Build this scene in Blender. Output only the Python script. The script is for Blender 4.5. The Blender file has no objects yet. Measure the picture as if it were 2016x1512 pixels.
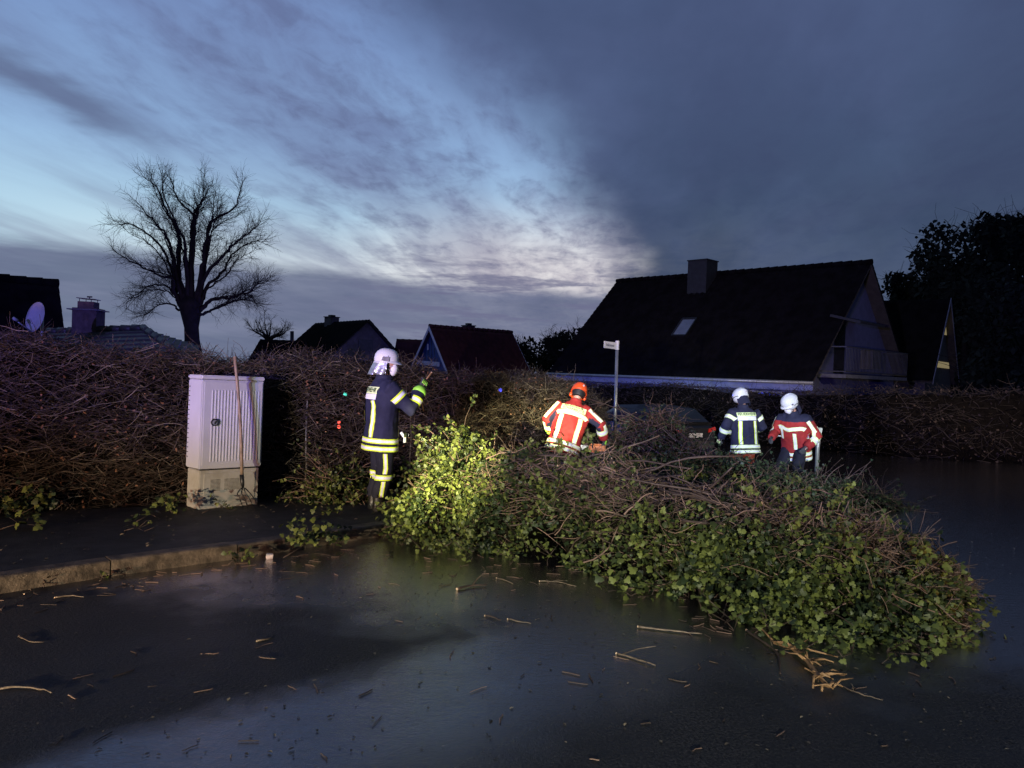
import bpy, bmesh, math, random
import numpy as np
from mathutils import Vector, Matrix, noise as mnoise
from mathutils.bvhtree import BVHTree

random.seed(7)
rng = np.random.default_rng(7)
scn = bpy.context.scene
col = scn.collection
R = math.radians

# ------------------------------------------------------------------ camera
CAMZ = 1.7
F_PX = 1500.0
PITCH = math.atan(24 / F_PX)
ROLL = R(2.0)
_F = Vector((0, math.cos(PITCH), -math.sin(PITCH)))
_U0 = Vector((0, math.sin(PITCH), math.cos(PITCH)))
_RT = Vector((1, 0, 0)) * math.cos(ROLL) + _U0 * math.sin(ROLL)
_UP = Vector((-1, 0, 0)) * math.sin(ROLL) + _U0 * math.cos(ROLL)
cam_d = bpy.data.cameras.new('camera')
cam = bpy.data.objects.new('camera', cam_d)
col.objects.link(cam)
cam_d.sensor_width = 36.0
cam_d.lens = 36.0 * F_PX / 2016.0
cam_d.clip_start = 0.05
cam_d.clip_end = 3000
m = Matrix((_RT, _UP, -_F)).transposed().to_4x4()
m.translation = Vector((0, 0, CAMZ))
cam.matrix_world = m
scn.camera = cam
scn.view_settings.view_transform = 'Standard'
scn.view_settings.look = 'None'
scn.view_settings.exposure = 0.0
scn.view_settings.gamma = 1.0
scn.view_settings.use_curve_mapping = False
scn.render.engine = 'CYCLES'
scn.cycles.use_denoising = True
scn.cycles.max_bounces = 5
scn.cycles.diffuse_bounces = 2
scn.cycles.glossy_bounces = 3
scn.cycles.transparent_max_bounces = 6
scn.cycles.sample_clamp_indirect = 4.0
scn.render.use_persistent_data = False


def ray(px, py):
    return (_F + _RT * ((px - 1008) / F_PX) - _UP * ((py - 756) / F_PX))


def at(px, py, Y):
    """world point seen in direction of a photograph pixel, at forward distance Y"""
    d = ray(px, py)
    return Vector((0, 0, CAMZ)) + d * (Y / d.y)


def gz(x, y):
    """height of the sloping road"""
    t = min(max((y - 6.5) / 16.0, 0.0), 1.0)
    t = t * t * (3 - 2 * t) * 0.55 + t * 0.45
    return -0.62 * t


def gz_np(y):
    t = np.clip((y - 6.5) / 16.0, 0, 1)
    t = t * t * (3 - 2 * t) * 0.55 + t * 0.45
    return -0.62 * t


def G(px, py, lift=0.0):
    """point of the ground (plus lift) under a photograph pixel"""
    d = ray(px, py)
    z = 0.0
    for _ in range(12):
        s = (z + lift - CAMZ) / d.z
        p = Vector((0, 0, CAMZ)) + d * s
        z = gz(p.x, p.y)
    return p


# ------------------------------------------------------------------ node helper
class S:
    """tiny wrapper that lets shader sockets be written as arithmetic"""
    def __init__(s, nt, sock): s.nt, s.s = nt, sock
    def _m(s, op, *a):
        n = s.nt.nodes.new('ShaderNodeMath'); n.operation = op
        for i, v in enumerate((s,) + a):
            if isinstance(v, S): s.nt.links.new(v.s, n.inputs[i])
            else: n.inputs[i].default_value = float(v)
        return S(s.nt, n.outputs[0])
    def __add__(s, o): return s._m('ADD', o)
    __radd__ = __add__
    def __sub__(s, o): return s._m('SUBTRACT', o)
    def __rsub__(s, o): return (s * -1.0) + o
    def __mul__(s, o): return s._m('MULTIPLY', o)
    __rmul__ = __mul__
    def __truediv__(s, o): return s._m('DIVIDE', o)
    def max(s, o): return s._m('MAXIMUM', o)
    def min(s, o): return s._m('MINIMUM', o)
    def abs(s): return s._m('ABSOLUTE')
    def pow(s, o): return s._m('POWER', o)
    def step(s, a, b):
        """smooth ramp from 0 at a to 1 at b"""
        n = s.nt.nodes.new('ShaderNodeMapRange'); n.interpolation_type = 'SMOOTHSTEP'
        inv = a > b
        lo, hi = (b, a) if inv else (a, b)
        s.nt.links.new(s.s, n.inputs['Value'])
        n.inputs['From Min'].default_value = lo; n.inputs['From Max'].default_value = hi
        n.inputs['To Min'].default_value = 1.0 if inv else 0.0
        n.inputs['To Max'].default_value = 0.0 if inv else 1.0
        return S(s.nt, n.outputs['Result'])


def comb(nt, x, y, z):
    n = nt.nodes.new('ShaderNodeCombineXYZ')
    for i, v in enumerate((x, y, z)):
        if isinstance(v, S): nt.links.new(v.s, n.inputs[i])
        else: n.inputs[i].default_value = float(v)
    return S(nt, n.outputs[0])


def nz(nt, vec, scale, detail=3.0, rough=0.55, dist=0.0):
    n = nt.nodes.new('ShaderNodeTexNoise')
    nt.links.new(vec.s, n.inputs['Vector'])
    n.inputs['Scale'].default_value = scale; n.inputs['Detail'].default_value = detail
    n.inputs['Roughness'].default_value = rough; n.inputs['Distortion'].default_value = dist
    return S(nt, n.outputs['Fac'])


def cmix(nt, f, a, b):
    n = nt.nodes.new('ShaderNodeMix'); n.data_type = 'RGBA'
    for k, v in ((0, f), (6, a), (7, b)):
        if isinstance(v, S): nt.links.new(v.s, n.inputs[k])
        elif k == 0: n.inputs[0].default_value = float(v)
        else: n.inputs[k].default_value = (*v, 1)
    return S(nt, n.outputs[2])


def lin(r, g, b):
    f = lambda c: (c / 255 / 12.92) if c <= 10 else ((c / 255 + 0.055) / 1.055) ** 2.4
    return (f(r), f(g), f(b))


# ------------------------------------------------------------------ world: cloudy dusk sky
world = bpy.data.worlds.new('World')
scn.world = world
world.use_nodes = True
nt = world.node_tree
nt.nodes.clear()
w_out = nt.nodes.new('ShaderNodeOutputWorld')
w_bg = nt.nodes.new('ShaderNodeBackground')
nt.links.new(w_bg.outputs[0], w_out.inputs[0])
tc = nt.nodes.new('ShaderNodeTexCoord')
sep = nt.nodes.new('ShaderNodeSeparateXYZ')
nt.links.new(tc.outputs['Generated'], sep.inputs[0])
dx, dy, dz = (S(nt, sep.outputs[i]) for i in range(3))
SUN_AZ = R(6.0)                      # where the last light stands, clockwise from +Y
SUN_EL = R(1.0)
sky = nt.nodes.new('ShaderNodeTexSky')
sky.sky_type = 'NISHITA'
sky.sun_disc = False
sky.sun_elevation = SUN_EL
sky.sun_rotation = SUN_AZ
sky.air_density = 1.3
sky.dust_density = 1.0
sky.ozone_density = 3.0
el = dz.max(0.0)
ca, sa = math.cos(SUN_AZ), math.sin(SUN_AZ)
lx = dx * ca - dy * sa              # across the light direction
ly = dx * sa + dy * ca              # towards it
hl = (lx * lx + ly * ly).pow(0.5).max(0.001)
toward = ly / hl                     # 1 towards the light, -1 away
zz = el + 0.075
qx, qy = lx / zz, ly / zz            # cloud-deck coordinates: streets run towards the light
# clear dusk sky behind the clouds
c = cmix(nt, el.step(0.02, 0.15), lin(178, 204, 214), lin(168, 202, 220))
c = cmix(nt, el.step(0.13, 0.28), c, lin(132, 168, 208))
c = cmix(nt, el.step(0.24, 0.40), c, lin(110, 140, 188))
c = cmix(nt, el.step(0.34, 0.60), c, lin(92, 114, 166))
c = cmix(nt, el.step(0.55, 1.0), c, lin(70, 90, 136))
# glow close to the set sun
gl = ((toward.step(0.94, 0.997)) * el.step(0.0, 0.06) * el.step(0.24, 0.09))
c = cmix(nt, gl * 0.95, c, lin(240, 226, 222))
gl2 = toward.step(0.70, 0.97) * el.step(0.20, 0.10)
c = cmix(nt, gl2 * 0.75, c, lin(220, 224, 226))
# a physical dusk sky tints the result
skyc = S(nt, sky.outputs[0])
n_mul = nt.nodes.new('ShaderNodeMix'); n_mul.data_type = 'RGBA'; n_mul.blend_type = 'ADD'
n_mul.inputs[0].default_value = 0.012
nt.links.new(c.s, n_mul.inputs[6]); nt.links.new(skyc.s, n_mul.inputs[7])
c = S(nt, n_mul.outputs[2])
# a veil of thin cloud in long streets that run towards the light
wob = nz(nt, comb(nt, qx * 0.5, qy * 0.22, 0.0), 1.3, 3.0, 0.55)
n1 = nz(nt, comb(nt, qx * 1.3 + wob * 1.1, qy * 0.26, 3.1), 1.0, 5.0, 0.55, 0.2)
n1b = nz(nt, comb(nt, qx * 3.4 + wob * 2.0, qy * 0.50, 6.3), 1.0, 5.0, 0.55, 0.2)
n2 = nz(nt, comb(nt, qx * 5.2 + wob * 1.8, qy * 2.3, 7.7), 1.15, 6.0, 0.60, 0.4)
n3 = nz(nt, comb(nt, qx * 11.0, qy * 6.0, 1.7), 1.1, 5.0, 0.6, 0.6)
broken = qx.step(-2.4, -0.7)
veil = (n1 * 0.62 + n1b * 0.38).step(0.36, 0.66)
mott = (n2 * 0.60 + n1b * 0.26 + n3 * 0.18).step(0.42, 0.66)
fade = el.step(0.62, 0.34) * 0.65 + 0.35
ccol = cmix(nt, el.step(0.06, 0.30), lin(116, 118, 146), lin(96, 110, 152))
ccol = cmix(nt, (toward.step(0.972, 1.0) * el.step(0.30, 0.10)) * 0.40, ccol, lin(168, 150, 160))
c = cmix(nt, veil * 0.64 * fade, c, ccol)
c = cmix(nt, mott * broken * 0.62 * fade, c, cmix(nt, n3.step(0.35, 0.7), ccol, lin(80, 86, 124)))
# dark bar of cloud low at one side
bar_y = el - 0.255 + (lx + 0.5) * 0.34
barn = nz(nt, comb(nt, lx * 9.0, el * 26.0, 2.2), 1.0, 4.0, 0.55)
bar = (bar_y + (barn - 0.5) * 0.07).abs().step(0.040, 0.004) * lx.step(-0.47, -0.56)
c = cmix(nt, bar * 0.75, c, lin(82, 92, 126))
# low bank along the horizon
bank_n = nz(nt, comb(nt, lx * 5.0, el * 30.0, 5.5), 1.0, 5.0, 0.6)
bank_e = el + lx * 0.030 + (bank_n - 0.5) * 0.030
bank = bank_e.step(0.118, 0.094)
bcol = cmix(nt, bank_n.step(0.35, 0.7), lin(84, 94, 124), lin(104, 111, 140))
c = cmix(nt, bank * 0.92, c, bcol)
# small bars of cloud inside the glow
b2n = nz(nt, comb(nt, lx * 8.0, el * 60.0, 9.5), 1.0, 5.0, 0.62)
b2 = b2n.step(0.47, 0.60) * toward.step(0.93, 0.985) * el.step(0.18, 0.11)
c = cmix(nt, b2 * 0.80, c, lin(100, 102, 132))
# the big rain cloud
edge_n = nz(nt, comb(nt, qx * 0.8, qy * 0.55, 4.4), 1.0, 4.0, 0.6)
edge_f = nz(nt, comb(nt, qx * 4.0, qy * 2.0, 8.4), 1.0, 4.0, 0.6)
big_c = qx + (edge_n - 0.5) * 0.50 + (edge_f - 0.5) * 0.14 + el.min(0.5) * 2.0 - 0.40
big = big_c.step(-0.22, 0.24)
body_n = nz(nt, comb(nt, dx * 3.2, dy * 3.2, el * 4.5), 1.1, 5.0, 0.55, 0.3)
body_f = nz(nt, comb(nt, qx * 1.2, qy * 0.5, 2.6), 1.0, 5.0, 0.6, 0.3)
dcol = cmix(nt, el.step(0.10, 0.45), lin(44, 60, 86), lin(62, 78, 114))
dcol = cmix(nt, (body_n.step(0.40, 0.74)) * 0.42, dcol, lin(84, 100, 142))
dcol = cmix(nt, lx.step(0.20, 0.62) * 0.8, dcol, lin(46, 60, 86))
dcol = cmix(nt, body_f.step(0.58, 0.34) * 0.40, dcol, lin(54, 64, 96))
c = cmix(nt, big * 0.96, c, dcol)
# the sky behind is darker, away from the light
c = cmix(nt, toward.step(0.35, -0.5) * 0.75, c, lin(44, 56, 86))
c = cmix(nt, dz.step(0.0, -0.03), c, lin(24, 26, 32))
hs = nt.nodes.new('ShaderNodeHueSaturation'); hs.inputs['Saturation'].default_value = 0.95
nt.links.new(c.s, hs.inputs['Color']); nt.links.new(hs.outputs[0], w_bg.inputs['Color'])
w_bg.inputs['Strength'].default_value = 1.15
world.cycles.sampling_method = 'MANUAL'
world.cycles.sample_map_resolution = 512

# ------------------------------------------------------------------ lamps
sun_d = bpy.data.lights.new('sun', 'SUN')
sun_d.energy = 0.02
sun_d.angle = R(12)
sun_d.color = (1.0, 0.86, 0.76)
sun = bpy.data.objects.new('sun', sun_d)
col.objects.link(sun)
sd = Vector((math.sin(SUN_AZ) * math.cos(SUN_EL + 0.03), math.cos(SUN_AZ) * math.cos(SUN_EL + 0.03), math.sin(SUN_EL + 0.03)))
sun.rotation_euler = sd.to_track_quat('Z', 'Y').to_euler()


def spot(name, loc, target, watts, color, size, blend, radius=0.08):
    d = bpy.data.lights.new(name, 'SPOT')
    d.energy = watts; d.color = color; d.spot_size = R(size); d.spot_blend = blend
    d.shadow_soft_size = radius
    o = bpy.data.objects.new(name, d); col.objects.link(o)
    o.location = loc
    o.rotation_euler = (Vector(loc) - Vector(target)).to_track_quat('Z', 'Y').to_euler()
    return o


def point(name, loc, watts, color, radius=0.06):
    d = bpy.data.lights.new(name, 'POINT')
    d.energy = watts; d.color = color; d.shadow_soft_size = radius
    o = bpy.data.objects.new(name, d); col.objects.link(o)
    o.location = loc
    return o


# the fire engine stands behind the camera, to the left: headlights, work lamp and blue beacons
spot('headlamp', (-8.33, -6.80, 1.0), (-5.2, 8.0, 0.5), 6200, (1.0, 0.52, 0.29), 46, 0.8)
spot('headlamp', (-6.62, -7.68, 1.0), (-0.5, 8.4, 0.5), 10500, (1.0, 0.92, 0.68), 34, 0.9)
# somebody beside the engine points a hand torch at the left end of the heap
spot('hand_torch', (-3.6, -3.2, 1.5), (-0.52, 8.5, 0.78), 52000, (1.0, 0.92, 0.46), 8.4, 1.0, 0.03)
spot('work_lamp', (0.5, -11.0, 2.6), (3.2, 12.6, -0.6), 10500, (0.97, 0.97, 0.86), 25, 0.8)
spot('people_fill', (0.2, -11.0, 2.9), (0.95, 11.7, 1.25), 16000, (1.0, 0.97, 0.86), 5.6, 0.6)  # added narrow spot that brightens the orange-helmeted person and spares the heap
spot('people_fill', (0.8, -11.0, 2.9), (4.62, 13.4, 1.05), 20000, (0.74, 0.90, 1.0), 7.8, 0.6)  # added narrow spot to brighten the two people at right
# an unseen lamp added high at right to brighten the side street
spot('side_fill', (19.0, 14.0, 5.6), (13.0, 18.5, -0.5), 5200, (1.0, 0.80, 0.64), 96, 0.9)
spot('blue_beacon', (-8.14, -8.57, 2.872), (-1.0, 12.0, 3.0), 15000, (0.21, 0.18, 1.0), 75, 0.4, 0.03)
# a second engine stands in the next street, hidden by the hedge
point('blue_beacon', (-3.6, 26.5, 1.6), 900, (0.04, 0.06, 1.0))
# an amber warning lamp on the right, outside the picture
spot('amber_lamp', (7.6, 0.4, 1.1), (2.75, 6.5, 0.55), 900, (1.0, 0.52, 0.12), 24, 0.9)


# ------------------------------------------------------------------ mesh helpers
def mesh_np(name, V, F, mats=(), midx=None, tint=None, smooth=False):
    """mesh from arrays; F is (n,3) or (n,4) or a list of faces"""
    me = bpy.data.meshes.new(name)
    V = np.asarray(V, dtype=np.float32).reshape(-1, 3)
    if isinstance(F, np.ndarray):
        k = F.shape[1]; n = len(F)
        me.vertices.add(len(V)); me.vertices.foreach_set('co', V.ravel())
        me.loops.add(n * k); me.loops.foreach_set('vertex_index', F.astype(np.int32).ravel())
        me.polygons.add(n)
        me.polygons.foreach_set('loop_start', np.arange(0, n * k, k, dtype=np.int32))
        me.polygons.foreach_set('loop_total', np.full(n, k, dtype=np.int32))
        if midx is not None: me.polygons.foreach_set('material_index', np.asarray(midx, dtype=np.int32))
        me.update(calc_edges=True)
    else:
        me.from_pydata([tuple(map(float, v)) for v in V], [], [tuple(int(i) for i in f) for f in F])
        if midx is not None: me.polygons.foreach_set('material_index', np.asarray(midx, dtype=np.int32))
        me.update()
    for mt in mats: me.materials.append(mt)
    if smooth: me.polygons.foreach_set('use_smooth', np.ones(len(me.polygons), dtype=bool))
    if tint is not None:
        a = me.attributes.new('tint', 'FLOAT', 'POINT')
        a.data.foreach_set('value', np.asarray(tint, dtype=np.float32))
    return me


def obj(name, me, parent=None, loc=None, label=None, cat=None, group=None, kind=None):
    o = bpy.data.objects.new(name, me)
    col.objects.link(o)
    if loc is not None: o.location = loc
    if parent is not None: o.parent = parent
    if label: o['label'] = label
    if cat: o['category'] = cat
    if group: o['group'] = group
    if kind: o['kind'] = kind
    return o


def empty(name, loc=(0, 0, 0), **k):
    o = obj(name, None, loc=loc, **k)
    o.empty_display_size = 0.1
    return o


class MB:
    """collects simple solids into one mesh"""
    def __init__(s): s.v, s.f, s.m = [], [], []
    def add(s, V, F, mi=0):
        b = len(s.v); s.v += [tuple(v) for v in V]
        s.f += [tuple(i + b for i in f) for f in F]; s.m += [mi] * len(F)
    def box(s, c, sz, M=None, mi=0):
        x, y, z = (q / 2 for q in sz)
        V = [Vector((i * x, j * y, k * z)) for i in (-1, 1) for j in (-1, 1) for k in (-1, 1)]
        if M is not None: V = [M @ v for v in V]
        V = [v + Vector(c) for v in V]
        s.add(V, [(0, 1, 3, 2), (4, 6, 7, 5), (0, 4, 5, 1), (2, 3, 7, 6), (0, 2, 6, 4), (1, 5, 7, 3)], mi)
        return s
    def prism(s, poly, d, mi=0):
        """extrude a polygon (list of Vectors) along vector d"""
        n = len(poly); d = Vector(d)
        V = [Vector(p) for p in poly] + [Vector(p) + d for p in poly]
        F = [tuple(range(n))[::-1], tuple(range(n, 2 * n))] + [(i, (i + 1) % n, n + (i + 1) % n, n + i) for i in range(n)]
        s.add(V, F, mi); return s
    def tube(s, pts, rad, sides=8, mi=0, cap=True):
        pts = [Vector(p) for p in pts]
        if not hasattr(rad, '__len__'): rad = [rad] * len(pts)
        V, F = [], []
        ref = None
        for i, p in enumerate(pts):
            t = (pts[min(i + 1, len(pts) - 1)] - pts[max(i - 1, 0)]).normalized()
            if ref is None: ref = t.orthogonal().normalized()
            ref = (ref - t * ref.dot(t))
            ref = ref.normalized() if ref.length > 1e-5 else t.orthogonal().normalized()
            b = t.cross(ref)
            for k in range(sides):
                a = 2 * math.pi * k / sides
                V.append(p + (ref * math.cos(a) + b * math.sin(a)) * rad[i])
        for i in range(len(pts) - 1):
            for k in range(sides):
                k2 = (k + 1) % sides
                F.append((i * sides + k, i * sides + k2, (i + 1) * sides + k2, (i + 1) * sides + k))
        if cap:
            F.append(tuple(range(sides))[::-1])
            F.append(tuple((len(pts) - 1) * sides + k for k in range(sides)))
        s.add(V, F, mi); return s
    def mesh(s, name, *mats, smooth=False):
        return mesh_np(name, s.v, s.f, mats, s.m, smooth=smooth)
    def build(s, name, mats, parent=None, smooth=False, **k):
        mats = mats if isinstance(mats, (list, tuple)) else [mats]
        return obj(name, s.mesh(name, *mats, smooth=smooth), parent, **k)


def bevel_mesh(me, w=0.01, seg=2):
    bm = bmesh.new(); bm.from_mesh(me)
    bmesh.ops.bevel(bm, geom=bm.edges[:], offset=w, segments=seg, affect='EDGES', clamp_overlap=True)
    bm.to_mesh(me); bm.free(); return me


def tubes_np(P, rad, sides=3):
    """P (N,K,3) paths, rad (N,K) -> V, F arrays of open tubes"""
    N, K, _ = P.shape
    T = np.gradient(P, axis=1)
    T /= np.linalg.norm(T, axis=2, keepdims=True) + 1e-9
    ref = np.zeros_like(T); ref[..., 2] = 1.0
    bad = np.abs(T[..., 2]) > 0.9
    ref[bad] = (1, 0, 0)
    A = np.cross(T, ref); A /= np.linalg.norm(A, axis=2, keepdims=True) + 1e-9
    B = np.cross(T, A)
    ang = np.arange(sides) * 2 * np.pi / sides
    V = P[:, :, None, :] + rad[:, :, None, None] * (A[:, :, None, :] * np.cos(ang)[None, None, :, None] + B[:, :, None, :] * np.sin(ang)[None, None, :, None])
    V = V.reshape(-1, 3)
    i, k, s_ = np.meshgrid(np.arange(N), np.arange(K - 1), np.arange(sides), indexing='ij')
    s2 = (s_ + 1) % sides
    base = i * K * sides
    F = np.stack([base + k * sides + s_, base + k * sides + s2, base + (k + 1) * sides + s2, base + (k + 1) * sides + s_], -1).reshape(-1, 4)
    return V, F


def wiggle_paths(P0, D, L, K, curl, gravity=0.0):
    """random curved paths from points P0 along unit vectors D"""
    N = len(P0)
    P = np.zeros((N, K, 3)); P[:, 0] = P0
    d = D.copy(); st = (L / (K - 1))[:, None]
    for k in range(1, K):
        d = d + rng.normal(0, curl, (N, 3)); d[:, 2] -= gravity
        d /= np.linalg.norm(d, axis=1, keepdims=True)
        P[:, k] = P[:, k - 1] + d * st
    return P


def rand_rot(N, up_bias=None, spread=1.0):
    """N random frames (N,3,3), columns x,y,z; z leans to up_bias"""
    z = rng.normal(0, 1, (N, 3))
    z /= np.linalg.norm(z, axis=1, keepdims=True)
    if up_bias is not None:
        z = up_bias + z * spread
        z /= np.linalg.norm(z, axis=1, keepdims=True)
    a = rng.normal(0, 1, (N, 3))
    x = np.cross(a, z); x /= np.linalg.norm(x, axis=1, keepdims=True)
    y = np.cross(z, x)
    return np.stack([x, y, z], axis=2)


# leaf outlines: (template vertices, triangles)
IVY_V = np.array([(0, 0, 0), (0.30, -0.12, 0.03), (0.52, 0.22, -0.06), (0.30, 0.42, 0.03), (0.34, 0.72, -0.02), (0, 1.05, -0.14),
                  (-0.34, 0.72, -0.02), (-0.30, 0.42, 0.03), (-0.52, 0.22, -0.06), (-0.30, -0.12, 0.03), (0, 0.45, 0.07)], dtype=float)
IVY_F = np.array([(0, 1, 10), (1, 2, 10), (2, 3, 10), (3, 4, 10), (4, 5, 10), (5, 6, 10), (6, 7, 10), (7, 8, 10), (8, 9, 10), (9, 0, 10)])
OVAL_V = np.array([(0, 0, 0), (0.28, 0.35, 0.06), (0.2, 0.75, 0.02), (0, 1.0, -0.1), (-0.2, 0.75, 0.02), (-0.28, 0.35, 0.06), (0, 0.5, -0.02)], dtype=float)
OVAL_F = np.array([(0, 1, 6), (1, 2, 6), (2, 3, 6), (3, 4, 6), (4, 5, 6), (5, 0, 6)])


def leaves_np(P, Rm, size, LV=IVY_V, LF=IVY_F):
    N = len(P)
    V = np.einsum('nij,mj->nmi', Rm, LV) * size[:, None, None] + P[:, None, :]
    F = LF[None] + (np.arange(N) * len(LV))[:, None, None]
    return V.reshape(-1, 3), F.reshape(-1, 3)


# ------------------------------------------------------------------ materials
MAT = {}


def mat(name, color, rough=0.7, var=0.25, scale=8.0, bump=0.0, bscale=None, spec=0.5, metal=0.0, tint=None, coat=0.0,
        color2=None, emit=None, dist=0.004, trans=0.0, tint_range=(0.0, 1.0)):
    """procedural material: two-tone noise colour, noisy roughness, fine bump; tint = per-leaf second colour"""
    if name in MAT: return MAT[name]
    mt = bpy.data.materials.new(name); mt.use_nodes = True
    nt = mt.node_tree
    b = nt.nodes['Principled BSDF']
    tcn = nt.nodes.new('ShaderNodeTexCoord')
    ob = S(nt, tcn.outputs['Object'])
    n = nz(nt, ob, scale, 4.0, 0.6)
    c2 = color2 or tuple(q * (1 - var) for q in color)
    cc = cmix(nt, n.step(0.3, 0.7), color, c2)
    if tint is not None:
        at_n = nt.nodes.new('ShaderNodeAttribute'); at_n.attribute_name = 'tint'
        cc = cmix(nt, S(nt, at_n.outputs['Fac']).step(*tint_range), cc, tint)
    nt.links.new(cc.s, b.inputs['Base Color'])
    rr = n * 0.22 + (rough - 0.11)
    nt.links.new(rr.s, b.inputs['Roughness'])
    b.inputs['Specular IOR Level'].default_value = spec
    b.inputs['Metallic'].default_value = metal
    b.inputs['Coat Weight'].default_value = coat
    b.inputs['Coat Roughness'].default_value = 0.15
    if bump:
        bn = nt.nodes.new('ShaderNodeBump'); bn.inputs['Strength'].default_value = bump
        bn.inputs['Distance'].default_value = dist
        h = nz(nt, ob, bscale or scale * 6, 4.0, 0.6)
        nt.links.new(h.s, bn.inputs['Height']); nt.links.new(bn.outputs[0], b.inputs['Normal'])
    if emit:
        b.inputs['Emission Color'].default_value = (*emit[:3], 1); b.inputs['Emission Strength'].default_value = emit[3]
    MAT[name] = mt
    return mt


def mat_road(name, track=True):
    mt = bpy.data.materials.new(name); mt.use_nodes = True
    nt = mt.node_tree; b = nt.nodes['Principled BSDF']
    ge = nt.nodes.new('ShaderNodeNewGeometry')
    pos = S(nt, ge.outputs['Position'])
    sp = nt.nodes.new('ShaderNodeSeparateXYZ'); nt.links.new(pos.s, sp.inputs[0])
    x, y = S(nt, sp.outputs[0]), S(nt, sp.outputs[1])
    grain = nz(nt, pos, 70.0, 4.0, 0.75)
    big = nz(nt, pos, 0.8, 4.0, 0.6)
    mid = nz(nt, pos, 6.0, 4.0, 0.6)
    cc = cmix(nt, grain.step(0.35, 0.68), (0.006, 0.006, 0.007), (0.066, 0.063, 0.062))
    cc = cmix(nt, (big * 0.6 + mid * 0.4).step(0.38, 0.62) * 0.7, cc, (0.020, 0.020, 0.022))
    if track:
        # a shallow wheel track that runs along the kerb holds standing water
        d = x * 0.69 - y * 0.72 + (big - 0.5) * 0.55 + (mid - 0.5) * 0.12
        wet = (d + (nz(nt, pos, 2.6, 4.0, 0.6) - 0.5) * 0.28).step(-3.76, -3.40) * d.step(-2.05, -2.95)
        wet2 = (y + (big - 0.5) * 2.2 + x * 0.25).step(4.5, 5.4) * 1.0
        wet = wet.max(wet2)
        wet = wet * (mid * 0.5 + 0.72).min(1.0)
        film = big.step(0.42, 0.70) * 0.06
    else:
        wet = big.step(0.45, 0.65) * 0.4
        film = big * 0.1
    wet = wet.max(film).min(1.0)
    streak = nz(nt, comb(nt, x * 20.0, y * 36.0, 0.0), 1.0, 4.0, 0.65, 0.4)
    chips = nz(nt, pos, 38.0, 3.0, 0.7)
    rough = wet * -0.32 + 0.42 + (grain - 0.5) * 0.06
    nt.links.new(rough.max(0.05).s, b.inputs['Roughness'])
    spec = wet * 0.95 + 0.10
    nt.links.new(spec.s, b.inputs['Specular IOR Level'])
    nt.links.new((wet * 0.90).s, b.inputs['Coat Weight']); b.inputs['Coat Roughness'].default_value = 0.07; b.inputs['Coat IOR'].default_value = 1.8
    nt.links.new(cmix(nt, wet * 0.5, cc, (0.010, 0.010, 0.012)).s, b.inputs['Base Color'])
    # aggregate, flattened where water stands, and wind ripples on the water
    rip = nt.nodes.new('ShaderNodeTexWave'); rip.wave_type = 'BANDS'; rip.bands_direction = 'Y'
    rip.inputs['Scale'].default_value = 5.0; rip.inputs['Distortion'].default_value = 7.0
    rip.inputs['Detail'].default_value = 3.0; rip.inputs['Detail Scale'].default_value = 1.6
    nt.links.new(pos.s, rip.inputs['Vector'])
    hgt = (grain * 0.8 + chips * 0.9) * (wet * -0.60 + 1.0) + streak * wet * 0.36 + S(nt, rip.outputs['Fac']) * wet * 0.05 + mid * wet * 0.2
    bn = nt.nodes.new('ShaderNodeBump'); bn.inputs['Strength'].default_value = 0.75; bn.inputs['Distance'].default_value = 0.008
    nt.links.new(hgt.s, bn.inputs['Height']); nt.links.new(bn.outputs[0], b.inputs['Normal']); nt.links.new(bn.outputs[0], b.inputs['Coat Normal'])
    return mt


M_ROAD = mat_road('wet_asphalt')
M_WALK = mat('walk_asphalt', (0.030, 0.029, 0.029), 0.6, 0.5, 5.0, 0.6, 90.0, spec=0.3, dist=0.006)
M_SOIL = mat('soil', (0.030, 0.024, 0.017), 0.9, 0.6, 3.0, 0.8, 30.0, spec=0.15, dist=0.02)
M_KERB = mat('kerb_concrete', (0.125, 0.095, 0.068), 0.55, 0.72, 9.0, 0.9, 45.0, spec=0.35, dist=0.008)
M_TWIG = mat('hedge_twig', (0.050, 0.034, 0.026), 0.7, 0.6, 3.0, tint=(0.15, 0.125, 0.095), spec=0.3, tint_range=(0.25, 1.0))
M_COPPER = mat('dead_leaf', (0.105, 0.038, 0.020), 0.55, 0.5, 4.0, tint=(0.17, 0.085, 0.045), spec=0.4)
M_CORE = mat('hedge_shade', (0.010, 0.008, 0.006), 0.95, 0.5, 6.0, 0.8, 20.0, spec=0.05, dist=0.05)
M_IVY = mat('ivy_leaf', (0.016, 0.027, 0.010), 0.50, 0.5, 3.0, tint=(0.095, 0.112, 0.026), spec=0.2, tint_range=(0.05, 1.0))
M_IVY_DARK = mat('ivy_leaf_dark', (0.020, 0.034, 0.016), 0.5, 0.45, 3.0, tint=(0.050, 0.070, 0.030), spec=0.22)
M_STEM = mat('bark_stem', (0.060, 0.040, 0.030), 0.6, 0.5, 6.0, 0.4, 60.0, tint=(0.185, 0.118, 0.088), spec=0.3, tint_range=(0.2, 1.0))
M_CUT = mat('cut_wood', (0.62, 0.44, 0.29), 0.6, 0.3, 40.0)
M_BARK = mat('tree_bark', (0.022, 0.019, 0.016), 0.9, 0.4, 5.0, 0.6, 30.0, spec=0.1, dist=0.02)
M_BRICK = mat('house_brick', (0.30, 0.25, 0.22), 0.85, 0.3, 12.0, 0.4, 60.0, spec=0.2)
M_ROOFD = mat('dark_roof_tile', (0.007, 0.0065, 0.007), 0.85, 0.5, 2.0, 0.3, 20.0, spec=0.04)
M_ROOFR = mat('red_roof_tile', (0.085, 0.024, 0.017), 0.7, 0.4, 2.0, 0.3, 20.0, spec=0.25)
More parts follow.
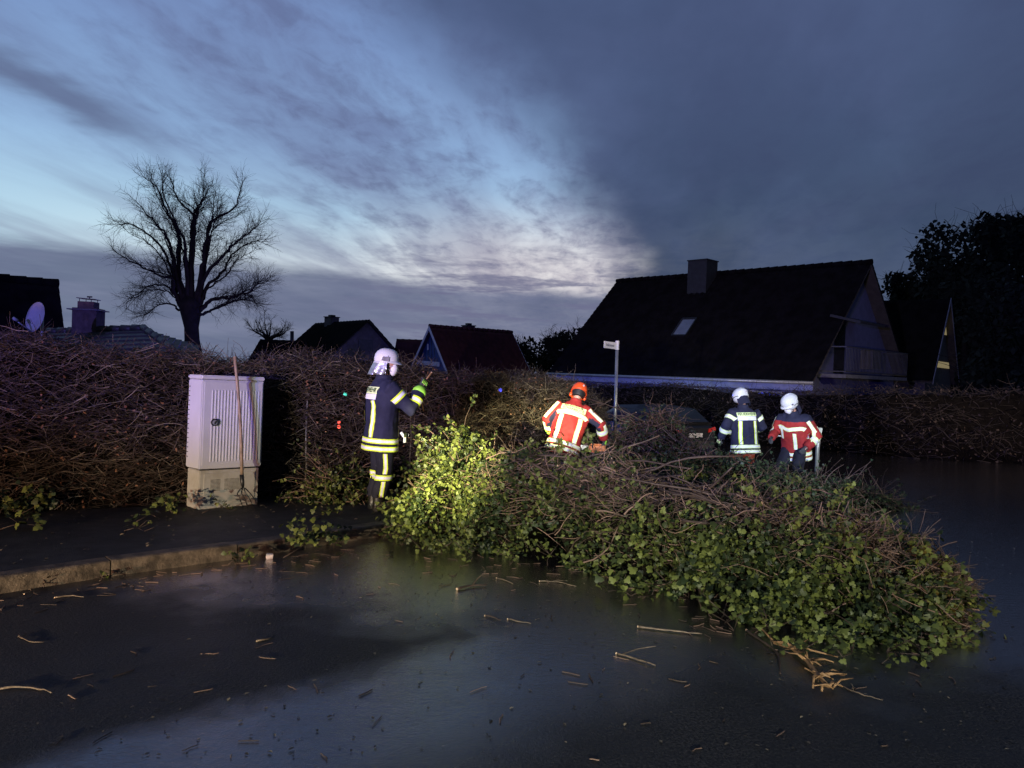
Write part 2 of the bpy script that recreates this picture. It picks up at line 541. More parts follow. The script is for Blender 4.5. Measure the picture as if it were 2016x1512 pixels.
M_WHITE = mat('white_paint', (0.66, 0.65, 0.63), 0.5, 0.15, 3.0)
M_WALL_D = mat('dark_render', (0.10, 0.09, 0.09), 0.85, 0.3, 4.0)
M_BLUEB = mat('blue_boards', (0.035, 0.075, 0.22), 0.6, 0.3, 4.0)
M_GLASS = mat('window_glass', (0.012, 0.014, 0.018), 0.16, 0.3, 3.0, spec=0.8)
M_LIT = mat('lit_window', (0.6, 0.5, 0.3), 0.6, 0.35, 3.0, emit=(0.62, 0.50, 0.24, 0.30))
M_STEEL = mat('galvanised_steel', (0.36, 0.37, 0.39), 0.42, 0.25, 9.0, metal=0.55)
M_DARKM = mat('dark_metal', (0.020, 0.020, 0.022), 0.42, 0.4, 9.0, metal=0.4)
M_BLACK = mat('black_rubber', (0.010, 0.010, 0.011), 0.6, 0.4, 9.0)
# ================================================================== setting
def path_resample(pts, step):
    """Catmull-Rom through 2-D points, resampled at even steps"""
    P = [np.array(p, float) for p in pts]
    P = [2 * P[0] - P[1]] + P + [2 * P[-1] - P[-2]]
    out = []
    for i in range(1, len(P) - 2):
        for t in np.linspace(0, 1, 40, endpoint=False):
            a, b_, c_, d = P[i - 1], P[i], P[i + 1], P[i + 2]
            out.append(0.5 * ((2 * b_) + (-a + c_) * t + (2 * a - 5 * b_ + 4 * c_ - d) * t * t + (-a + 3 * b_ - 3 * c_ + d) * t ** 3))
    out.append(P[-2]); out = np.array(out)
    L = np.r_[0, np.cumsum(np.linalg.norm(np.diff(out, axis=0), axis=1))]
    s = np.arange(0, L[-1], step)
    return np.stack([np.interp(s, L, out[:, k]) for k in range(2)], 1)


KERB = [(-12.5, -3.0), (-9.2, 0.6), (-6.3, 3.1), (-3.62, 5.3), (-3.05, 5.92), (-2.36, 6.52), (-1.55, 7.45), (-0.55, 8.6), (0.6, 9.9),
        (1.8, 11.3), (2.8, 13.0), (3.2, 15.0), (2.8, 17.0), (1.4, 19.4), (-3.0, 24.2), (-9.0, 30.5)]
HEDGE = [(-11.5, 2.9), (-9.2, 4.75), (-7.0, 6.2), (-5.1, 7.6), (-3.2, 9.05), (-1.2, 10.75), (0.4, 12.35), (1.45, 13.75), (1.75, 14.9)]
FARH = [(-6.0, 42.6), (4.2, 32.6), (11.3, 25.4), (13.0, 24.4), (16.0, 23.6), (24.0, 21.6), (34.0, 19.0)]
KP = path_resample(KERB, 1.0)
HP = path_resample(HEDGE, 0.1)
FP = path_resample(FARH, 0.2)


def normals2(P):
    T = np.gradient(P, axis=0); T /= np.linalg.norm(T, axis=1, keepdims=True)
    return T, np.stack([T[:, 1], -T[:, 0]], 1)


# ground: one sheet to the horizon
def sheet(name, xs, ys, zoff, material, keep=None, kind='structure'):
    X, Y = np.meshgrid(xs, ys, indexing='ij')
    Z = gz_np(Y) + zoff
    V = np.stack([X, Y, Z], -1).reshape(-1, 3)
    ny = len(ys)
    i, j = np.meshgrid(np.arange(len(xs) - 1), np.arange(ny - 1), indexing='ij')
    F = np.stack([i * ny + j, (i + 1) * ny + j, (i + 1) * ny + j + 1, i * ny + j + 1], -1).reshape(-1, 4)
    if keep is not None:
        cx = V[F].mean(1)
        F = F[keep(cx)]
    o = obj(name, mesh_np(name, V, F, [material], smooth=True), kind=kind)
    return o


gx = np.unique(np.r_[np.linspace(-1500, -60, 14), np.linspace(-60, 60, 41), np.linspace(60, 1500, 14)])
gy = np.unique(np.r_[np.linspace(-300, -30, 6), np.linspace(-30, 60, 61), np.linspace(60, 2000, 14)])
sheet('ground', gx, gy, -0.03, M_SOIL)
fx, fy = FP[:, 0], FP[:, 1]
sheet('road', np.arange(-40, 40.01, 0.5), np.arange(-30, 44.01, 0.5), 0.0, M_ROAD,
      keep=lambda c: c[:, 1] < np.interp(c[:, 0], fx, fy, left=60, right=18) + 0.2)

# pavement and garden behind the kerb
KF = path_resample(KERB, 0.25)
KT, KN = normals2(KF)
SIDE_Z = 0.125
cen = path_resample(HEDGE + [(1.0, 17.0), (-1.5, 20.5), (-6.0, 26.0)], 0.25)
idx = np.linspace(0, len(cen) - 1, len(KF)).astype(int)
inner = cen[idx]
rows = []
for f in np.linspace(0, 1, 7):
    rows.append((KF - KN * 0.145) * (1 - f) + inner * f)
rows = np.array(rows)
V = np.concatenate([rows, (gz_np(rows[..., 1]) + SIDE_Z - 0.004)[..., None]], -1)
nr, nc_ = V.shape[:2]
i, j = np.meshgrid(np.arange(nr - 1), np.arange(nc_ - 1), indexing='ij')
FQ = np.stack([i * nc_ + j, i * nc_ + j + 1, (i + 1) * nc_ + j + 1, (i + 1) * nc_ + j], -1).reshape(-1, 4)
obj('pavement', mesh_np('pavement', V.reshape(-1, 3), FQ, [M_WALK], smooth=True), kind='structure')
cenT, cenN = normals2(cen)
rows = []
for q, f in enumerate((-0.02, 0.4, 2.0, 6.0, 14.0)):
    rows.append(inner + np.array([-0.62, 0.78]) * f)
rows = np.array(rows)
V = np.concatenate([rows, (gz_np(rows[..., 1]) + SIDE_Z + 0.002)[..., None]], -1)
nr = V.shape[0]
i, j = np.meshgrid(np.arange(nr - 1), np.arange(nc_ - 1), indexing='ij')
FQ = np.stack([i * nc_ + j, i * nc_ + j + 1, (i + 1) * nc_ + j + 1, (i + 1) * nc_ + j], -1).reshape(-1, 4)
obj('garden_soil', mesh_np('garden_soil', V.reshape(-1, 3), FQ, [M_SOIL], smooth=True), kind='structure')

# kerb: a mortar bed with single stones on it
KT1, KN1 = normals2(KP)
bed = MB()
for a in range(len(KP) - 1):
    p, q = KP[a], KP[a + 1]; n = -KN1[a]; n2 = -KN1[a + 1]
    za, zb = gz(*p), gz(*q)
    poly = [Vector((*(p + n * 0.03), za - 0.1)), Vector((*(p + n * 0.13), za - 0.1)), Vector((*(q + n2 * 0.13), zb - 0.1)), Vector((*(q + n2 * 0.03), zb - 0.1))]
    bed.prism(poly, (0, 0, 0.20))
kerb = bed.build('kerb', mat('mortar', (0.05, 0.045, 0.04), 0.9, 0.4, 10.0), kind='structure')
for a in range(len(KP) - 1):
    p, q = KP[a], KP[a + 1]
    n, n2 = -KN1[a], -KN1[a + 1]
    t = (q - p) / np.linalg.norm(q - p)
    p_, q_ = p + t * 0.006, q - t * 0.006
    za, zb = gz(*p), gz(*q)
    jz = random.uniform(-0.004, 0.004)
    prof = [(0.0, -0.08), (0.0, 0.105), (0.006, 0.118), (0.020, 0.125), (0.148, 0.125), (0.148, -0.08)]
    V = [Vector((*(p_ + n * u), za + w + jz)) for u, w in prof] + [Vector((*(q_ + n2 * u), zb + w + jz)) for u, w in prof]
    k = len(prof)
    F = [tuple(range(k))[::-1], tuple(range(k, 2 * k))] + [(r_, (r_ + 1) % k, k + (r_ + 1) % k, k + r_) for r_ in range(k)]
    obj('kerb_stone', mesh_np('kerb_stone', V, F, [M_KERB]), kerb)


# ------------------------------------------------------------------ hedges
def hedge(name, P, top_fn, base_fn, thick, n_twig, n_leaf, label, rad=0.0042, lmin=0.25, lmax=0.75, leaf_w=None, end=None, stems=(),
          twig_mat=None, leaf_mat=None, leaf_size=0.05):
    T, N = normals2(P)
    root = empty(name, (P[len(P) // 2][0], P[len(P) // 2][1], base_fn(P[len(P) // 2])), label=label, cat='hedge')
    off = Vector(root.location)
    ns = len(P)
    base = np.array([base_fn(p) for p in P]); top = np.array([top_fn(i / (ns - 1), p) for i, p in enumerate(P)])

    def surf(si, h, inset, face):
        """face 0 front, 1 top"""
        p, n, t = P[si], N[si], T[si]
        z0, z1 = base[si], top[si]
        wob = 0.10 * np.sin(si * 0.045 * 3 + h * 5.1) + 0.07 * np.sin(si * 0.11 + h * 2.3)
        front = face == 0
        o = np.where(front, -inset + wob * (0.4 + h), -h * thick + 0.03)
        zz_ = np.where(front, z0 + h * (z1 - z0), z1 - inset + wob * 0.5)
        taper = np.where(front, -0.10 * np.clip((h - 0.85) / 0.15, 0, 1) ** 2, 0)
        xy = p + n * (o + taper)[:, None]
        return np.concatenate([xy, zz_[:, None]], 1), np.concatenate([n, np.zeros((len(n), 1))], 1), np.concatenate([t, np.zeros((len(t), 1))], 1)

    # twigs
    w = np.ones(ns)
    si = rng.choice(ns, n_twig, p=w / w.sum())
    face = (rng.random(n_twig) > 0.70).astype(int)
    h = rng.random(n_twig) ** 0.85
    inset = rng.exponential(0.085, n_twig) - 0.045
    p0, n3_, t3 = surf(si, h, inset, face)
    up = np.where(face == 1, 0.25, 0.0)[:, None] * np.array([0, 0, 1.0])
    D = t3 * rng.choice([-1, 1], n_twig)[:, None] * rng.uniform(0.5, 1.2, n_twig)[:, None] + n3_ * rng.normal(0.05, 0.20, n_twig)[:, None] + up + rng.normal(0, 0.48, (n_twig, 3)) * np.array([0.5, 0.5, 1.0])
    D /= np.linalg.norm(D, axis=1, keepdims=True)
    L = rng.uniform(lmin, lmax, n_twig)
    K = 5
    PP = wiggle_paths(p0 - D * L[:, None] * 0.5, D, L, K, 0.24)
    r0 = rad * rng.uniform(0.55, 1.5, n_twig) * np.where(rng.random(n_twig) < 0.06, 2.0, 1.0)
    RR = r0[:, None] * np.linspace(1.15, 0.55, K)[None]
    V, F = tubes_np(PP, RR, 3)
    tint = np.repeat(rng.random(n_twig) ** 2, K * 3)
    o = obj('twigs', mesh_np('twigs', V - np.array(off), F, [twig_mat or M_TWIG], tint=tint, smooth=True), root, kind='stuff')
    # leaves left on the twigs
    if n_leaf:
        wl = np.ones(ns) if leaf_w is None else np.array([leaf_w(i / (ns - 1)) for i in range(ns)])
        si = rng.choice(ns, n_leaf, p=wl / wl.sum())
        face = (rng.random(n_leaf) > 0.75).astype(int)
        h = rng.random(n_leaf)
        p0, n3_, t3 = surf(si, h, rng.exponential(0.10, n_leaf) - 0.05, face)
        Rm = rand_rot(n_leaf, n3_, 1.4)
        V, F = leaves_np(p0, Rm, rng.uniform(0.6, 1.3, n_leaf) * leaf_size, OVAL_V, OVAL_F)
        obj('dead_leaves', mesh_np('dead_leaves', V - np.array(off), F, [leaf_mat or M_COPPER], tint=np.repeat(rng.random(n_leaf), len(OVAL_V))), root, kind='stuff')
    # near-black core mesh, its colour standing in for shade inside the hedge
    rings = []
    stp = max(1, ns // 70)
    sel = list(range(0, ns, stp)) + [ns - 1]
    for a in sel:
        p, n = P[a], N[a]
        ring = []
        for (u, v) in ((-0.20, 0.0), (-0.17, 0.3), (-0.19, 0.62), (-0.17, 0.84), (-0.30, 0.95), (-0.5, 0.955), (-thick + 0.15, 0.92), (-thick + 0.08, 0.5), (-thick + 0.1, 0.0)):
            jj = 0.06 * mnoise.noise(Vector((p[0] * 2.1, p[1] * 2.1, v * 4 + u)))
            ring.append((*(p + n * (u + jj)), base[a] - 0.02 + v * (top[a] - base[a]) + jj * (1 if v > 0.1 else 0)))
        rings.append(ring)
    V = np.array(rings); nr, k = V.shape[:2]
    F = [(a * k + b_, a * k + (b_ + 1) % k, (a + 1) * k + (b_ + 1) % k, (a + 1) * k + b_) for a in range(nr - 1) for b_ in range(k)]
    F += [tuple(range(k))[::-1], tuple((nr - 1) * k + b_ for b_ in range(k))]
    obj('shade_core', mesh_np('shade_core', V.reshape(-1, 3) - np.array(off), F, [M_CORE], smooth=True), root)
    # single upright stems that show
    for (fr, inset_, r_, lean) in stems:
        a = int(fr * (ns - 1)); p = P[a] + N[a] * (-inset_)
        zz_ = base[a]; hh = (top[a] - base[a]) * 0.72
        pts = [Vector((p[0] + lean * f * hh + random.uniform(-0.012, 0.012), p[1] + random.uniform(-0.012, 0.012), zz_ - 0.03 + f * hh)) - off for f in np.linspace(0, 1, 7)]
        MB().tube(pts, [r_ * q for q in np.linspace(1.1, 0.7, 7)], 7).build('stem', mat('pale_stem', (0.21, 0.18, 0.14), 0.7, 0.4, 20.0), root, smooth=True)
    return root


def near_top(f, p):
    t = 1.86 - 0.10 * f + 0.04 * math.sin(f * 31) + 0.035 * math.sin(f * 73)
    if f > 0.90: t -= 0.62 * ((f - 0.90) / 0.10) ** 1.5
    return gz(p[0], p[1]) + t


hedge('hedge', HP, near_top, lambda p: gz(p[0], p[1]) + 0.11, 0.85, 32000, 21000,
      'tall bare clipped hedge with reddish dead leaves behind the grey cabinet', rad=0.0029, lmin=0.10, lmax=0.46, leaf_size=0.036, leaf_w=lambda f: 2.4 if f < 0.42 else 0.32,
      stems=((0.355, 0.08, 0.016, 0.02), (0.352, 0.06, 0.010, -0.01), (0.437, 0.06, 0.026, 0.02), (0.432, 0.04, 0.010, 0.0), (0.545, 0.10, 0.012, 0.0), (0.62, 0.09, 0.014, 0.01), (0.27, 0.1, 0.014, 0.03), (0.71, 0.09, 0.012, -0.02)))
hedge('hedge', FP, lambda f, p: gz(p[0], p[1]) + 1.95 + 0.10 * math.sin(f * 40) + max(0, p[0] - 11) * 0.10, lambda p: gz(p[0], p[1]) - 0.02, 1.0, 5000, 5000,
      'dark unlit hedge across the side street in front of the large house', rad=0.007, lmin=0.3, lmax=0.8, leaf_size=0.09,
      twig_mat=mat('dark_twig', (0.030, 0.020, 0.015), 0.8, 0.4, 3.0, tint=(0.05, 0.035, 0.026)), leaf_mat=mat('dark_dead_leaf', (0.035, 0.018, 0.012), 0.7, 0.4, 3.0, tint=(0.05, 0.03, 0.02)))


# ------------------------------------------------------------------ houses
def roof_slope(name, O, eU, L, eS, Ls, material, parent, tile=0.30, course=0.34, sub=3, step=0.03):
    """a slope of pantiles: O lower left corner, eU along the eave, eS up the slope"""
    eU, eS = Vector(eU).normalized(), Vector(eS).normalized()
    nrm = eU.cross(eS)
    if nrm.z < 0: nrm = -nrm
    nC = max(2, round(Ls / course)); nU = max(4, round(L / tile)) * sub
    V, F = [], []
    w = nU + 1
    for cidx in range(nC):
        for e in (0, 1):
            s_ = (cidx + e * 1.0) / nC * Ls
            lift = step if e == 0 else 0.0
            for u in range(w):
                wav = 0.022 * math.cos(2 * math.pi * u / sub)
                V.append(O + eU * (L * u / nU) + eS * s_ + nrm * (lift + wav))
    rows_ = 2 * nC
    for r_ in range(rows_ - 1):
        for u in range(nU):
            F.append((r_ * w + u, r_ * w + u + 1, (r_ + 1) * w + u + 1, (r_ + 1) * w + u))
    V = np.array([tuple(v - parent.location) for v in V]); F = np.array(F)
    return obj(name, mesh_np(name, V, F, [material]), parent)


def gable_house(name, A, u, L, W, ze, zr, zg, roofm, wallm, label, over=0.45, tile=0.3, course=0.34, ridge_tiles=True, barge=None, fascia=None, gablem=None):
    """A front eave corner (2-D), u unit vector along the ridge, n to the back"""
    u = Vector((u[0], u[1], 0)).normalized()
    n = Vector((-u.y, u.x, 0))
    A3 = Vector((A[0], A[1], 0))
    if n.y < 0: n = -n
    root = empty(name, (A[0], A[1], zg), label=label, cat='house')
    loc = Vector(root.location)
    P = lambda a, b_, z: A3 + u * a + n * b_ + Vector((0, 0, z)) - loc
    sl = Vector((0, 0, zr - ze)) + n * (W / 2)
    Ls = sl.length
    roof_slope('roof_slope', A3 + Vector((0, 0, ze)), u, L, sl, Ls, roofm, root, tile, course)
    sl2 = Vector((0, 0, zr - ze)) - n * (W / 2)
    roof_slope('roof_slope', A3 + n * W + Vector((0, 0, ze)), u, L, sl2, Ls, roofm, root, tile, course)
    # body: five-sided prism below the slopes
    dz_ = 0.14; k = (zr - ze) / (W / 2)
    poly = [P(over, over, zg - 0.3), P(over, over, ze + over * k - dz_), P(over, W / 2, zr - dz_ - 0.02), P(over, W - over, ze + over * k - dz_), P(over, W - over, zg - 0.3)]
    MB().prism(poly, u * (L - 2 * over)).build('wall', gablem or wallm, root)
    # underside boards close the overhang
    und = MB()
    und.prism([P(0.02, 0.03, ze - 0.05), P(0.02, W / 2, zr - 0.05), P(0.02, W - 0.03, ze - 0.05), P(0.02, W - 0.03, ze - 0.10), P(0.02, W / 2, zr - 0.12), P(0.02, 0.03, ze - 0.10)], u * (L - 0.04))
    und.build('roof_boards', mat('roof_board', (0.06, 0.05, 0.045), 0.8, 0.4, 4.0), root)
    if ridge_tiles:
        rm = MB()
        nn = max(4, int(L / 0.42))
        for q in range(nn):
            a0 = L * q / nn; a1 = L * (q + 1.06) / nn
            t = MB()
            dd = random.uniform(0, 0.015)
            pts = [P(a0, W / 2, zr + 0.045 + dd), P(min(a1, L + 0.02), W / 2, zr + 0.030 + dd)]
            t.tube(pts, [0.135, 0.118], 8)
            t.build('ridge_tile', roofm, root, smooth=True)
    if barge:
        for a in (-0.03, L):
            for s_ in (0, 1):
                b0, b1 = (0.0, W / 2) if s_ == 0 else (W, W / 2)
                bw = 0.22
                pl = [P(a, b0, ze - bw * 0.7), P(a, b0, ze + 0.05), P(a, b1, zr + 0.05), P(a, b1, zr - bw * 1.0)]
                MB().prism(pl, u * 0.03).build('barge_board', barge, root)
    if fascia:
        MB().box(P(L / 2, 0.015, ze - 0.20), (L, 0.05, 0.30), Matrix(((u.x, n.x, 0), (u.y, n.y, 0), (0, 0, 1)))).build('fascia_board', fascia, root)
        gt = MB(); gt.tube([P(-0.05, -0.09, ze - 0.05), P(L + 0.05, -0.09, ze - 0.06)], 0.07, 8); gt.build('gutter', M_STEEL, root, smooth=True)
        for a in (0.35, L - 0.25):
            MB().tube([P(a, -0.09, ze - 0.08), P(a, 0.3, ze - 0.45), P(a, over - 0.06, ze - 0.6), P(a, over - 0.06, zg)], 0.045, 7).build('downpipe', M_STEEL, root, smooth=True)
    return root, P, u, n


def chimney(parent, p, sx, sy, z0, z1, material, rot, cap=True):
    M = Matrix.Rotation(rot, 3, 'Z')
    loc = Vector(parent.location)
    c_ = MB(); c_.box(Vector((p[0], p[1], (z0 + z1) / 2)) - loc, (sx, sy, z1 - z0), M)
    o = c_.build('chimney', material, parent)
    if cap:
        d = MB(); d.box(Vector((p[0], p[1], z1 + 0.03)) - loc, (sx + 0.12, sy + 0.12, 0.06), M); d.box(Vector((p[0], p[1], z1 + 0.13)) - loc, (sx * 0.5, sy * 0.5, 0.14), M)
        d.build('chimney_cap', M_DARKM, o)
    return o


def isect(px, py, O, nrm):
    d = ray(px, py); o = Vector((0, 0, CAMZ))
    return o + d * ((Vector(O) - o).dot(nrm) / d.dot(nrm))


# the large house on the right
ANG = R(45.3)
bu = (-math.cos(ANG), math.sin(ANG))
bA = (592 / F_PX * 28.62, 28.62)
ZG = -0.62
big, BP, bu3, bn3 = gable_house('large_house', bA, bu, 13.5, 10.62, 1.72, 6.84, ZG, M_ROOFD, M_BRICK,
                                'large dark steep-roofed house with balcony behind the far hedge', over=0.55, fascia=mat('fascia_blue_cast', (0.24, 0.27, 0.42), 0.5, 0.2, 3.0),  # bluish tint puts the blue beacon light into the white fascia's colour
                                gablem=mat('house_wall', (0.11, 0.115, 0.22), 0.85, 0.2, 3.0, 0.3, 40.0))  # wall coloured blue in place of blue light falling on it
bl = Vector(big.location)
rz = math.atan2(bu3.y, bu3.x)
slope_n = (bu3.cross(Vector((0, 0, 5.12)) + bn3 * 5.31)).normalized()
if slope_n.z < 0: slope_n = -slope_n
O_sl = Vector((bA[0], bA[1], 1.72))
MB().box((Vector((9.17, 37.55, 6.45)) - bl), (1.05, 1.0, 1.98), Matrix.Rotation(rz, 3, 'Z')).build('chimney', mat('slate_clad', (0.014, 0.016, 0.018), 0.7, 0.4, 6.0, 0.4, 30.0), big)
_ch = [c_ for c_ in big.children if c_.name.startswith('chimney')][0]
MB().box((Vector((9.17, 37.55, 7.46)) - bl), (1.13, 1.08, 0.05), Matrix.Rotation(rz, 3, 'Z')).build('chimney_top', M_DARKM, _ch)
fl = isect(1372, 580, O_sl, slope_n)
MB().box(Vector((9.0, 37.0, fl.z - 0.02)) - bl, (1.35, 0.10, 0.10), Matrix.Rotation(rz, 3, 'Z')).build('flashing', M_STEEL, _ch)
# roof window
sc_ = isect(1348, 646, O_sl, slope_n)
sdir = (Vector((0, 0, 5.12)) + bn3 * 5.31).normalized()
Mr = Matrix((bu3, sdir, slope_n)).transposed()
rw = MB(); 
for (du, dv, su, sv) in ((0, 0.60, 0.78, 0.07), (0, -0.60, 0.78, 0.07), (-0.38, 0, 0.06, 1.14), (0.38, 0, 0.06, 1.14)):
    rw.box(sc_ - bl + bu3 * du + sdir * dv + slope_n * 0.05, (su, sv, 0.12), Mr)
fr = rw.build('roof_window', M_DARKM, big)
MB().box(sc_ - bl + slope_n * 0.06, (0.70, 1.12, 0.03), Mr).build('pane', mat('bright_glass', (0.30, 0.32, 0.36), 0.10, 0.2, 3.0, spec=1.0, metal=0.6), fr)
# front windows and door under the eave
def wall_window(P_, house, u_, n_, a, z, w_, h_, b_=0.55, lit=False, frame=M_WHITE):
    M = Matrix(((u_.x, n_.x, 0), (u_.y, n_.y, 0), (0, 0, 1)))
    f = MB()
    for (da, dz_, sa_, sz_) in ((0, h_ / 2, w_ + 0.12, 0.07), (0, -h_ / 2, w_ + 0.12, 0.07), (-w_ / 2, 0, 0.07, h_), (w_ / 2, 0, 0.07, h_), (0, 0, 0.05, h_)):
        f.box(P_(a + da, b_ - 0.025, z + dz_), (sa_, 0.05, sz_), M)
    fo = f.build('window', frame, house)
    for s_ in (-1, 1):
        MB().box(P_(a + s_ * w_ / 4, b_ - 0.012, z), (w_ / 2 - 0.06, 0.016, h_ - 0.06), M).build('pane', M_LIT if lit else M_GLASS, fo)
    return fo
for (a, w_) in ((2.2, 1.4), (4.9, 0.9), (6.6, 1.1), (10.2, 1.0), (11.9, 0.8)):
    wall_window(BP, big, bu3, bn3, a, 0.75, w_, 1.0)
# curtains / pale blinds in two of them
for a in (4.9, 6.6):
    MB().box(BP(a, 0.515, 0.55), (0.7, 0.008, 0.5), Matrix.Rotation(rz, 3, 'Z')).build('blind', M_WHITE, big)
# ventilation bricks: pairs of square holes
for a in (7.8, 9.1, 3.4):
    for da in (0, 0.25):
        for dz2 in (0.95, 1.2):
            MB().box(BP(a + da, 0.547, dz2), (0.11, 0.012, 0.11), Matrix.Rotation(rz, 3, 'Z')).build('vent_hole', M_BLACK, big)
# balcony on the gable
gM = Matrix(((bu3.x, bn3.x, 0), (bu3.y, bn3.y, 0), (0, 0, 1)))
bf = MB(); bf.box(BP(-0.02, 5.0, 1.98), (1.1, 6.8, 0.14), gM)
balc = bf.build('balcony', mat('balcony_slab', (0.16, 0.16, 0.17), 0.8, 0.3, 4.0), big)
rail = MB()
for z in (2.16, 3.12): rail.box(BP(-0.55, 5.0, z), (0.04, 6.8, 0.045), gM)
for b_ in (1.6, 8.4):
    for z in (2.16, 3.12): rail.box(BP(-0.02, b_, z), (1.06, 0.04, 0.045), gM)
M_RAIL = mat('rail_steel', (0.10, 0.10, 0.11), 0.5, 0.3, 9.0, metal=0.3)
rail.build('rail', M_RAIL, balc)
bar_me = None
for q in range(46):
    b_ = 1.62 + 6.76 * q / 45
    if bar_me is None:
        bar_me = MB().tube([(0, 0, 0), (0, 0, 0.94)], 0.010, 5).mesh('baluster', M_RAIL)
    o = obj('baluster', bar_me, balc); o.location = BP(-0.55, b_, 2.17)
# balcony door, awning and side parts on the gable
MB().box(BP(0.535, 3.6, 3.1), (0.03, 1.0, 2.0), gM).build('balcony_door', M_GLASS, big)
aw = MB(); aw.box(BP(-0.05, 3.9, 4.28), (1.25, 2.6, 0.10), gM @ Matrix.Rotation(R(-14), 3, 'Y')); aw.build('awning', mat('awning_cloth', (0.03, 0.03, 0.035), 0.85, 0.3, 6.0), big)
MB().box(BP(0.0, 5.6, 2.75), (0.5, 0.9, 0.8), gM).build('balcony_cupboard', M_WALL_D, balc)

# second steep-roofed house at far right
a2 = at(1872, 588, 42.0)
u2 = Vector((-0.8, 0.6, 0)); n2_ = Vector((0.6, 0.8, 0))
A2 = a2 - n2_ * 5.0
h2, P2, u23, n23 = gable_house('steep_house', (A2.x, A2.y), (u2.x, u2.y), 11.0, 10.0, a2.z - 4.6, a2.z, -0.8, M_ROOFD, M_BRICK,
                               'dark gabled house with lit gable window beside the trees', over=0.4, barge=mat('grey_barge', (0.20, 0.20, 0.26), 0.6, 0.2, 5.0), tile=0.5, course=0.5, ridge_tiles=False, gablem=M_WALL_D)
g_n = -u23
Og = Vector((A2.x, A2.y, 0)) + u23 * 0.36
def gable_quad(pxs, name, house, material, thick=0.02):
    pts = [isect(x, y, Og, g_n) for x, y in pxs]
    return MB().prism([p - Vector(house.location) for p in pts], u23 * thick).build(name, material, house)
wf = gable_quad([(1847, 657), (1866, 660), (1860, 628), (1856, 628)], 'window', h2, M_LIT)
gable_quad([(1846, 646), (1866, 648), (1866, 646), (1846, 644)], 'glazing_bar', wf, M_DARKM, -0.02)
gable_quad([(1830, 721), (1869, 726), (1868, 714), (1833, 709)], 'window', h2, M_LIT)

# dark house in the middle distance
aM = at(727, 629, 55.0)
uM = Vector((-0.63, 0.78, 0)).normalized(); nM = Vector((-uM.y, uM.x, 0))
if nM.y > 0: nM = -nM          # front is towards the camera-left
AM = aM + nM * 4.6
hM, PM, uM3, nM3 = gable_house('gabled_house', (AM.x, AM.y), (uM.x, uM.y), 9.0, 9.2, aM.z - 4.2, aM.z, -1.0, M_ROOFD, M_WALL_D,
                               'dark gabled house with one gable window and short chimney beyond the hedge', tile=0.5, course=0.5, ridge_tiles=False, over=0.35,
                               gablem=mat('grey_render', (0.16, 0.14, 0.15), 0.85, 0.3, 3.0))
pc = at(653, 634, 59.8)
chimney(hM, (pc.x, pc.y), 0.8, 0.8, aM.z - 0.6, aM.z + 0.35, M_WALL_D, 0.9)
Og = Vector((AM.x, AM.y, 0)) + uM3 * 0.31; g_n = -uM3; u23 = uM3
wf = gable_quad([(706, 690), (734, 691), (734, 669), (706, 668)], 'window', hM, mat('dull_frame', (0.10, 0.10, 0.11), 0.6, 0.3, 5.0), -0.03)
for (x0, x1) in ((708, 719), (721, 732)):
    gable_quad([(x0, 688), (x1, 688.5), (x1, 671), (x0, 670.5)], 'pane', wf, M_GLASS, -0.06)
# low wing with a stove pipe beside it
wA = at(545, 676, 52.0); wB = at(600, 672, 52.0)
hw, PW, _, _ = gable_house('low_wing', (wB.x, wB.y - 2.5), (-1, 0.05), 3.2, 5.0, wA.z - 1.6, wB.z + 0.05, -1.0, M_ROOFD, M_WALL_D,
                           'low black roofed wing with a thin stove pipe beside the gabled house', tile=0.5, course=0.5, ridge_tiles=False, over=0.2)
pp = at(575, 672, 52.0)
MB().tube([pp - Vector(hw.location) - Vector((0, 0, 0.5)), at(575, 652, 52.0) - Vector(hw.location)], 0.13, 8).build('stove_pipe', M_DARKM, hw, smooth=True)

# red-roofed house with blue gable
aR = at(845, 643, 50.0)
uR = Vector((0.79, 0.62, 0)).normalized(); nR = Vector((0.62, -0.79, 0)).normalized()
AR = aR + nR * 3.6
hR, PR, uR3, nR3 = gable_house('red_roofed_house', (AR.x, AR.y), (uR.x, uR.y), 6.9, 7.2, aR.z - 4.5, aR.z, -1.0, M_ROOFR, M_BLUEB,
                               'small red-tiled house with blue boarded gable and white trim', tile=0.4, course=0.36, over=0.3, barge=M_WHITE)
pc = at(922, 655, 52.3)
chimney(hR, (pc.x, pc.y), 0.65, 0.65, aR.z - 0.8, aR.z + 0.25, mat('dark_brick', (0.05, 0.03, 0.03), 0.9, 0.3, 8.0), 0.6)
Og = Vector((AR.x, AR.y, 0)) + uR3 * 0.26; g_n = -uR3; u23 = uR3
gable_quad([(841.5, 689), (844, 689), (844, 677), (841.5, 677)], 'gable_slit', hR, M_WHITE, -0.03)
gable_quad([(818, 716), (866, 722), (866, 713), (818, 709)], 'beam', hR, M_WHITE, -0.04)
for q in range(1, 9):                    # board joints of the gable
    xx = 812 + q * 6.2
    yt = 643 + abs(xx - 845) * (1.95 if xx < 845 else 3.1) + 10
    if yt < 705: gable_quad([(xx, 714), (xx + 0.5, 714), (xx + 0.5, yt), (xx, yt)], 'board_joint', hR, M_BLACK, -0.012)
aE = at(812, 668, 58.0)
gable_house('annex', (aE.x + 2.2, aE.y - 2.6), (-1, 0.0), 3.4, 5.2, aE.z - 3.0, aE.z, -1.0, M_ROOFR, M_WALL_D,
            'dark red annex roof just left of the blue gable', tile=0.5, course=0.5, ridge_tiles=False, over=0.2)

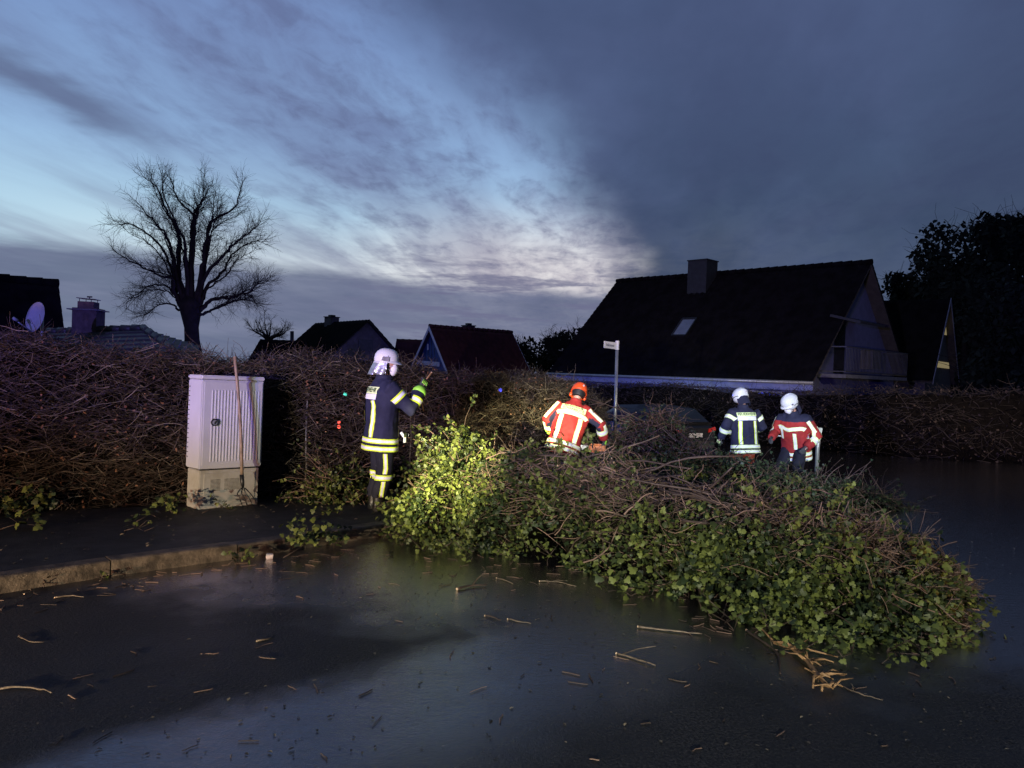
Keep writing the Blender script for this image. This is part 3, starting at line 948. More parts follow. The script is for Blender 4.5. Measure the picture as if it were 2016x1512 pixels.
# dark steep roof at far left, with satellite dish in front
aL = at(115, 561, 24.0)
uL = Vector((-0.7, -0.71, 0)).normalized()
nL = Vector((0.71, -0.70, 0))
AL = aL + nL * 1.6
hL, PL, _, _ = gable_house('tiled_house', (AL.x, AL.y), (uL.x, uL.y), 7.0, 3.2, aL.z - 3.2, aL.z, -0.2, M_ROOFD, M_WALL_D,
                           'black steep tiled roof above the hedge at the left edge', over=0.05, barge=None)
# low outbuilding with hipped roof and brick chimney
ob = empty('outbuilding', at(250, 780, 16.0).to_tuple()[:2] + (0.0,), label='low shallow-roofed outbuilding with a capped brick chimney behind the hedge', cat='building')
ol = Vector(ob.location)
r1, r2, e_ = at(95, 655, 17.2), at(282, 648, 16.4), at(392, 682, 18.0)
f1, f2 = at(60, 735, 13.2), at(388, 722, 13.4)
b1_ = at(95, 690, 21.0); b2_ = at(330, 690, 21.0)
m_low = mat('weathered_tile', (0.032, 0.026, 0.026), 0.55, 0.5, 2.0, 0.5, 12.0, spec=0.4)
MB_roof = MB()
nq = 10
def tri_rows(a, b_, c_, d, rows_, mb):
    """courses of tiles between edge a-b (top) and c-d (bottom)"""
    for q in range(rows_):
        f0, f1_ = q / rows_, (q + 1) / rows_
        t0, t1, t2, t3 = a.lerp(c_, f0), b_.lerp(d, f0), b_.lerp(d, f1_), a.lerp(c_, f1_)
        up_ = Vector((0, 0, 0.03))
        mb.add([t0 - ol, t1 - ol, t2 + up_ - ol, t3 + up_ - ol], [(0, 1, 2, 3)])
        mb.add([t3 + up_ - ol, t2 + up_ - ol, t2 - ol, t3 - ol], [(0, 1, 2, 3)])
tri_rows(r1, r2, f1, f2, 9, MB_roof)
tri_rows(r2, r2 + Vector((0.02, 0, 0)), f2, e_, 9, MB_roof)
MB_roof.add([r1 - ol, r2 - ol, b2_ - ol, b1_ - ol], [(0, 1, 2, 3)])
MB_roof.build('roof', m_low, ob)
wl = MB(); wl.prism([Vector((f1.x + 0.2, f1.y + 0.3, -0.3)) - ol, Vector((f2.x - 0.1, f2.y + 0.3, -0.3)) - ol, Vector((b2_.x - 0.3, b2_.y - 0.3, -0.3)) - ol, Vector((b1_.x + 0.3, b1_.y - 0.3, -0.3)) - ol], (0, 0, 1.7))
wl.build('wall', mat('white_render', (0.55, 0.55, 0.53), 0.85, 0.2, 3.0), ob)
for q in range(9):                       # ridge caps
    a, b_ = r1.lerp(r2, q / 9), r1.lerp(r2, (q + 1.05) / 9)
    MB().tube([a - ol + Vector((0, 0, 0.03)), b_ - ol + Vector((0, 0, 0.02))], [0.085, 0.07], 7).build('ridge_tile', m_low, ob, smooth=True)
for q in range(8):
    a, b_ = r2.lerp(f2, q / 8), r2.lerp(f2, (q + 1.05) / 8)
    MB().tube([a - ol + Vector((0, 0, 0.03)), b_ - ol + Vector((0, 0, 0.02))], [0.085, 0.07], 7).build('ridge_tile', m_low, ob, smooth=True)
cb = at(174, 652, 16.9); ct = at(174, 612, 16.9)
m_cb = mat('chimney_brick', (0.075, 0.050, 0.050), 0.9, 0.4, 10.0, 0.5, 40.0)
cc_ = MB(); cc_.box(Vector((cb.x, cb.y, (cb.z + ct.z) / 2 - 0.1)) - ol, (0.50, 0.50, ct.z - cb.z + 0.3), Matrix.Rotation(0.15, 3, 'Z'))
ch = cc_.build('chimney', m_cb, ob)
MB().box(ct - ol + Vector((0, 0, 0.012)), (0.66, 0.62, 0.022), Matrix.Rotation(0.15, 3, 'Z')).build('chimney_plate', M_DARKM, ch)
MB().box(ct - ol + Vector((0, 0, 0.11)), (0.33, 0.33, 0.17), Matrix.Rotation(0.15, 3, 'Z')).build('chimney_head', m_cb, ch)
cp = MB()
for (sx_, sy_) in ((-1, -1), (1, -1), (-1, 1), (1, 1)): cp.tube([ct - ol + Vector((sx_ * 0.13, sy_ * 0.13, 0.19)), ct - ol + Vector((sx_ * 0.13, sy_ * 0.13, 0.255))], 0.008, 5)
cp.box(ct - ol + Vector((0, 0, 0.26)), (0.38, 0.36, 0.014), Matrix.Rotation(0.15, 3, 'Z') @ Matrix.Rotation(0.05, 3, 'Y'))
cp.tube([ct - ol + Vector((0.02, 0, 0.26)), ct - ol + Vector((0.02, 0, 0.31))], 0.012, 5); cp.box(ct - ol + Vector((0.02, 0, 0.31)), (0.11, 0.02, 0.03))
cp.build('rain_cap', M_DARKM, ch)

# satellite dish on its mast
dc = at(73, 625, 14.2)
dish = empty('satellite_dish', (dc.x, dc.y, SIDE_Z - 0.1), label='pale satellite dish on a mast seen edge-on above the hedge', cat='satellite dish')
dl = Vector(dish.location)
ax = Vector((-0.42, -0.88, 0.20)).normalized()      # the dish faces right, a little towards us
e1 = Vector((0, 0, 1)).cross(ax).normalized(); e2 = ax.cross(e1)
V, F = [], []
nr_, ns_ = 7, 30
for r_ in range(nr_):
    for k in range(ns_):
        q = r_ / (nr_ - 1); a = 2 * math.pi * k / ns_
        V.append(dc - dl + (e1 * math.cos(a) * 0.255 + e2 * math.sin(a) * 0.285) * q + ax * (0.085 * q * q - 0.04))
for r_ in range(nr_):
    for k in range(ns_):
        q = r_ / (nr_ - 1); a = 2 * math.pi * k / ns_
        V.append(dc - dl + (e1 * math.cos(a) * 0.258 + e2 * math.sin(a) * 0.288) * q + ax * (0.085 * q * q - 0.052))
H_ = nr_ * ns_
for r_ in range(nr_ - 1):
    for k in range(ns_):
        k2 = (k + 1) % ns_
        F.append((r_ * ns_ + k, r_ * ns_ + k2, (r_ + 1) * ns_ + k2, (r_ + 1) * ns_ + k))
        F.append((H_ + r_ * ns_ + k, H_ + (r_ + 1) * ns_ + k, H_ + (r_ + 1) * ns_ + k2, H_ + r_ * ns_ + k2))
for k in range(ns_):
    k2 = (k + 1) % ns_
    F.append(((nr_ - 1) * ns_ + k, (nr_ - 1) * ns_ + k2, H_ + (nr_ - 1) * ns_ + k2, H_ + (nr_ - 1) * ns_ + k))
M_DISH = mat('dish_grey', (0.36, 0.35, 0.36), 0.55, 0.2, 6.0)
obj('reflector', mesh_np('reflector', V, F, [M_DISH], smooth=True), dish)
MB().tube([Vector((0, 0, 0)), dc - dl - ax * 0.10 + Vector((0, 0, -0.25)), dc - dl - ax * 0.10 + Vector((0, 0, 0.10))], 0.028, 8).build('mast', M_STEEL, dish, smooth=True)
MB().tube([dc - dl - e2 * 0.30, dc - dl - e2 * 0.16 + ax * 0.36], 0.012, 6).build('feed_arm', M_STEEL, dish, smooth=True)
MB().tube([dc - dl - e2 * 0.16 + ax * 0.33, dc - dl - e2 * 0.13 + ax * 0.42], 0.028, 8).build('receiver', M_DISH, dish, smooth=True)


# ------------------------------------------------------------------ trees
def grow_twigs(P0, D0, L0, n_per, lrange, curl, up=0.0):
    """side shoots from points along given paths"""
    N = len(P0)
    idx_ = np.repeat(np.arange(N), n_per)
    p = P0[idx_]; d = D0[idx_] + rng.normal(0, 0.62, (len(idx_), 3)); d[:, 2] += up
    d /= np.linalg.norm(d, axis=1, keepdims=True)
    L = rng.uniform(*lrange, len(idx_)) * L0[idx_]
    return wiggle_paths(p, d, L, 5, curl), L


def bare_tree(name, base, trunk_pts, trunk_r, limbs, label, s=1.0, n1=9, n2=5, n3=4, r_twig=0.007, group=None, tw=1.0):
    root = empty(name, tuple(base), label=label, cat='tree', group=group)
    b0 = Vector(base)
    MB().tube([Vector(p) - b0 for p in trunk_pts], trunk_r, 14).build('trunk', M_BARK, root, smooth=True)
    allP, allD, allS = [], [], []
    for li, (pts, r0) in enumerate(limbs):
        pr = []
        q = [np.array(p, float) for p in pts]
        q = [2 * q[0] - q[1]] + q + [2 * q[-1] - q[-2]]
        for i_ in range(1, len(q) - 2):
            for t in np.linspace(0, 1, 5, endpoint=False):
                a, b_, c_, d = q[i_ - 1], q[i_], q[i_ + 1], q[i_ + 2]
                pr.append(0.5 * ((2 * b_) + (-a + c_) * t + (2 * a - 5 * b_ + 4 * c_ - d) * t * t + (-a + 3 * b_ - 3 * c_ + d) * t ** 3))
        pr.append(q[-2]); pr = np.array(pr)
        pr[1:-1] += rng.normal(0, 0.018 * s, (len(pr) - 2, 3))
        n = len(pr)
        rr = [r0 * (1 - 0.93 * (k / (n - 1)) ** 0.8) + 0.004 for k in range(n)]
        MB().tube([Vector(p) - b0 for p in pr], rr, 7).build('limb', M_BARK, root, smooth=True)
        T = np.gradient(pr, axis=0); T /= np.linalg.norm(T, axis=1, keepdims=True)
        for k in range(n):
            f = k / (n - 1)
            if f > 0.22:
                allP.append(pr[k]); allD.append(T[k]); allS.append(1.0 - 0.45 * f)
    allP, allD, allS = np.array(allP), np.array(allD), np.array(allS)
    W1, L1 = grow_twigs(allP, allD, allS, n1 // 3, (0.7 * s * tw, 1.7 * s * tw), 0.13, 0.22)
    sel = W1[:, 1:].reshape(-1, 3); T1 = np.gradient(W1, axis=1)[:, 1:].reshape(-1, 3); T1 /= np.linalg.norm(T1, axis=1, keepdims=True)
    W2, L2 = grow_twigs(sel, T1, np.ones(len(sel)), n2 // 2, (0.3 * s * tw, 0.85 * s * tw), 0.16, 0.12)
    vs, fs = [], []
    off = 0
    for (W, r) in ((W1, r_twig * 2.2), (W2, r_twig)):
        V, F = tubes_np(W, np.full(W.shape[:2], r) * np.linspace(1.2, 0.45, 5)[None] , 3)
        vs.append(V); fs.append(F + off); off += len(V)
    obj('twigs', mesh_np('twigs', np.concatenate(vs) - np.array(b0), np.concatenate(fs), [M_BARK]), root, kind='stuff')
    return root


TD = 28.0
def lp(pts, dy0, dy1):
    n = len(pts)
    return [tuple(at(376 + (x - 376) * 0.90, 600 + (y - 600) * 0.93, TD + dy0 + (dy1 - dy0) * i_ / (n - 1))) for i_, (x, y) in enumerate(pts)]
tb = at(378, 690, TD)
tree_limbs = []
for (pts, r0, dy) in (
    ([(356, 600), (338, 572), (336, 545), (300, 535), (252, 512), (205, 483)], 0.14, -0.8),
    ([(352, 598), (340, 560), (333, 520), (300, 465), (250, 432), (206, 430)], 0.15, 0.6),
    ([(360, 596), (344, 540), (338, 500), (320, 450), (296, 425), (255, 380)], 0.17, -0.4),
    ([(362, 590), (350, 520), (350, 450), (322, 400), (300, 350), (272, 330)], 0.16, 0.9),
    ([(370, 592), (366, 520), (362, 470), (345, 430), (318, 375), (312, 325)], 0.15, -1.0),
    ([(376, 590), (377, 500), (378, 440), (380, 410), (348, 378), (330, 330)], 0.20, 0.3),
    ([(378, 588), (379, 500), (382, 420), (390, 395), (402, 372), (405, 325)], 0.17, 1.1),
    ([(388, 590), (402, 520), (408, 470), (420, 425), (470, 395), (488, 345)], 0.20, -0.6),
    ([(392, 592), (404, 530), (412, 470), (420, 430), (424, 400), (430, 360)], 0.14, 0.8),
    ([(392, 598), (406, 540), (438, 505), (470, 472), (500, 450), (528, 425)], 0.15, -0.9),
    ([(396, 602), (412, 560), (448, 530), (462, 500), (500, 470), (535, 465)], 0.13, 0.5),
    ([(396, 612), (420, 590), (460, 585), (498, 575), (520, 560), (545, 548)], 0.14, -0.3),
    ([(394, 622), (416, 614), (450, 600), (480, 590), (500, 590), (520, 600)], 0.10, 0.9),
    ([(352, 604), (340, 578), (318, 560), (285, 560), (262, 575), (235, 590)], 0.09, 1.2),
    ([(350, 612), (336, 600), (312, 598), (290, 612), (275, 622)], 0.07, -1.0),
):
    tree_limbs.append((lp(pts, 0.0, dy), r0 * 0.58))
    if len(pts) > 5:
        tree_limbs.append((lp([(x + (q * 4.5 if q else 0) * (1 if x > 376 else -1) * (0.6 if len(tree_limbs) % 4 else -1.2), y - q * 2.5 * (1 if len(tree_limbs) % 3 else -1.5)) for q, (x, y) in enumerate(pts[:-1])], 0.3, -dy), r0 * 0.34))
tp = [at(380, 720, TD), at(379, 690, TD), at(378, 668, TD), at(377, 645, TD), at(376, 620, TD), at(374, 600, TD), at(374, 585, TD)]
bare_tree('bare_tree', tb, tp, [0.40, 0.32, 0.26, 0.25, 0.34, 0.40, 0.18], tree_limbs, 'large bare pollarded tree spreading against the dusk sky', n1=6, n2=5, r_twig=0.0036, tw=0.70)


def small_bare_tree(base_px, top_px, Y, spread, n_limb, label, name='bare_tree', seed=0, s=0.8, group=None, r=0.16):
    rnd = random.Random(seed)
    b = at(base_px[0], base_px[1], Y); t = at(top_px[0], top_px[1], Y)
    h = t.z - b.z
    fork = b + Vector((0, 0, h * 0.30))
    limbs = []
    for k in range(n_limb):
        a = 2 * math.pi * k / n_limb + rnd.uniform(-0.3, 0.3)
        rr = spread * rnd.uniform(0.35, 1.0)
        e_ = b + Vector((math.cos(a) * rr, math.sin(a) * rr, h * rnd.uniform(0.66, 0.98) * (1.12 - 0.38 * rr / spread)))
        mid_ = fork.lerp(e_, 0.5) + Vector((math.cos(a) * rr * 0.16, math.sin(a) * rr * 0.16, -h * 0.03))
        limbs.append(([tuple(fork - Vector((0, 0, 0.2))), tuple(fork.lerp(mid_, 0.5)), tuple(mid_), tuple(e_)], r * 0.55))
    return bare_tree(name, b, [b - Vector((0, 0, 0.5)), b, fork], [r * 1.2, r, r * 0.8], limbs, label, s=s, n1=4, n2=4, r_twig=0.0065, group=group)


small_bare_tree((528, 690), (528, 612), 58.0, 1.9, 11, 'small rounded bare tree between the large tree and stove pipe', seed=3, s=0.55, r=0.2)
small_bare_tree((1015, 725), (1012, 648), 70.0, 1.3, 7, 'thin bare tree directly right of the red-roofed house', seed=5, s=0.6)
small_bare_tree((1100, 735), (1105, 636), 66.0, 2.4, 10, 'bare shrubby tree in front of the dark thicket', seed=6, s=0.7)
small_bare_tree((1145, 735), (1150, 628), 68.0, 2.2, 10, 'bare shrubby tree touching the large roof edge', seed=8, s=0.7)


M_EVG = mat('evergreen', (0.010, 0.014, 0.010), 0.85, 0.5, 1.0, tint=(0.020, 0.026, 0.018), spec=0.12)
def leafy_tree(name, base, h, rx, label, seed, n=4200, leaf=0.42, group=None, n_lobe=26, low=0.12):
    rs = np.random.default_rng(seed)
    root = empty(name, tuple(base), label=label, cat='tree', group=group)
    MB().tube([(0, 0, -0.3), (0.05, 0, h * 0.3), (0.0, 0.1, h * 0.62), (0.05, 0.0, h * 0.9)], [h * 0.032, h * 0.026, h * 0.016, h * 0.004], 9).build('trunk', M_BARK, root, smooth=True)
    # clumps of leaves on an uneven crown
    cth = rs.uniform(0, 2 * np.pi, n_lobe); cz = rs.uniform(low, 0.92, n_lobe)
    prof = np.sqrt(np.clip(1 - ((cz - 0.48) / 0.54) ** 2, 0.05, 1))
    cr = prof * rx * rs.uniform(0.35, 0.95, n_lobe)
    C = np.stack([np.cos(cth) * cr, np.sin(cth) * cr, cz * h], 1)
    rad_ = rs.uniform(0.16, 0.34, n_lobe) * rx * 1.1
    k = rs.integers(0, n_lobe, n)
    d = rs.normal(0, 1, (n, 3)); d /= np.linalg.norm(d, axis=1, keepdims=True)
    P = C[k] + d * (rad_[k] * rs.uniform(0.3, 1.15, n) ** 0.6)[:, None]
    Rm = rand_rot(n, d, 0.9)
    V, F = leaves_np(P, Rm, leaf * rs.uniform(0.5, 1.2, n), OVAL_V, OVAL_F)
    obj('crown', mesh_np('crown', V, F, [M_EVG], tint=np.repeat(rs.random(n), len(OVAL_V))), root)
    tw = wiggle_paths(C[rs.integers(0, n_lobe, 500)], np.abs(rs.normal(0, 1, (500, 3))) * np.array([1, 1, 1.0]) * rs.choice([-1, 1], (500, 3)) * np.array([1, 1, 0]) + np.array([0, 0, 0.6]), rs.uniform(0.9, 2.2, 500) * rx / 3.5, 5, 0.2)
    V, F = tubes_np(tw, np.full(tw.shape[:2], 0.016) * np.linspace(1.2, 0.5, 5)[None], 3)
    obj('twigs', mesh_np('twigs', V, F, [M_BARK]), root, kind='stuff')
    return root


for (px, py, Y, rx, sd_, lb) in (
    (1800, 545, 62, 3.2, 11, 'soft dark tree nearest the large house gable in the wood'),
    (1868, 478, 60, 4.2, 12, 'broad dark tree rising behind the steep house in the wood'),
    (1935, 440, 56, 4.6, 13, 'tallest dark tree near the right edge of the wood'),
    (2012, 425, 52, 4.4, 14, 'dark tree cut by the right picture edge in the wood'),
    (2090, 400, 50, 5.0, 15, 'outermost dark tree of the wood beside the picture edge'),
    (1905, 560, 47, 3.0, 16, 'lower dark tree in front of the wood beside the steep house'),
    (2025, 600, 36, 2.6, 17, 'low bushy dark tree standing over the far hedge'),
    (2060, 560, 34, 3.6, 18, 'bushy dark tree over the far hedge at the picture edge')):
    t = at(px, py, Y)
    b = Vector((t.x, t.y, -0.8))
    leafy_tree('dark_tree', b, (t.z + 0.8) * 1.04, rx, lb, sd_, leaf=0.5 if Y > 45 else 0.34, group='trees of the dark wood', n=5200)
t = at(1062, 660, 72.0)
leafy_tree('thicket', Vector((t.x, t.y, -1.0)), t.z + 1.0, 2.6, 'dense dark thicket between the red roof and the large house', 31, n=3000, leaf=0.4)
t = at(1120, 655, 74.0)
leafy_tree('thicket', Vector((t.x, t.y, -1.0)), t.z + 1.0, 2.8, 'dense dark thicket against the left roof edge of the large house', 32, n=3000, leaf=0.4)

# ------------------------------------------------------------------ the fire engine behind the camera (its lamps light the scene; unseen cab roof added to cut the beacon low)
eh = Vector((0.45, 0.89, 0)).normalized(); er = Vector((eh.y, -eh.x, 0))
eng = empty('fire_engine', (-7.6, -7.5, gz(-7.6, -7.5)), label='red fire engine standing behind the viewer with its lamps on', cat='fire engine')
eng.rotation_euler = (0, 0, math.atan2(eh.y, eh.x))
M_ENG = mat('engine_red', (0.42, 0.02, 0.015), 0.35, 0.1, 2.0, coat=0.5)
def ebox(name, c_, sz, mt, bw=0.05, parent=None):
    b_ = MB(); b_.box(c_, sz); me = b_.mesh(name, mt); bevel_mesh(me, bw); return obj(name, me, parent or eng)
ebox('cab', (-1.05, 0, 1.63), (2.10, 2.40, 2.21), M_ENG, 0.04)
ebox('body', (-4.6, 0, 1.68), (4.9, 2.45, 2.3), M_ENG, 0.05)
ebox('chassis', (-3.6, 0, 0.52), (6.9, 1.6, 0.30), M_BLACK, 0.02)
ebox('bumper', (0.06, 0, 0.62), (0.22, 2.40, 0.34), M_WHITE, 0.05)
ebox('windscreen', (0.005, 0, 2.05), (0.03, 2.1, 0.85), M_GLASS, 0.008)
for q in (1, -1):
    ebox('side_window', (-0.9, q * 1.205, 2.05), (1.4, 0.03, 0.75), M_GLASS, 0.008)
    ebox('roller_shutter', (-4.6, q * 1.232, 1.75), (3.9, 0.03, 1.5), M_STEEL, 0.008)
    ebox('headlight', (0.012, q * 0.95, 0.98), (0.03, 0.34, 0.22), M_GLASS, 0.01)
    for x in (-1.0, -5.2):
        wv = MB(); wv.tube([(x, q * 0.85, 0.5), (x, q * 1.18, 0.5)], 0.5, 24); wo = wv.build('wheel', M_BLACK, eng)
        rv = MB(); rv.tube([(x, q * 1.17, 0.5), (x, q * 1.20, 0.5)], 0.28, 12); rv.build('rim', M_STEEL, wo)
    bb = MB(); bb.tube([(-1.55, q * 0.55, 2.735), (-1.55, q * 0.55, 2.86), (-1.55, q * 0.55, 2.90)], [0.10, 0.09, 0.05], 14); bb.build('beacon', mat('blue_dome', (0.02, 0.03, 0.4), 0.2, 0.1, 5.0), eng, smooth=True)
# ================================================================== things near the camera
def text_mesh(txt, size, align='CENTER', space=1.0, bold=0.0):
    cu = bpy.data.curves.new('lettering', 'FONT')
    cu.body = txt; cu.size = size; cu.align_x = align; cu.align_y = 'CENTER'; cu.resolution_u = 2
    cu.space_character = space; cu.offset = bold
    o = bpy.data.objects.new('lettering_tmp', cu); col.objects.link(o)
    dg = bpy.context.evaluated_depsgraph_get()
    me = bpy.data.meshes.new_from_object(o.evaluated_get(dg))
    bpy.data.objects.remove(o); bpy.data.curves.remove(cu)
    bm = bmesh.new(); bm.from_mesh(me); bmesh.ops.triangulate(bm, faces=bm.faces[:]); bm.to_mesh(me); bm.free()
    return me


# ------------------------------------------------------------------ street cabinet
M_CAB = mat('cabinet_grey', (0.40, 0.40, 0.43), 0.5, 0.10, 2.5, 0.15, 220.0, dist=0.001, spec=0.35)
M_PLINTH = mat('cabinet_plinth', (0.33, 0.32, 0.30), 0.7, 0.42, 5.0, 0.3, 90.0, dist=0.002, color2=(0.25, 0.235, 0.20), spec=0.25)
C0, C1 = G(390, 1003, SIDE_Z), G(507, 993, SIDE_Z)
ce = (C1 - C0); ce.z = 0; CW = ce.length; ce.normalize()
cn = Vector((ce.y, -ce.x, 0))                      # towards the road
CD, CH, CB = 0.30, 1.47, 0.43
cabinet = empty('street_cabinet', (C0 + C1) / 2 - cn * CD / 2, label='pale grey street cabinet with ribbed door standing on the pavement', cat='cabinet')
cabinet.location.z = gz(cabinet.location.x, cabinet.location.y) + SIDE_Z
cabinet.rotation_euler = (R(-0.6), R(0.9), math.atan2(ce.y, ce.x))
b_ = MB(); b_.box((0, 0, CB / 2), (CW, CD, CB)); me = b_.mesh('plinth', M_PLINTH); bevel_mesh(me, 0.008); pl = obj('plinth', me, cabinet)
b_ = MB(); b_.box((0, 0, (CB + 0.012 + CH - 0.05) / 2), (CW + 0.035, CD + 0.035, CH - 0.05 - CB - 0.012)); me = b_.mesh('body', M_CAB); bevel_mesh(me, 0.010); obj('body', me, cabinet)
b_ = MB(); b_.box((0, 0, CH - 0.022), (CW + 0.05, CD + 0.05, 0.044)); me = b_.mesh('lid', M_CAB); bevel_mesh(me, 0.012, 3); obj('lid', me, cabinet)
FY = -(CD + 0.035) / 2
b_ = MB(); b_.box((0.0, FY - 0.007, (CB + CH) / 2 - 0.01), (CW - 0.01, 0.014, CH - CB - 0.12)); me = b_.mesh('door', M_CAB); bevel_mesh(me, 0.005); door = obj('door', me, cabinet)
V, F = [], []
prof = [(-0.011, 0.0), (-0.007, -0.0035), (0.0, -0.005), (0.007, -0.0035), (0.011, 0.0)]
zr0, zr1 = CB + 0.09, CH - 0.16
for z, k in ((zr0, 0.15), (zr0 + 0.012, 1.0), (zr1 - 0.012, 1.0), (zr1, 0.15)):
    for (x, y) in prof: V.append((x, y * k, z))
n_ = len(prof)
for r_ in range(3):
    for k in range(n_ - 1): F.append((r_ * n_ + k, r_ * n_ + k + 1, (r_ + 1) * n_ + k + 1, (r_ + 1) * n_ + k))
rib_me = mesh_np('rib', V, F, [M_CAB], smooth=True)
NR = 16
for k in range(NR):
    o = obj('rib', rib_me, door); o.location = (-CW / 2 + 0.10 + (CW - 0.15) * k / (NR - 1), FY - 0.0142, 0)
lk = MB()
for r_, y0, y1, mi in ((0.040, 0.0, 0.016, 0), (0.027, 0.014, 0.024, 1)):
    lk.tube([(0, FY - 0.022 - y0, 0), (0, FY - 0.022 - y1, 0)], r_, 20, mi)
lk.box((0, FY - 0.048, 0), (0.014, 0.008, 0.034), Matrix.Rotation(0.5, 3, 'Y'))
lo = lk.build('lock', [M_DARKM, M_STEEL], door); lo.location = (-CW / 2 + 0.125, 0.0, 0.955)
# louvre slits down the side edge
for k in range(16):
    o = MB().box((-(CW + 0.035) / 2 - 0.001, 0.142, 0.56 + k * 0.052), (0.006, 0.045, 0.009)).build('side_slit', M_BLACK, cabinet)
pf = MB(); pf.box((0.0, -CD / 2 - 0.004, 0.24), (CW - 0.10, 0.008, 0.30)); pp_ = pf.build('plinth_panel', M_PLINTH, pl)
hl_ = MB()
for (xa, xb) in ((-0.22, -0.10), (-0.06, 0.17)):
    nx = int((xb - xa) / 0.0145)
    for ix in range(nx):
        for iz in range(9): hl_.box((xa + ix * 0.0145, -CD / 2 - 0.009, 0.20 + iz * 0.0145), (0.0075, 0.003, 0.0075))
hl_.build('perforation', mat('perforation_dark', (0.09, 0.085, 0.07), 0.9, 0.3, 10.0), pp_, kind='stuff')
MB().box((0, -CD / 2 + 0.01, CB + 0.004), (CW - 0.01, 0.03, 0.016)).build('seam', M_BLACK, cabinet)

# ------------------------------------------------------------------ garden fork leaning on it
fk_tip = G(490, 1001, SIDE_Z)
fk_top = at(462, 702, 8.42)
fk_soc = fk_tip.lerp(fk_top, 0.195) + Vector((-0.045, 0, 0.0))
fork = empty('garden_fork', tuple(fk_tip), label='long-handled four-pronged garden fork leaning against the grey cabinet', cat='garden fork')
fl_ = Vector(fork.location)
hp = [fk_soc.lerp(fk_top, q) - fl_ + Vector((0.018 * math.sin(q * 3.1), 0, 0)) for q in np.linspace(0, 1, 9)]
MB().tube(hp, [0.018, 0.018, 0.0175, 0.017, 0.0165, 0.016, 0.0165, 0.018, 0.019], 10).build('handle', mat('worn_wood', (0.21, 0.145, 0.095), 0.6, 0.5, 12.0, 0.4, 50.0), fork, smooth=True)
fdir = (fk_tip - fk_top).normalized()
MB().tube([fk_soc - fl_ - fdir * 0.05, fk_soc - fl_ + fdir * 0.05, fk_soc - fl_ + fdir * 0.10], [0.024, 0.022, 0.012], 10).build('socket', M_DARKM, fork, smooth=True)
fside = Vector((0.80, 0.55, 0)).normalized()
s0 = fk_soc - fl_ + fdir * 0.10
for k in range(4):
    w = (k - 1.5) * 0.046
    w2 = (k - 1.5) * 0.056
    outw = Vector((0.25, -0.6, 0)).normalized()
    tip = Vector((0.0, 0.0, 0.01)) + fside * (w2 + 0.02)
    p1 = s0 + fside * w * 0.4 + fdir * 0.01
    p2 = s0 + fside * w + fdir * 0.06 + outw * 0.018
    p3 = s0.lerp(tip, 0.55) + fside * w * 0.45 + outw * 0.030
    MB().tube([s0, p1, p2, p3, tip], [0.008, 0.0075, 0.007, 0.006, 0.003], 7).build('prong', M_DARKM, fork, smooth=True)

# ------------------------------------------------------------------ street name sign
SY = 17.0
sb = at(1214, 765, SY); sb.z = gz(sb.x, sb.y) + 0.1
st_ = at(1215.5, 671, SY)
sign = empty('street_sign', tuple(sb), label='slim street name sign on a pole beyond the end of the hedge', cat='street sign')
sl_ = Vector(sign.location)
MB().tube([Vector((0, 0, -0.05)), st_ - sl_ - Vector((0, 0, 0.19))], 0.034, 14).build('pole', M_STEEL, sign, smooth=True)
MB().tube([st_ - sl_ - Vector((0, 0, 0.20)), st_ - sl_], 0.042, 14).build('sleeve', M_WHITE, sign, smooth=False)
pd = Vector((-0.40, -0.46, 0.015)).normalized()
pn = pd.cross(Vector((0, 0, 1))).normalized()
if pn.y > 0: pn = -pn
pu = pn.cross(pd).normalized()
if pu.z < 0: pu = -pu
pc_ = st_ - sl_ - Vector((0, 0, 0.118)) + pd * (0.05 + 0.235)
Mp = Matrix((-pd, pn, pu)).transposed()
b_ = MB(); b_.box((0, 0, 0), (0.47, 0.02, 0.150)); me = b_.mesh('plate', M_WHITE); bevel_mesh(me, 0.006)
plate = obj('plate', me, sign); plate.matrix_local = Matrix.Translation(pc_) @ Mp.to_4x4()
tm = text_mesh('Eekkampstr.', 0.092, space=0.92)
tm.materials.clear(); tm.materials.append(mat('sign_print', (0.012, 0.014, 0.05), 0.6, 0.1, 5.0))
for v in tm.vertices: v.co = Vector((v.co.x * 0.84, 0.0125, v.co.y))
to = obj('lettering', tm, plate)
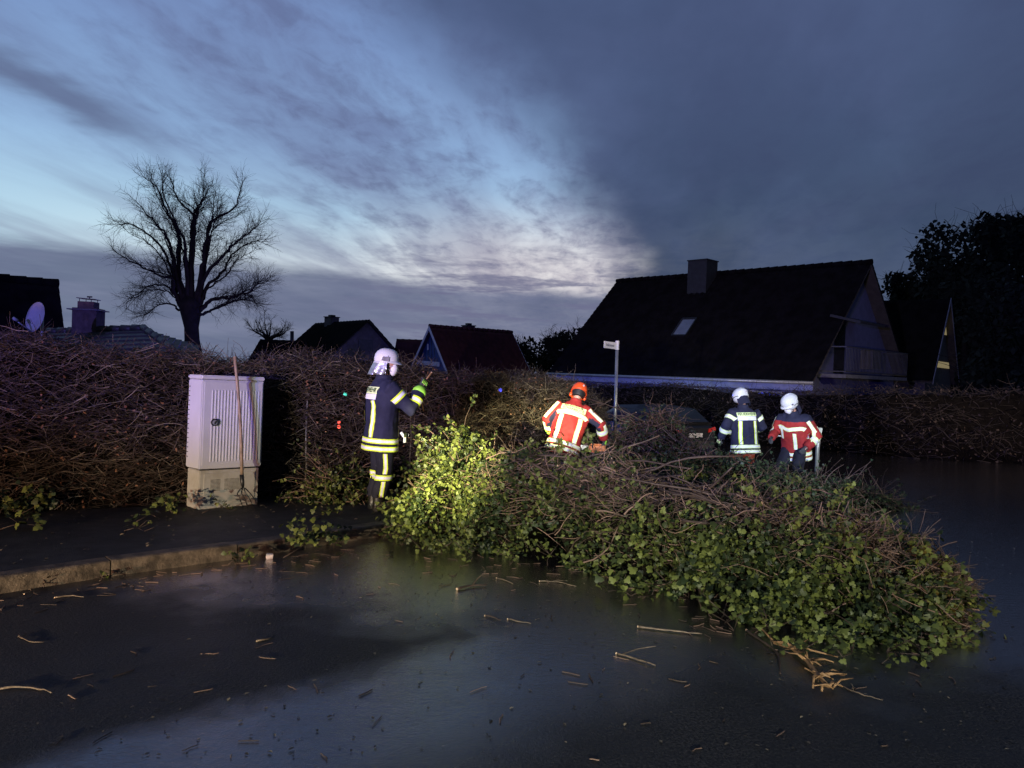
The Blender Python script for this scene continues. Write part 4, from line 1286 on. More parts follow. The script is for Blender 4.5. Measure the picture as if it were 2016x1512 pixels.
# ------------------------------------------------------------------ parked car
CY = 20.5
cpl = at(1368, 857, CY)
hd = Vector((-0.55, 0.83, 0)).normalized()
cz_ = gz(cpl.x, cpl.y)
car = empty('parked_car', (cpl.x + hd.x * 2.2, cpl.y + hd.y * 2.2, cz_), label='dark parked car with red tail light half hidden behind the cuttings', cat='car')
car.rotation_euler = (0, 0, math.atan2(hd.y, hd.x))
M_CARP = mat('car_paint', (0.006, 0.007, 0.009), 0.35, 0.2, 2.0, spec=0.35, coat=0.15)
def car_loft(stations, name, material, smooth=True):
    """stations: (x, half-width bottom, half-width top, z0, z1)"""
    V, F = [], []
    for (x, wb, wt, z0, z1) in stations:
        zm = z0 + (z1 - z0) * 0.55
        ring = [(x, -wb * 0.92, z0), (x, -wb, z0 + 0.08), (x, -(wb + 0.01), zm), (x, -wt, z1 - 0.05), (x, -wt * 0.9, z1), (x, wt * 0.9, z1), (x, wt, z1 - 0.05), (x, wb + 0.01, zm), (x, wb, z0 + 0.08), (x, wb * 0.92, z0)]
        V += ring
    k = 10
    for r_ in range(len(stations) - 1):
        for q in range(k): F.append((r_ * k + q, r_ * k + (q + 1) % k, (r_ + 1) * k + (q + 1) % k, (r_ + 1) * k + q))
    F += [tuple(range(k))[::-1], tuple((len(stations) - 1) * k + q for q in range(k))]
    me = mesh_np(name, V, F, [material]); bevel_mesh(me, 0.02)
    return obj(name, me, car)
car_loft([(-2.2, 0.78, 0.72, 0.38, 0.92), (-2.1, 0.86, 0.80, 0.26, 0.99), (-1.4, 0.89, 0.84, 0.22, 1.0), (0.6, 0.89, 0.85, 0.22, 0.97), (1.5, 0.87, 0.80, 0.22, 0.90), (2.05, 0.82, 0.70, 0.26, 0.78), (2.2, 0.7, 0.6, 0.34, 0.66)], 'body', M_CARP)
car_loft([(-2.08, 0.76, 0.60, 0.97, 1.05), (-1.55, 0.78, 0.60, 0.97, 1.43), (-0.6, 0.79, 0.62, 0.96, 1.48), (0.3, 0.79, 0.62, 0.96, 1.42), (1.15, 0.78, 0.66, 0.94, 1.00)], 'cabin', M_CARP)
for s_ in (-1, 1):
    w_ = MB(); w_.prism([Vector((-1.75, s_ * 0.80, 1.03)), Vector((0.75, s_ * 0.80, 1.03)), Vector((0.15, s_ * 0.685, 1.36)), Vector((-1.45, s_ * 0.685, 1.37))], (0, s_ * 0.012, 0)); w_.build('side_window', M_GLASS, car)
    for x in (-1.35, 1.35):
        wh = MB(); wh.tube([(x, s_ * 0.70, 0.32), (x, s_ * 0.90, 0.32)], 0.32, 24); wo = wh.build('wheel', M_BLACK, car, smooth=False)
        rm = MB(); rm.tube([(x, s_ * 0.895, 0.32), (x, s_ * 0.912, 0.32)], 0.20, 10); rm.build('rim', M_STEEL, wo)
    tl = MB(); tl.prism([Vector((-2.155, s_ * 0.84, 0.95)), Vector((-2.215, s_ * 0.52, 0.90)), Vector((-2.23, s_ * 0.50, 0.80)), Vector((-2.17, s_ * 0.86, 0.86))], (0.03, 0, 0)); tl.build('tail_light', mat('tail_red', (0.50, 0.012, 0.008), 0.3, 0.1, 5.0, emit=(1.0, 0.05, 0.02, 0.10)), car)
    rf = MB(); rf.box((-2.205, s_ * 0.70, 0.50), (0.03, 0.10, 0.05)); rf.build('rear_reflector', mat('tail_red', (0.5, 0.02, 0.01)), car)
rwn = MB(); rwn.prism([Vector((-2.04, -0.66, 1.06)), Vector((-2.04, 0.66, 1.06)), Vector((-1.62, 0.54, 1.40)), Vector((-1.62, -0.54, 1.40))], (-0.03, 0, 0.02)); rwn.build('rear_window', M_GLASS, car)
bp = MB(); bp.box((-2.20, 0, 0.47), (0.10, 1.5, 0.20)); me = bp.mesh('bumper', M_BLACK); bevel_mesh(me, 0.03); obj('bumper', me, car)
pz = cpl.z - cz_
np_ = MB(); np_.box((-2.235, 0, pz), (0.012, 0.52, 0.115)); npo = np_.build('number_plate', mat('plate_white', (0.80, 0.79, 0.78), 0.4, 0.05, 5.0), car)
tm = text_mesh('R · 112', 0.095, bold=0.002); tm.materials.clear(); tm.materials.append(M_BLACK)
for v in tm.vertices: v.co = Vector((-2.243, -v.co.x, pz + v.co.y))
obj('lettering', tm, npo)

# ------------------------------------------------------------------ heap of cut ivy branches on the road
SP = np.array([(-0.72, 8.65, 0.55, 0.95, 0.6), (-0.25, 8.40, 0.76, 1.15, 0.9), (0.3, 8.05, 0.80, 1.02, 1.1), (1.0, 7.6, 0.78, 0.95, 1.2), (1.7, 7.05, 0.70, 1.10, 1.2), (2.45, 6.55, 0.60, 1.38, 1.3),
               (2.95, 6.25, 0.50, 1.36, 1.2), (3.28, 6.0, 0.30, 1.2, 0.9), (3.5, 5.85, 0.10, 0.8, 0.5)])
sp_s = np.linspace(0, 1, len(SP))
def spine(s): return np.stack([np.interp(s, sp_s, SP[:, k]) for k in range(5)], -1)
_tan = np.gradient(SP[:, :2], axis=0); _tan /= np.linalg.norm(_tan, axis=1, keepdims=True)
def heap_pt(s, t, lift):
    """s along, t across (-1 front edge .. 1 back edge)"""
    q = spine(s)
    T = np.stack([np.interp(s, sp_s, _tan[:, k]) for k in range(2)], -1); T /= np.linalg.norm(T, axis=-1, keepdims=True)
    N = np.stack([T[..., 1], -T[..., 0]], -1)           # towards the camera
    w = np.where(t < 0, q[..., 3], q[..., 4])
    xy = q[..., :2] - N * (t * w)[..., None]
    lump = 0.07 * np.sin(s * 37 + t * 3.1) + 0.06 * np.sin(s * 19 - t * 5.3 + 1.0)
    edge = 1 + 0.10 * np.sin(s * 53 + 2) + 0.08 * np.sin(s * 23)
    tt = np.clip(np.abs(t) / np.maximum(edge, 0.6), 0, 1)
    z = q[..., 2] * (1 - tt ** 2.3) ** 0.72 * (1 + lump)
    n3 = np.concatenate([N * (-np.sign(t) * np.abs(t) ** 1.0)[..., None] * 1.0, np.full(t.shape + (1,), 0.75)], -1)
    n3 = np.concatenate([N * (-t)[..., None], np.full(t.shape + (1,), 0.7)], -1)
    n3 /= np.linalg.norm(n3, axis=-1, keepdims=True)
    P = np.concatenate([xy, (gz_np(xy[..., 1]) + z)[..., None]], -1)
    return P + n3 * lift[..., None], n3, np.concatenate([T, np.zeros(T.shape[:-1] + (1,))], -1)

heap = empty('branch_heap', (1.2, 7.4, 0.0), label='long heap of cut ivy and hedge branches lying across the wet road', cat='branch heap')
hpl = np.array(heap.location)
ss, tt = np.meshgrid(np.linspace(0.0, 1.0, 60), np.linspace(-0.97, 0.97, 25), indexing='ij')
P, _, _ = heap_pt(ss, tt, np.full(ss.shape, -0.10))
P[..., 2] = np.maximum(P[..., 2], gz_np(P[..., 1]) + 0.008)
nn = P.shape[1]
i, j = np.meshgrid(np.arange(59), np.arange(24), indexing='ij')
FQ = np.stack([i * nn + j, (i + 1) * nn + j, (i + 1) * nn + j + 1, i * nn + j + 1], -1).reshape(-1, 4)
obj('shade_mound', mesh_np('shade_mound', P.reshape(-1, 3) - hpl, FQ, [mat('heap_shade', (0.016, 0.014, 0.009), 0.95, 0.6, 14.0, 1.0, 40.0, spec=0.05, dist=0.04)], smooth=True), heap)  # dark mound mesh painted as the shade between leaves

def brownness(s, t):
    """where bare stems lie on top rather than leaves"""
    top = np.exp(-(np.abs(t + 0.32) / 0.40) ** 2.6) * np.clip((s - 0.16) / 0.12, 0, 1)
    right = np.exp(-((s - 0.79) / 0.13) ** 2 - ((t + 0.30) / 0.44) ** 2)
    return np.clip(np.maximum(top * np.where(s < 0.66, 0.93, 0.70), right * 0.97) * np.clip((0.95 - s) / 0.10, 0.05, 1), 0, 1)

# fine twigs
N = 13000
s = rng.random(N); t = rng.uniform(-1, 1, N)
keep = rng.random(N) < (0.16 + 0.84 * brownness(s, t))
s, t = s[keep], t[keep]; N = len(s)
P0, n3, T3 = heap_pt(s, t, rng.uniform(-0.10, 0.035, N))
D = T3 * rng.choice([-1, 1], N)[:, None] * rng.uniform(0.5, 1.3, N)[:, None] + rng.normal(0, 0.42, (N, 3)) * np.array([1, 1, 0.5]) + n3 * 0.03
D /= np.linalg.norm(D, axis=1, keepdims=True)
L = rng.uniform(0.15, 0.55, N)
PP = wiggle_paths(P0 - D * L[:, None] * 0.45, D, L, 7, 0.26, 0.012)
PP[..., 2] = np.maximum(PP[..., 2], gz_np(PP[..., 1]) + 0.012)
r0 = rng.uniform(0.0020, 0.0048, N) * np.where(rng.random(N) < 0.10, 1.9, 1.0)
V, F = tubes_np(PP, r0[:, None] * np.linspace(1.15, 0.6, 7)[None], 4)
obj('twigs', mesh_np('twigs', V - hpl, F, [M_STEM], tint=np.repeat(rng.random(N), 7 * 4), smooth=True), heap, kind='stuff')
# sprays that stick out
N = 420
s = rng.random(N); t = rng.uniform(-0.9, 0.9, N)
P0, n3, T3 = heap_pt(s, t, np.full(N, -0.03))
D = n3 * rng.uniform(0.3, 1.0, N)[:, None] + T3 * rng.normal(0, 0.8, N)[:, None] + rng.normal(0, 0.3, (N, 3))
D /= np.linalg.norm(D, axis=1, keepdims=True)
PP = wiggle_paths(P0, D, rng.uniform(0.08, 0.26, N), 6, 0.25, 0.09)
PP[..., 2] = np.maximum(PP[..., 2], gz_np(PP[..., 1]) + 0.015)
spray_ends = PP[:, 3:].reshape(-1, 3)
V, F = tubes_np(PP, rng.uniform(0.002, 0.004, N)[:, None] * np.linspace(1.2, 0.5, 6)[None], 4)
obj('sprays', mesh_np('sprays', V - hpl, F, [M_STEM], tint=np.repeat(rng.random(N), 24), smooth=True), heap, kind='stuff')
# leaves
def leaf_set(N, srange, trange, lift, size, pw=1.0):
    s = rng.uniform(*srange, N); t = rng.uniform(*trange, N)
    clump = 0.5 + 0.5 * np.sin(s * 41 + 3.0 * np.sin(t * 4.0 + s * 9)) * np.sin(t * 6.5 - s * 23 + 1.3)
    gap = np.exp(-((s - 0.60) / 0.16) ** 2 - ((t + 0.55) / 0.22) ** 2)
    keep = rng.random(N) < (1 - 0.95 * brownness(s, t)) ** pw * (0.25 + 0.75 * clump) * (1 - 0.62 * gap)
    s, t = s[keep], t[keep]; n = len(s)
    P, n3, _ = heap_pt(s, t, rng.uniform(lift[0], lift[1], n) + 0.13 * (clump[keep] - 0.45))
    P += rng.normal(0, 0.018, P.shape)
    P[:, 2] = np.maximum(P[:, 2], gz_np(P[:, 1]) + 0.012)
    return P, n3, np.clip(rng.uniform(*size, n) * 0.86 * rng.lognormal(0, 0.28, n), 0.012, 0.075)
sets = [leaf_set(66000, (0, 1), (-1.03, 1.0), (-0.06, 0.05), (0.020, 0.044)), leaf_set(14000, (0.50, 1.0), (-1.05, -0.35), (-0.04, 0.06), (0.030, 0.062)),
        leaf_set(9000, (0.0, 0.30), (-1.0, 0.9), (-0.02, 0.08), (0.022, 0.046))]
P = np.concatenate([q[0] for q in sets]); n3 = np.concatenate([q[1] for q in sets]); sz = np.concatenate([q[2] for q in sets])
ex = spray_ends[rng.integers(0, len(spray_ends), 3200)] + rng.normal(0, 0.022, (3200, 3)); ex[:, 2] = np.maximum(ex[:, 2], gz_np(ex[:, 1]) + 0.012)
P = np.concatenate([P, ex]); n3 = np.concatenate([n3, np.tile([[0, 0, 1.0]], (3200, 1))]); sz = np.concatenate([sz, rng.uniform(0.022, 0.048, 3200)])
Rm = rand_rot(len(P), n3 + np.array([0, -0.15, 0.25]), 1.5)
V, F = leaves_np(P, Rm, sz)
tn = np.clip(rng.random(len(P)) ** 1.6 * 0.9 + 0.22 * np.sin(P[:, 0] * 6.1 + 2 * np.sin(P[:, 1] * 4.0)) + 0.10 * np.sin(P[:, 1] * 13 + P[:, 0] * 9), 0, 1)
obj('leaves', mesh_np('leaves', V - hpl, F, [M_IVY], tint=np.repeat(tn, len(IVY_V)), smooth=True), heap, kind='stuff')

# thicker cut branches, one by one
def branch_obj(name, pts, r0, r1, label=None, cat=None, group=None, side_shoots=0, seed=0, cut=True, material=None):
    rnd = random.Random(seed)
    p0 = Vector(pts[0])
    pts = [Vector(p) - p0 for p in pts]
    n = len(pts)
    rr = [(r0 + (r1 - r0) * k / (n - 1)) * rnd.uniform(0.80, 1.22) for k in range(n)]
    mb = MB(); mb.tube(pts, rr, 8)
    for q in range(side_shoots):
        k = rnd.randint(1, n - 2)
        d = (pts[k + 1] - pts[k - 1]).normalized(); o_ = Vector((rnd.uniform(-1, 1), rnd.uniform(-1, 1), rnd.uniform(0.0, 0.8))).normalized()
        e_ = pts[k] + (d * 0.6 + o_ * 0.8) * rnd.uniform(0.05, 0.22)
        mb.tube([pts[k], pts[k].lerp(e_, 0.5) + Vector((0, 0, 0.01)), e_], [rr[k] * 0.6, rr[k] * 0.45, rr[k] * 0.25], 6)
    o = mb.build(name, material or M_STEM, None, smooth=True, label=label, cat=cat, group=group)
    o.location = p0
    if cut:
        t = (pts[0] - pts[1]).normalized()
        MB().tube([pts[0] - t * 0.002, pts[0] + t * 0.004], r0 * 1.02, 10).build('cut_end', M_CUT, o)
    return o
for k in range(64):
    s = rng.uniform(0.22, 0.82); t = rng.normal(-0.15, 0.30)
    if k < 40: s = rng.uniform(0.24, 0.62); t = rng.normal(-0.22, 0.2)
    P0, n3, T3 = heap_pt(np.array([s]), np.array([np.clip(t, -0.8, 0.6)]), np.array([rng.uniform(0.0, 0.06)]))
    sg = -1 if s > 0.55 else rng.choice([-1, 1])
    D = T3[0] * sg + rng.normal(0, 0.22, 3) * np.array([1, 1, 0.45])
    D /= np.linalg.norm(D)
    Ln = rng.uniform(0.35, 1.0)
    pth = wiggle_paths(P0 , D[None], np.array([Ln]), 7, 0.10, 0.015)[0]
    pth[:, 2] = np.maximum(pth[:, 2], gz_np(pth[:, 1]) + 0.02)
    r_ = rng.uniform(0.008, 0.019)
    branch_obj('cut_branch', [tuple(q) for q in pth], r_, r_ * 0.6, 'pale-ended cut branch lying in the heap on the road', 'branch', 'cut branches in the heap', side_shoots=2, seed=k)

# ------------------------------------------------------------------ second heap behind: torn hedge end beside the red jacket
def blob_heap(name, label, cx, cy, rx, ry, h, rot, n_twig, n_leaf, leaf_m, twig_m, leafsize=(0.024, 0.05), seed=1, upward=0.12, curl=0.2, grav=0.07):
    root = empty(name, (cx, cy, gz(cx, cy)), label=label, cat='branch heap')
    o3 = np.array(root.location)
    def pt(u, v, lift):
        a = np.array([math.cos(rot), math.sin(rot)]); b_ = np.array([-math.sin(rot), math.cos(rot)])
        r_ = np.sqrt(u * u + v * v)
        z = h * np.clip(1 - r_ ** 2.2, 0, 1) ** 0.8 * (1 + 0.16 * np.sin(u * 9 + v * 4) + 0.12 * np.sin(v * 11 - u * 6))
        xy = np.array([cx, cy]) + (u * rx)[:, None] * a + (v * ry)[:, None] * b_
        n3 = np.concatenate([(u / rx)[:, None] * a + (v / ry)[:, None] * b_, np.full((len(u), 1), 0.6)], 1)
        n3 /= np.linalg.norm(n3, axis=1, keepdims=True)
        return np.concatenate([xy, (gz_np(xy[:, 1]) + z)[:, None]], 1) + n3 * lift[:, None], n3
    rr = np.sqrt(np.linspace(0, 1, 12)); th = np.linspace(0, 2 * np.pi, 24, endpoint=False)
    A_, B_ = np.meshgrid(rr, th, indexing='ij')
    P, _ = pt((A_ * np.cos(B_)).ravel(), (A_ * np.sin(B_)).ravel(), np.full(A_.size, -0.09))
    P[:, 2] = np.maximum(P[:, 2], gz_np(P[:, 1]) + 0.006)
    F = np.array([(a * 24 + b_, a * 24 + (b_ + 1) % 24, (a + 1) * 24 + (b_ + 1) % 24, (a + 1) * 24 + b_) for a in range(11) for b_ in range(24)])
    obj('shade_mound', mesh_np('shade_mound', P - o3, F, [MAT['heap_shade']], smooth=True), root)  # same dark filler, shade put into its colour
    r_ = np.sqrt(rng.random(n_twig)); th = rng.uniform(0, 2 * np.pi, n_twig)
    P0, n3 = pt(r_ * np.cos(th), r_ * np.sin(th), rng.uniform(-0.08, 0.05, n_twig))
    D = rng.normal(0, 0.8, (n_twig, 3)) * np.array([1, 1, 0.5]) + n3 * upward; D /= np.linalg.norm(D, axis=1, keepdims=True)
    PP = wiggle_paths(P0, D, rng.uniform(0.15, 0.55, n_twig), 6, curl, grav)
    PP[..., 2] = np.maximum(PP[..., 2], gz_np(PP[..., 1]) + 0.01)
    V, F = tubes_np(PP, rng.uniform(0.003, 0.007, n_twig)[:, None] * np.linspace(1.2, 0.5, 6)[None], 3)
    obj('twigs', mesh_np('twigs', V - o3, F, [twig_m], tint=np.repeat(rng.random(n_twig), 18), smooth=True), root, kind='stuff')
    r_ = np.sqrt(rng.random(n_leaf)) * 1.03; th = rng.uniform(0, 2 * np.pi, n_leaf)
    P0, n3 = pt(r_ * np.cos(th), r_ * np.sin(th), rng.uniform(-0.05, 0.08, n_leaf))
    P0[:, 2] = np.maximum(P0[:, 2], gz_np(P0[:, 1]) + 0.01)
    ends = PP[:, 3:].reshape(-1, 3); P0[: n_leaf // 3] = ends[rng.integers(0, len(ends), n_leaf // 3)] + rng.normal(0, 0.02, (n_leaf // 3, 3))
    V, F = leaves_np(P0, rand_rot(n_leaf, n3, 0.9), rng.uniform(*leafsize, n_leaf))
    obj('leaves', mesh_np('leaves', V - o3, F, [leaf_m], tint=np.repeat(rng.random(n_leaf) ** 1.4, len(IVY_V)), smooth=True), root, kind='stuff')
    return root
blob_heap('torn_bush', 'torn twiggy bush beside the red-jacketed person with orange helmet', 2.35, 12.5, 0.95, 0.7, 1.10, 0.1, 2200, 5200, M_IVY_DARK, M_STEM, upward=0.30, curl=0.38, grav=0.10)
blob_heap('cuttings', 'loose low bed of leafy cuttings in front of the parked car', 3.0, 11.3, 1.7, 1.2, 0.60, -0.3, 1000, 8000, M_IVY_DARK, M_STEM)
blob_heap('cuttings', 'scattered low bed of cuttings around the two people at right', 4.6, 11.6, 1.5, 1.0, 0.34, 0.2, 900, 4000, M_IVY_DARK, M_STEM)
blob_heap('ivy_branch', 'leafy ivy branch heaped on the pavement behind the legs of the masked person', -2.03, 9.35, 0.52, 0.34, 0.44, 0.6, 200, 2600, M_IVY, M_STEM, (0.022, 0.045), upward=0.5)
blob_heap('ivy_branch', 'tall leafy tuft lit by the torch at the left end of the heap', -0.60, 9.0, 0.55, 0.45, 0.86, 0.2, 200, 9000, M_IVY, M_STEM, (0.024, 0.048), upward=0.5)

# ------------------------------------------------------------------ sprigs and litter
def sprig(px0, py0, px1, py1, label, n_leaf, lift=0.0, size=(0.035, 0.06), spread=0.07, height=0.08, leaf_m=None, seed=0, stem_r=0.004):
    a, b_ = G(px0, py0, lift), G(px1, py1, lift)
    root = empty('ivy_sprig', tuple(a), label=label, cat='ivy sprig', group='ivy sprigs torn off and lying about')
    o3 = np.array(root.location)
    rs = random.Random(seed)
    n = 7
    pts = [a.lerp(b_, k / (n - 1)) + Vector((rs.uniform(-0.02, 0.02), rs.uniform(-0.02, 0.02), 0.012 + height * 0.5 * math.sin(math.pi * k / (n - 1)))) for k in range(n)]
    mb = MB(); mb.tube([p - a for p in pts], [stem_r * (1.2 - 0.1 * k) for k in range(n)], 6)
    shoots = []
    for q in range(5):
        k = rs.randint(2, n - 1); e_ = pts[k] + Vector((rs.uniform(-1, 1) * spread * 1.4, rs.uniform(-1, 1) * spread * 1.4, rs.uniform(0, height)))
        mb.tube([pts[k] - a, pts[k].lerp(e_, 0.6) - a, e_ - a], [0.0035, 0.003, 0.002], 5); shoots.append(e_); shoots.append(pts[k].lerp(e_, 0.5))
    mb.build('stem', M_STEM, root, smooth=True)
    P = []
    for q in range(n_leaf):
        c_ = rs.choice(shoots + pts[3:])
        P.append(tuple(c_ + Vector((rs.gauss(0, spread * 0.5), rs.gauss(0, spread * 0.5), abs(rs.gauss(0, height * 0.45))))))
    P = np.array(P)
    V, F = leaves_np(P, rand_rot(n_leaf, np.array([[0.0, -0.4, 1.0]]), 0.9), rng.uniform(*size, n_leaf))
    obj('leaves', mesh_np('leaves', V - o3, F, [leaf_m or M_IVY], tint=np.repeat(0.2 + 0.8 * rng.random(n_leaf), len(IVY_V)), smooth=True), root)
    return root
SZ = SIDE_Z
sprig(270, 1030, 340, 1012, 'yellowish ivy sprig lying left of the grey cabinet', 70, SZ, spread=0.12, height=0.12, seed=1)
sprig(242, 1052, 285, 1048, 'small two-leaved sprig on the pavement below the yellowish one', 9, SZ, seed=2)
sprig(2, 1045, 80, 1040, 'ivy sprig on the pavement at the left picture edge', 22, SZ, (0.05, 0.08), spread=0.08, seed=3)
sprig(-12, 1022, 40, 1016, 'dense leafy tuft under the hedge at the left picture edge', 60, SZ, (0.04, 0.07), spread=0.13, height=0.16, seed=13)
sprig(400, 1012, 460, 1006, 'thin sprig at the foot of the cabinet front', 16, SZ, (0.03, 0.045), seed=4)
sprig(560, 1000, 585, 997, 'tiny sprig on the pavement right of the fork', 10, SZ, seed=5)
sprig(612, 1022, 672, 1012, 'flat sprig on the pavement behind the kerb', 26, SZ, (0.025, 0.045), spread=0.08, height=0.05, seed=6)
sprig(560, 1100, 672, 1076, 'bushy ivy sprig lying in the gutter against the kerb', 170, 0.0, (0.035, 0.06), spread=0.15, height=0.17, seed=7)
sprig(450, 1116, 492, 1108, 'limp ivy sprig in the gutter left of the bushy one', 34, 0.0, (0.03, 0.05), spread=0.09, height=0.07, seed=8)
sprig(1180, 1152, 1240, 1176, 'ivy sprig lying on the wet road apart from the heap', 60, 0.0, (0.045, 0.07), spread=0.13, height=0.12, seed=9)
sprig(752, 1046, 815, 1052, 'leafy sprig at the kerb end under the heap', 110, 0.10, (0.035, 0.06), spread=0.14, height=0.14, seed=10)
sprig(195, 1147, 207, 1140, 'tiny yellow sprig stuck to the kerb foot', 5, 0.0, (0.03, 0.04), spread=0.03, height=0.04, seed=11)
sprig(85, 1160, 98, 1152, 'tiny leaf pair against the kerb stone at left', 4, 0.0, (0.03, 0.05), spread=0.03, height=0.04, seed=12)

def road_stick(pxs, r0, label, material=None, shoots=1, seed=0, cut=True, lift=0.0):
    pts = [G(x, y, lift) + Vector((0, 0, r0 * 1.1)) for x, y in pxs]
    P2 = path_resample([(p.x, p.y) for p in pts], 0.03) if len(pts) > 2 else None
    if P2 is not None and len(P2) > 4:
        pts = [Vector((x, y, gz(x, y) + lift + r0 * 1.1 + random.uniform(0, 0.006))) for x, y in P2]
    return branch_obj('stick', [tuple(p) for p in pts], r0, r0 * 0.55, label, 'stick', 'loose sticks on the road', shoots, seed, cut, material)
M_PALE = mat('pale_stick', (0.15, 0.108, 0.072), 0.55, 0.6, 14.0, 0.8, 60.0)
road_stick([(-4, 1360), (40, 1356), (80, 1360), (108, 1370)], 0.006, 'long curved pale stick at the lower left picture edge', M_PALE, 0, 1)
road_stick([(38, 1256), (58, 1265), (88, 1266)], 0.004, 'short bent pale stick in the dark road at left', M_PALE, 0, 2)
road_stick([(108, 1179), (135, 1175), (166, 1178)], 0.006, 'angled pale stick near the left kerb', M_PALE, 0, 3)
road_stick([(48, 1172), (62, 1165), (52, 1160)], 0.004, 'hooked twig against the left kerb', M_PALE, 0, 4)
road_stick([(506, 1264), (524, 1261), (541, 1254)], 0.006, 'single short pale stick in front of the cabinet reflection', M_PALE, 0, 5)
road_stick([(900, 1163), (925, 1157), (958, 1155)], 0.011, 'thick brown stick on the wet road below the torch glow', M_STEM, 1, 6)
road_stick([(978, 1140), (995, 1145), (1010, 1152)], 0.006, 'short twig right of the thick brown stick', M_PALE, 0, 7)
road_stick([(1256, 1237), (1320, 1245), (1384, 1252)], 0.008, 'long straight stick on the road in front of the heap', M_PALE, 0, 8)
road_stick([(1214, 1289), (1240, 1296), (1268, 1306), (1293, 1314)], 0.007, 'knobbly stick on the road below the long straight one', M_PALE, 2, 9)
road_stick([(1655, 1352), (1690, 1368), (1748, 1384)], 0.005, 'thin stick on the road right of the gnarled roots', M_PALE, 1, 10)
road_stick([(1470, 1245), (1500, 1265), (1530, 1290), (1536, 1330)], 0.008, 'forked stick poking out of the heap foot', M_STEM, 1, 11)
road_stick([(1062, 1146), (1100, 1148), (1140, 1158)], 0.005, 'thin pale twig on the road under the heap edge', M_PALE, 1, 12)
road_stick([(955, 1214), (972, 1218), (990, 1226)], 0.006, 'dark short stick in the wet track', M_STEM, 0, 13)
road_stick([(1000, 1220), (1022, 1226), (1048, 1230)], 0.005, 'small pale stick in the wet track', M_PALE, 0, 14)
# gnarled roots
gr = [G(1525, 1275), G(1560, 1285), G(1590, 1310), G(1612, 1340), G(1632, 1362)]
rb = empty('root_branch', tuple(gr[0]), label='gnarled orange-brown root branch torn off on the road at lower right', cat='branch')
rl = Vector(rb.location)
M_ROOT = mat('orange_root', (0.34, 0.19, 0.08), 0.6, 0.5, 16.0, 0.6, 60.0)
MB().tube([p - rl + Vector((random.uniform(-.01, .01), random.uniform(-.01, .01), 0.03)) for p in gr], [0.008, 0.010, 0.012, 0.013, 0.009], 9).build('stem', M_ROOT, rb, smooth=True)
for (k, e_, r_) in ((1, (1650, 1300), 0.013), (2, (1545, 1262), 0.012), (3, (1640, 1345), 0.02), (3, (1600, 1362), 0.016), (4, (1618, 1368), 0.02), (2, (1585, 1268), 0.010), (0, (1480, 1242), 0.012), (1, (1655, 1250), 0.006), (4, (1640, 1350), 0.018), (2, (1622, 1302), 0.014)):
    p, q = gr[k] - rl, G(*e_) - rl
    mid_ = p.lerp(q, 0.5) + Vector((random.uniform(-.02, .02), random.uniform(-.02, .02), random.uniform(0.03, 0.06)))
    MB().tube([p + Vector((0, 0, 0.03)), mid_, q + Vector((0, 0, 0.02))], [r_ * 0.55, r_ * 0.45, r_ * 0.3], 7).build('root', M_ROOT, rb, smooth=True)
for q in range(30):
    k = random.randint(1, 4); p = gr[k] - rl + Vector((random.gauss(0, .02), random.gauss(0, .02), 0.03)); a_ = random.uniform(0, 6.28); ln_ = random.uniform(0.05, 0.16)
    e_ = p + Vector((math.cos(a_) * ln_, math.sin(a_) * ln_, random.uniform(-0.015, 0.03)))
    MB().tube([p, p.lerp(e_, 0.5) + Vector((random.gauss(0, .015), random.gauss(0, .015), 0.015)), e_], [random.uniform(0.004, 0.008), 0.005, 0.003], 6).build('root', M_ROOT, rb, smooth=True)
# crushed paper packet in the gutter
pk = G(530, 1100)
b_ = MB(); b_.box((0, 0, 0.022), (0.055, 0.035, 0.044)); me = b_.mesh('paper_packet', mat('pink_paper', (0.62, 0.50, 0.50), 0.7, 0.3, 30.0)); bevel_mesh(me, 0.004)
pko = obj('paper_packet', me, loc=tuple(pk), label='small crushed pinkish paper packet in the gutter by the bushy sprig', cat='litter'); pko.rotation_euler = (0.15, 0.1, 0.5)
# small litter: leaf scraps and chips nobody could count
def scatter(n, xr, yr, lift, name, material, size, tv):
    pts = []
    while len(pts) < n:
        px, py = random.uniform(*xr), random.uniform(*yr)
        p = G(px, py, lift); pts.append((p.x, p.y, p.z + 0.006))
    P = np.array(pts)
    V, F = leaves_np(P, rand_rot(n, np.array([[0, 0, 1.0]]), 0.18), rng.uniform(*size, n), OVAL_V, OVAL_F)
    return obj(name, mesh_np(name, V, F, [material], tint=np.repeat(rng.random(n), len(OVAL_V))), label=tv, cat='litter', kind='stuff')
scatter(340, (0, 1500), (1080, 1500), 0.0, 'leaf_litter', mat('litter', (0.05, 0.04, 0.028), 0.6, 0.5, 8.0, tint=(0.20, 0.16, 0.10), tint_range=(0.5, 1.0)), (0.010, 0.032), 'tiny scraps of leaf and bark scattered on the wet road')
scatter(420, (500, 1250), (1070, 1230), 0.0, 'leaf_litter', MAT['litter'], (0.008, 0.026), 'tiny scraps of leaf scattered along the foot of the heap')
scatter(260, (1500, 2010), (1040, 1480), 0.0, 'leaf_litter', MAT['litter'], (0.012, 0.035), 'tiny scraps of leaf on the dark road at lower right')
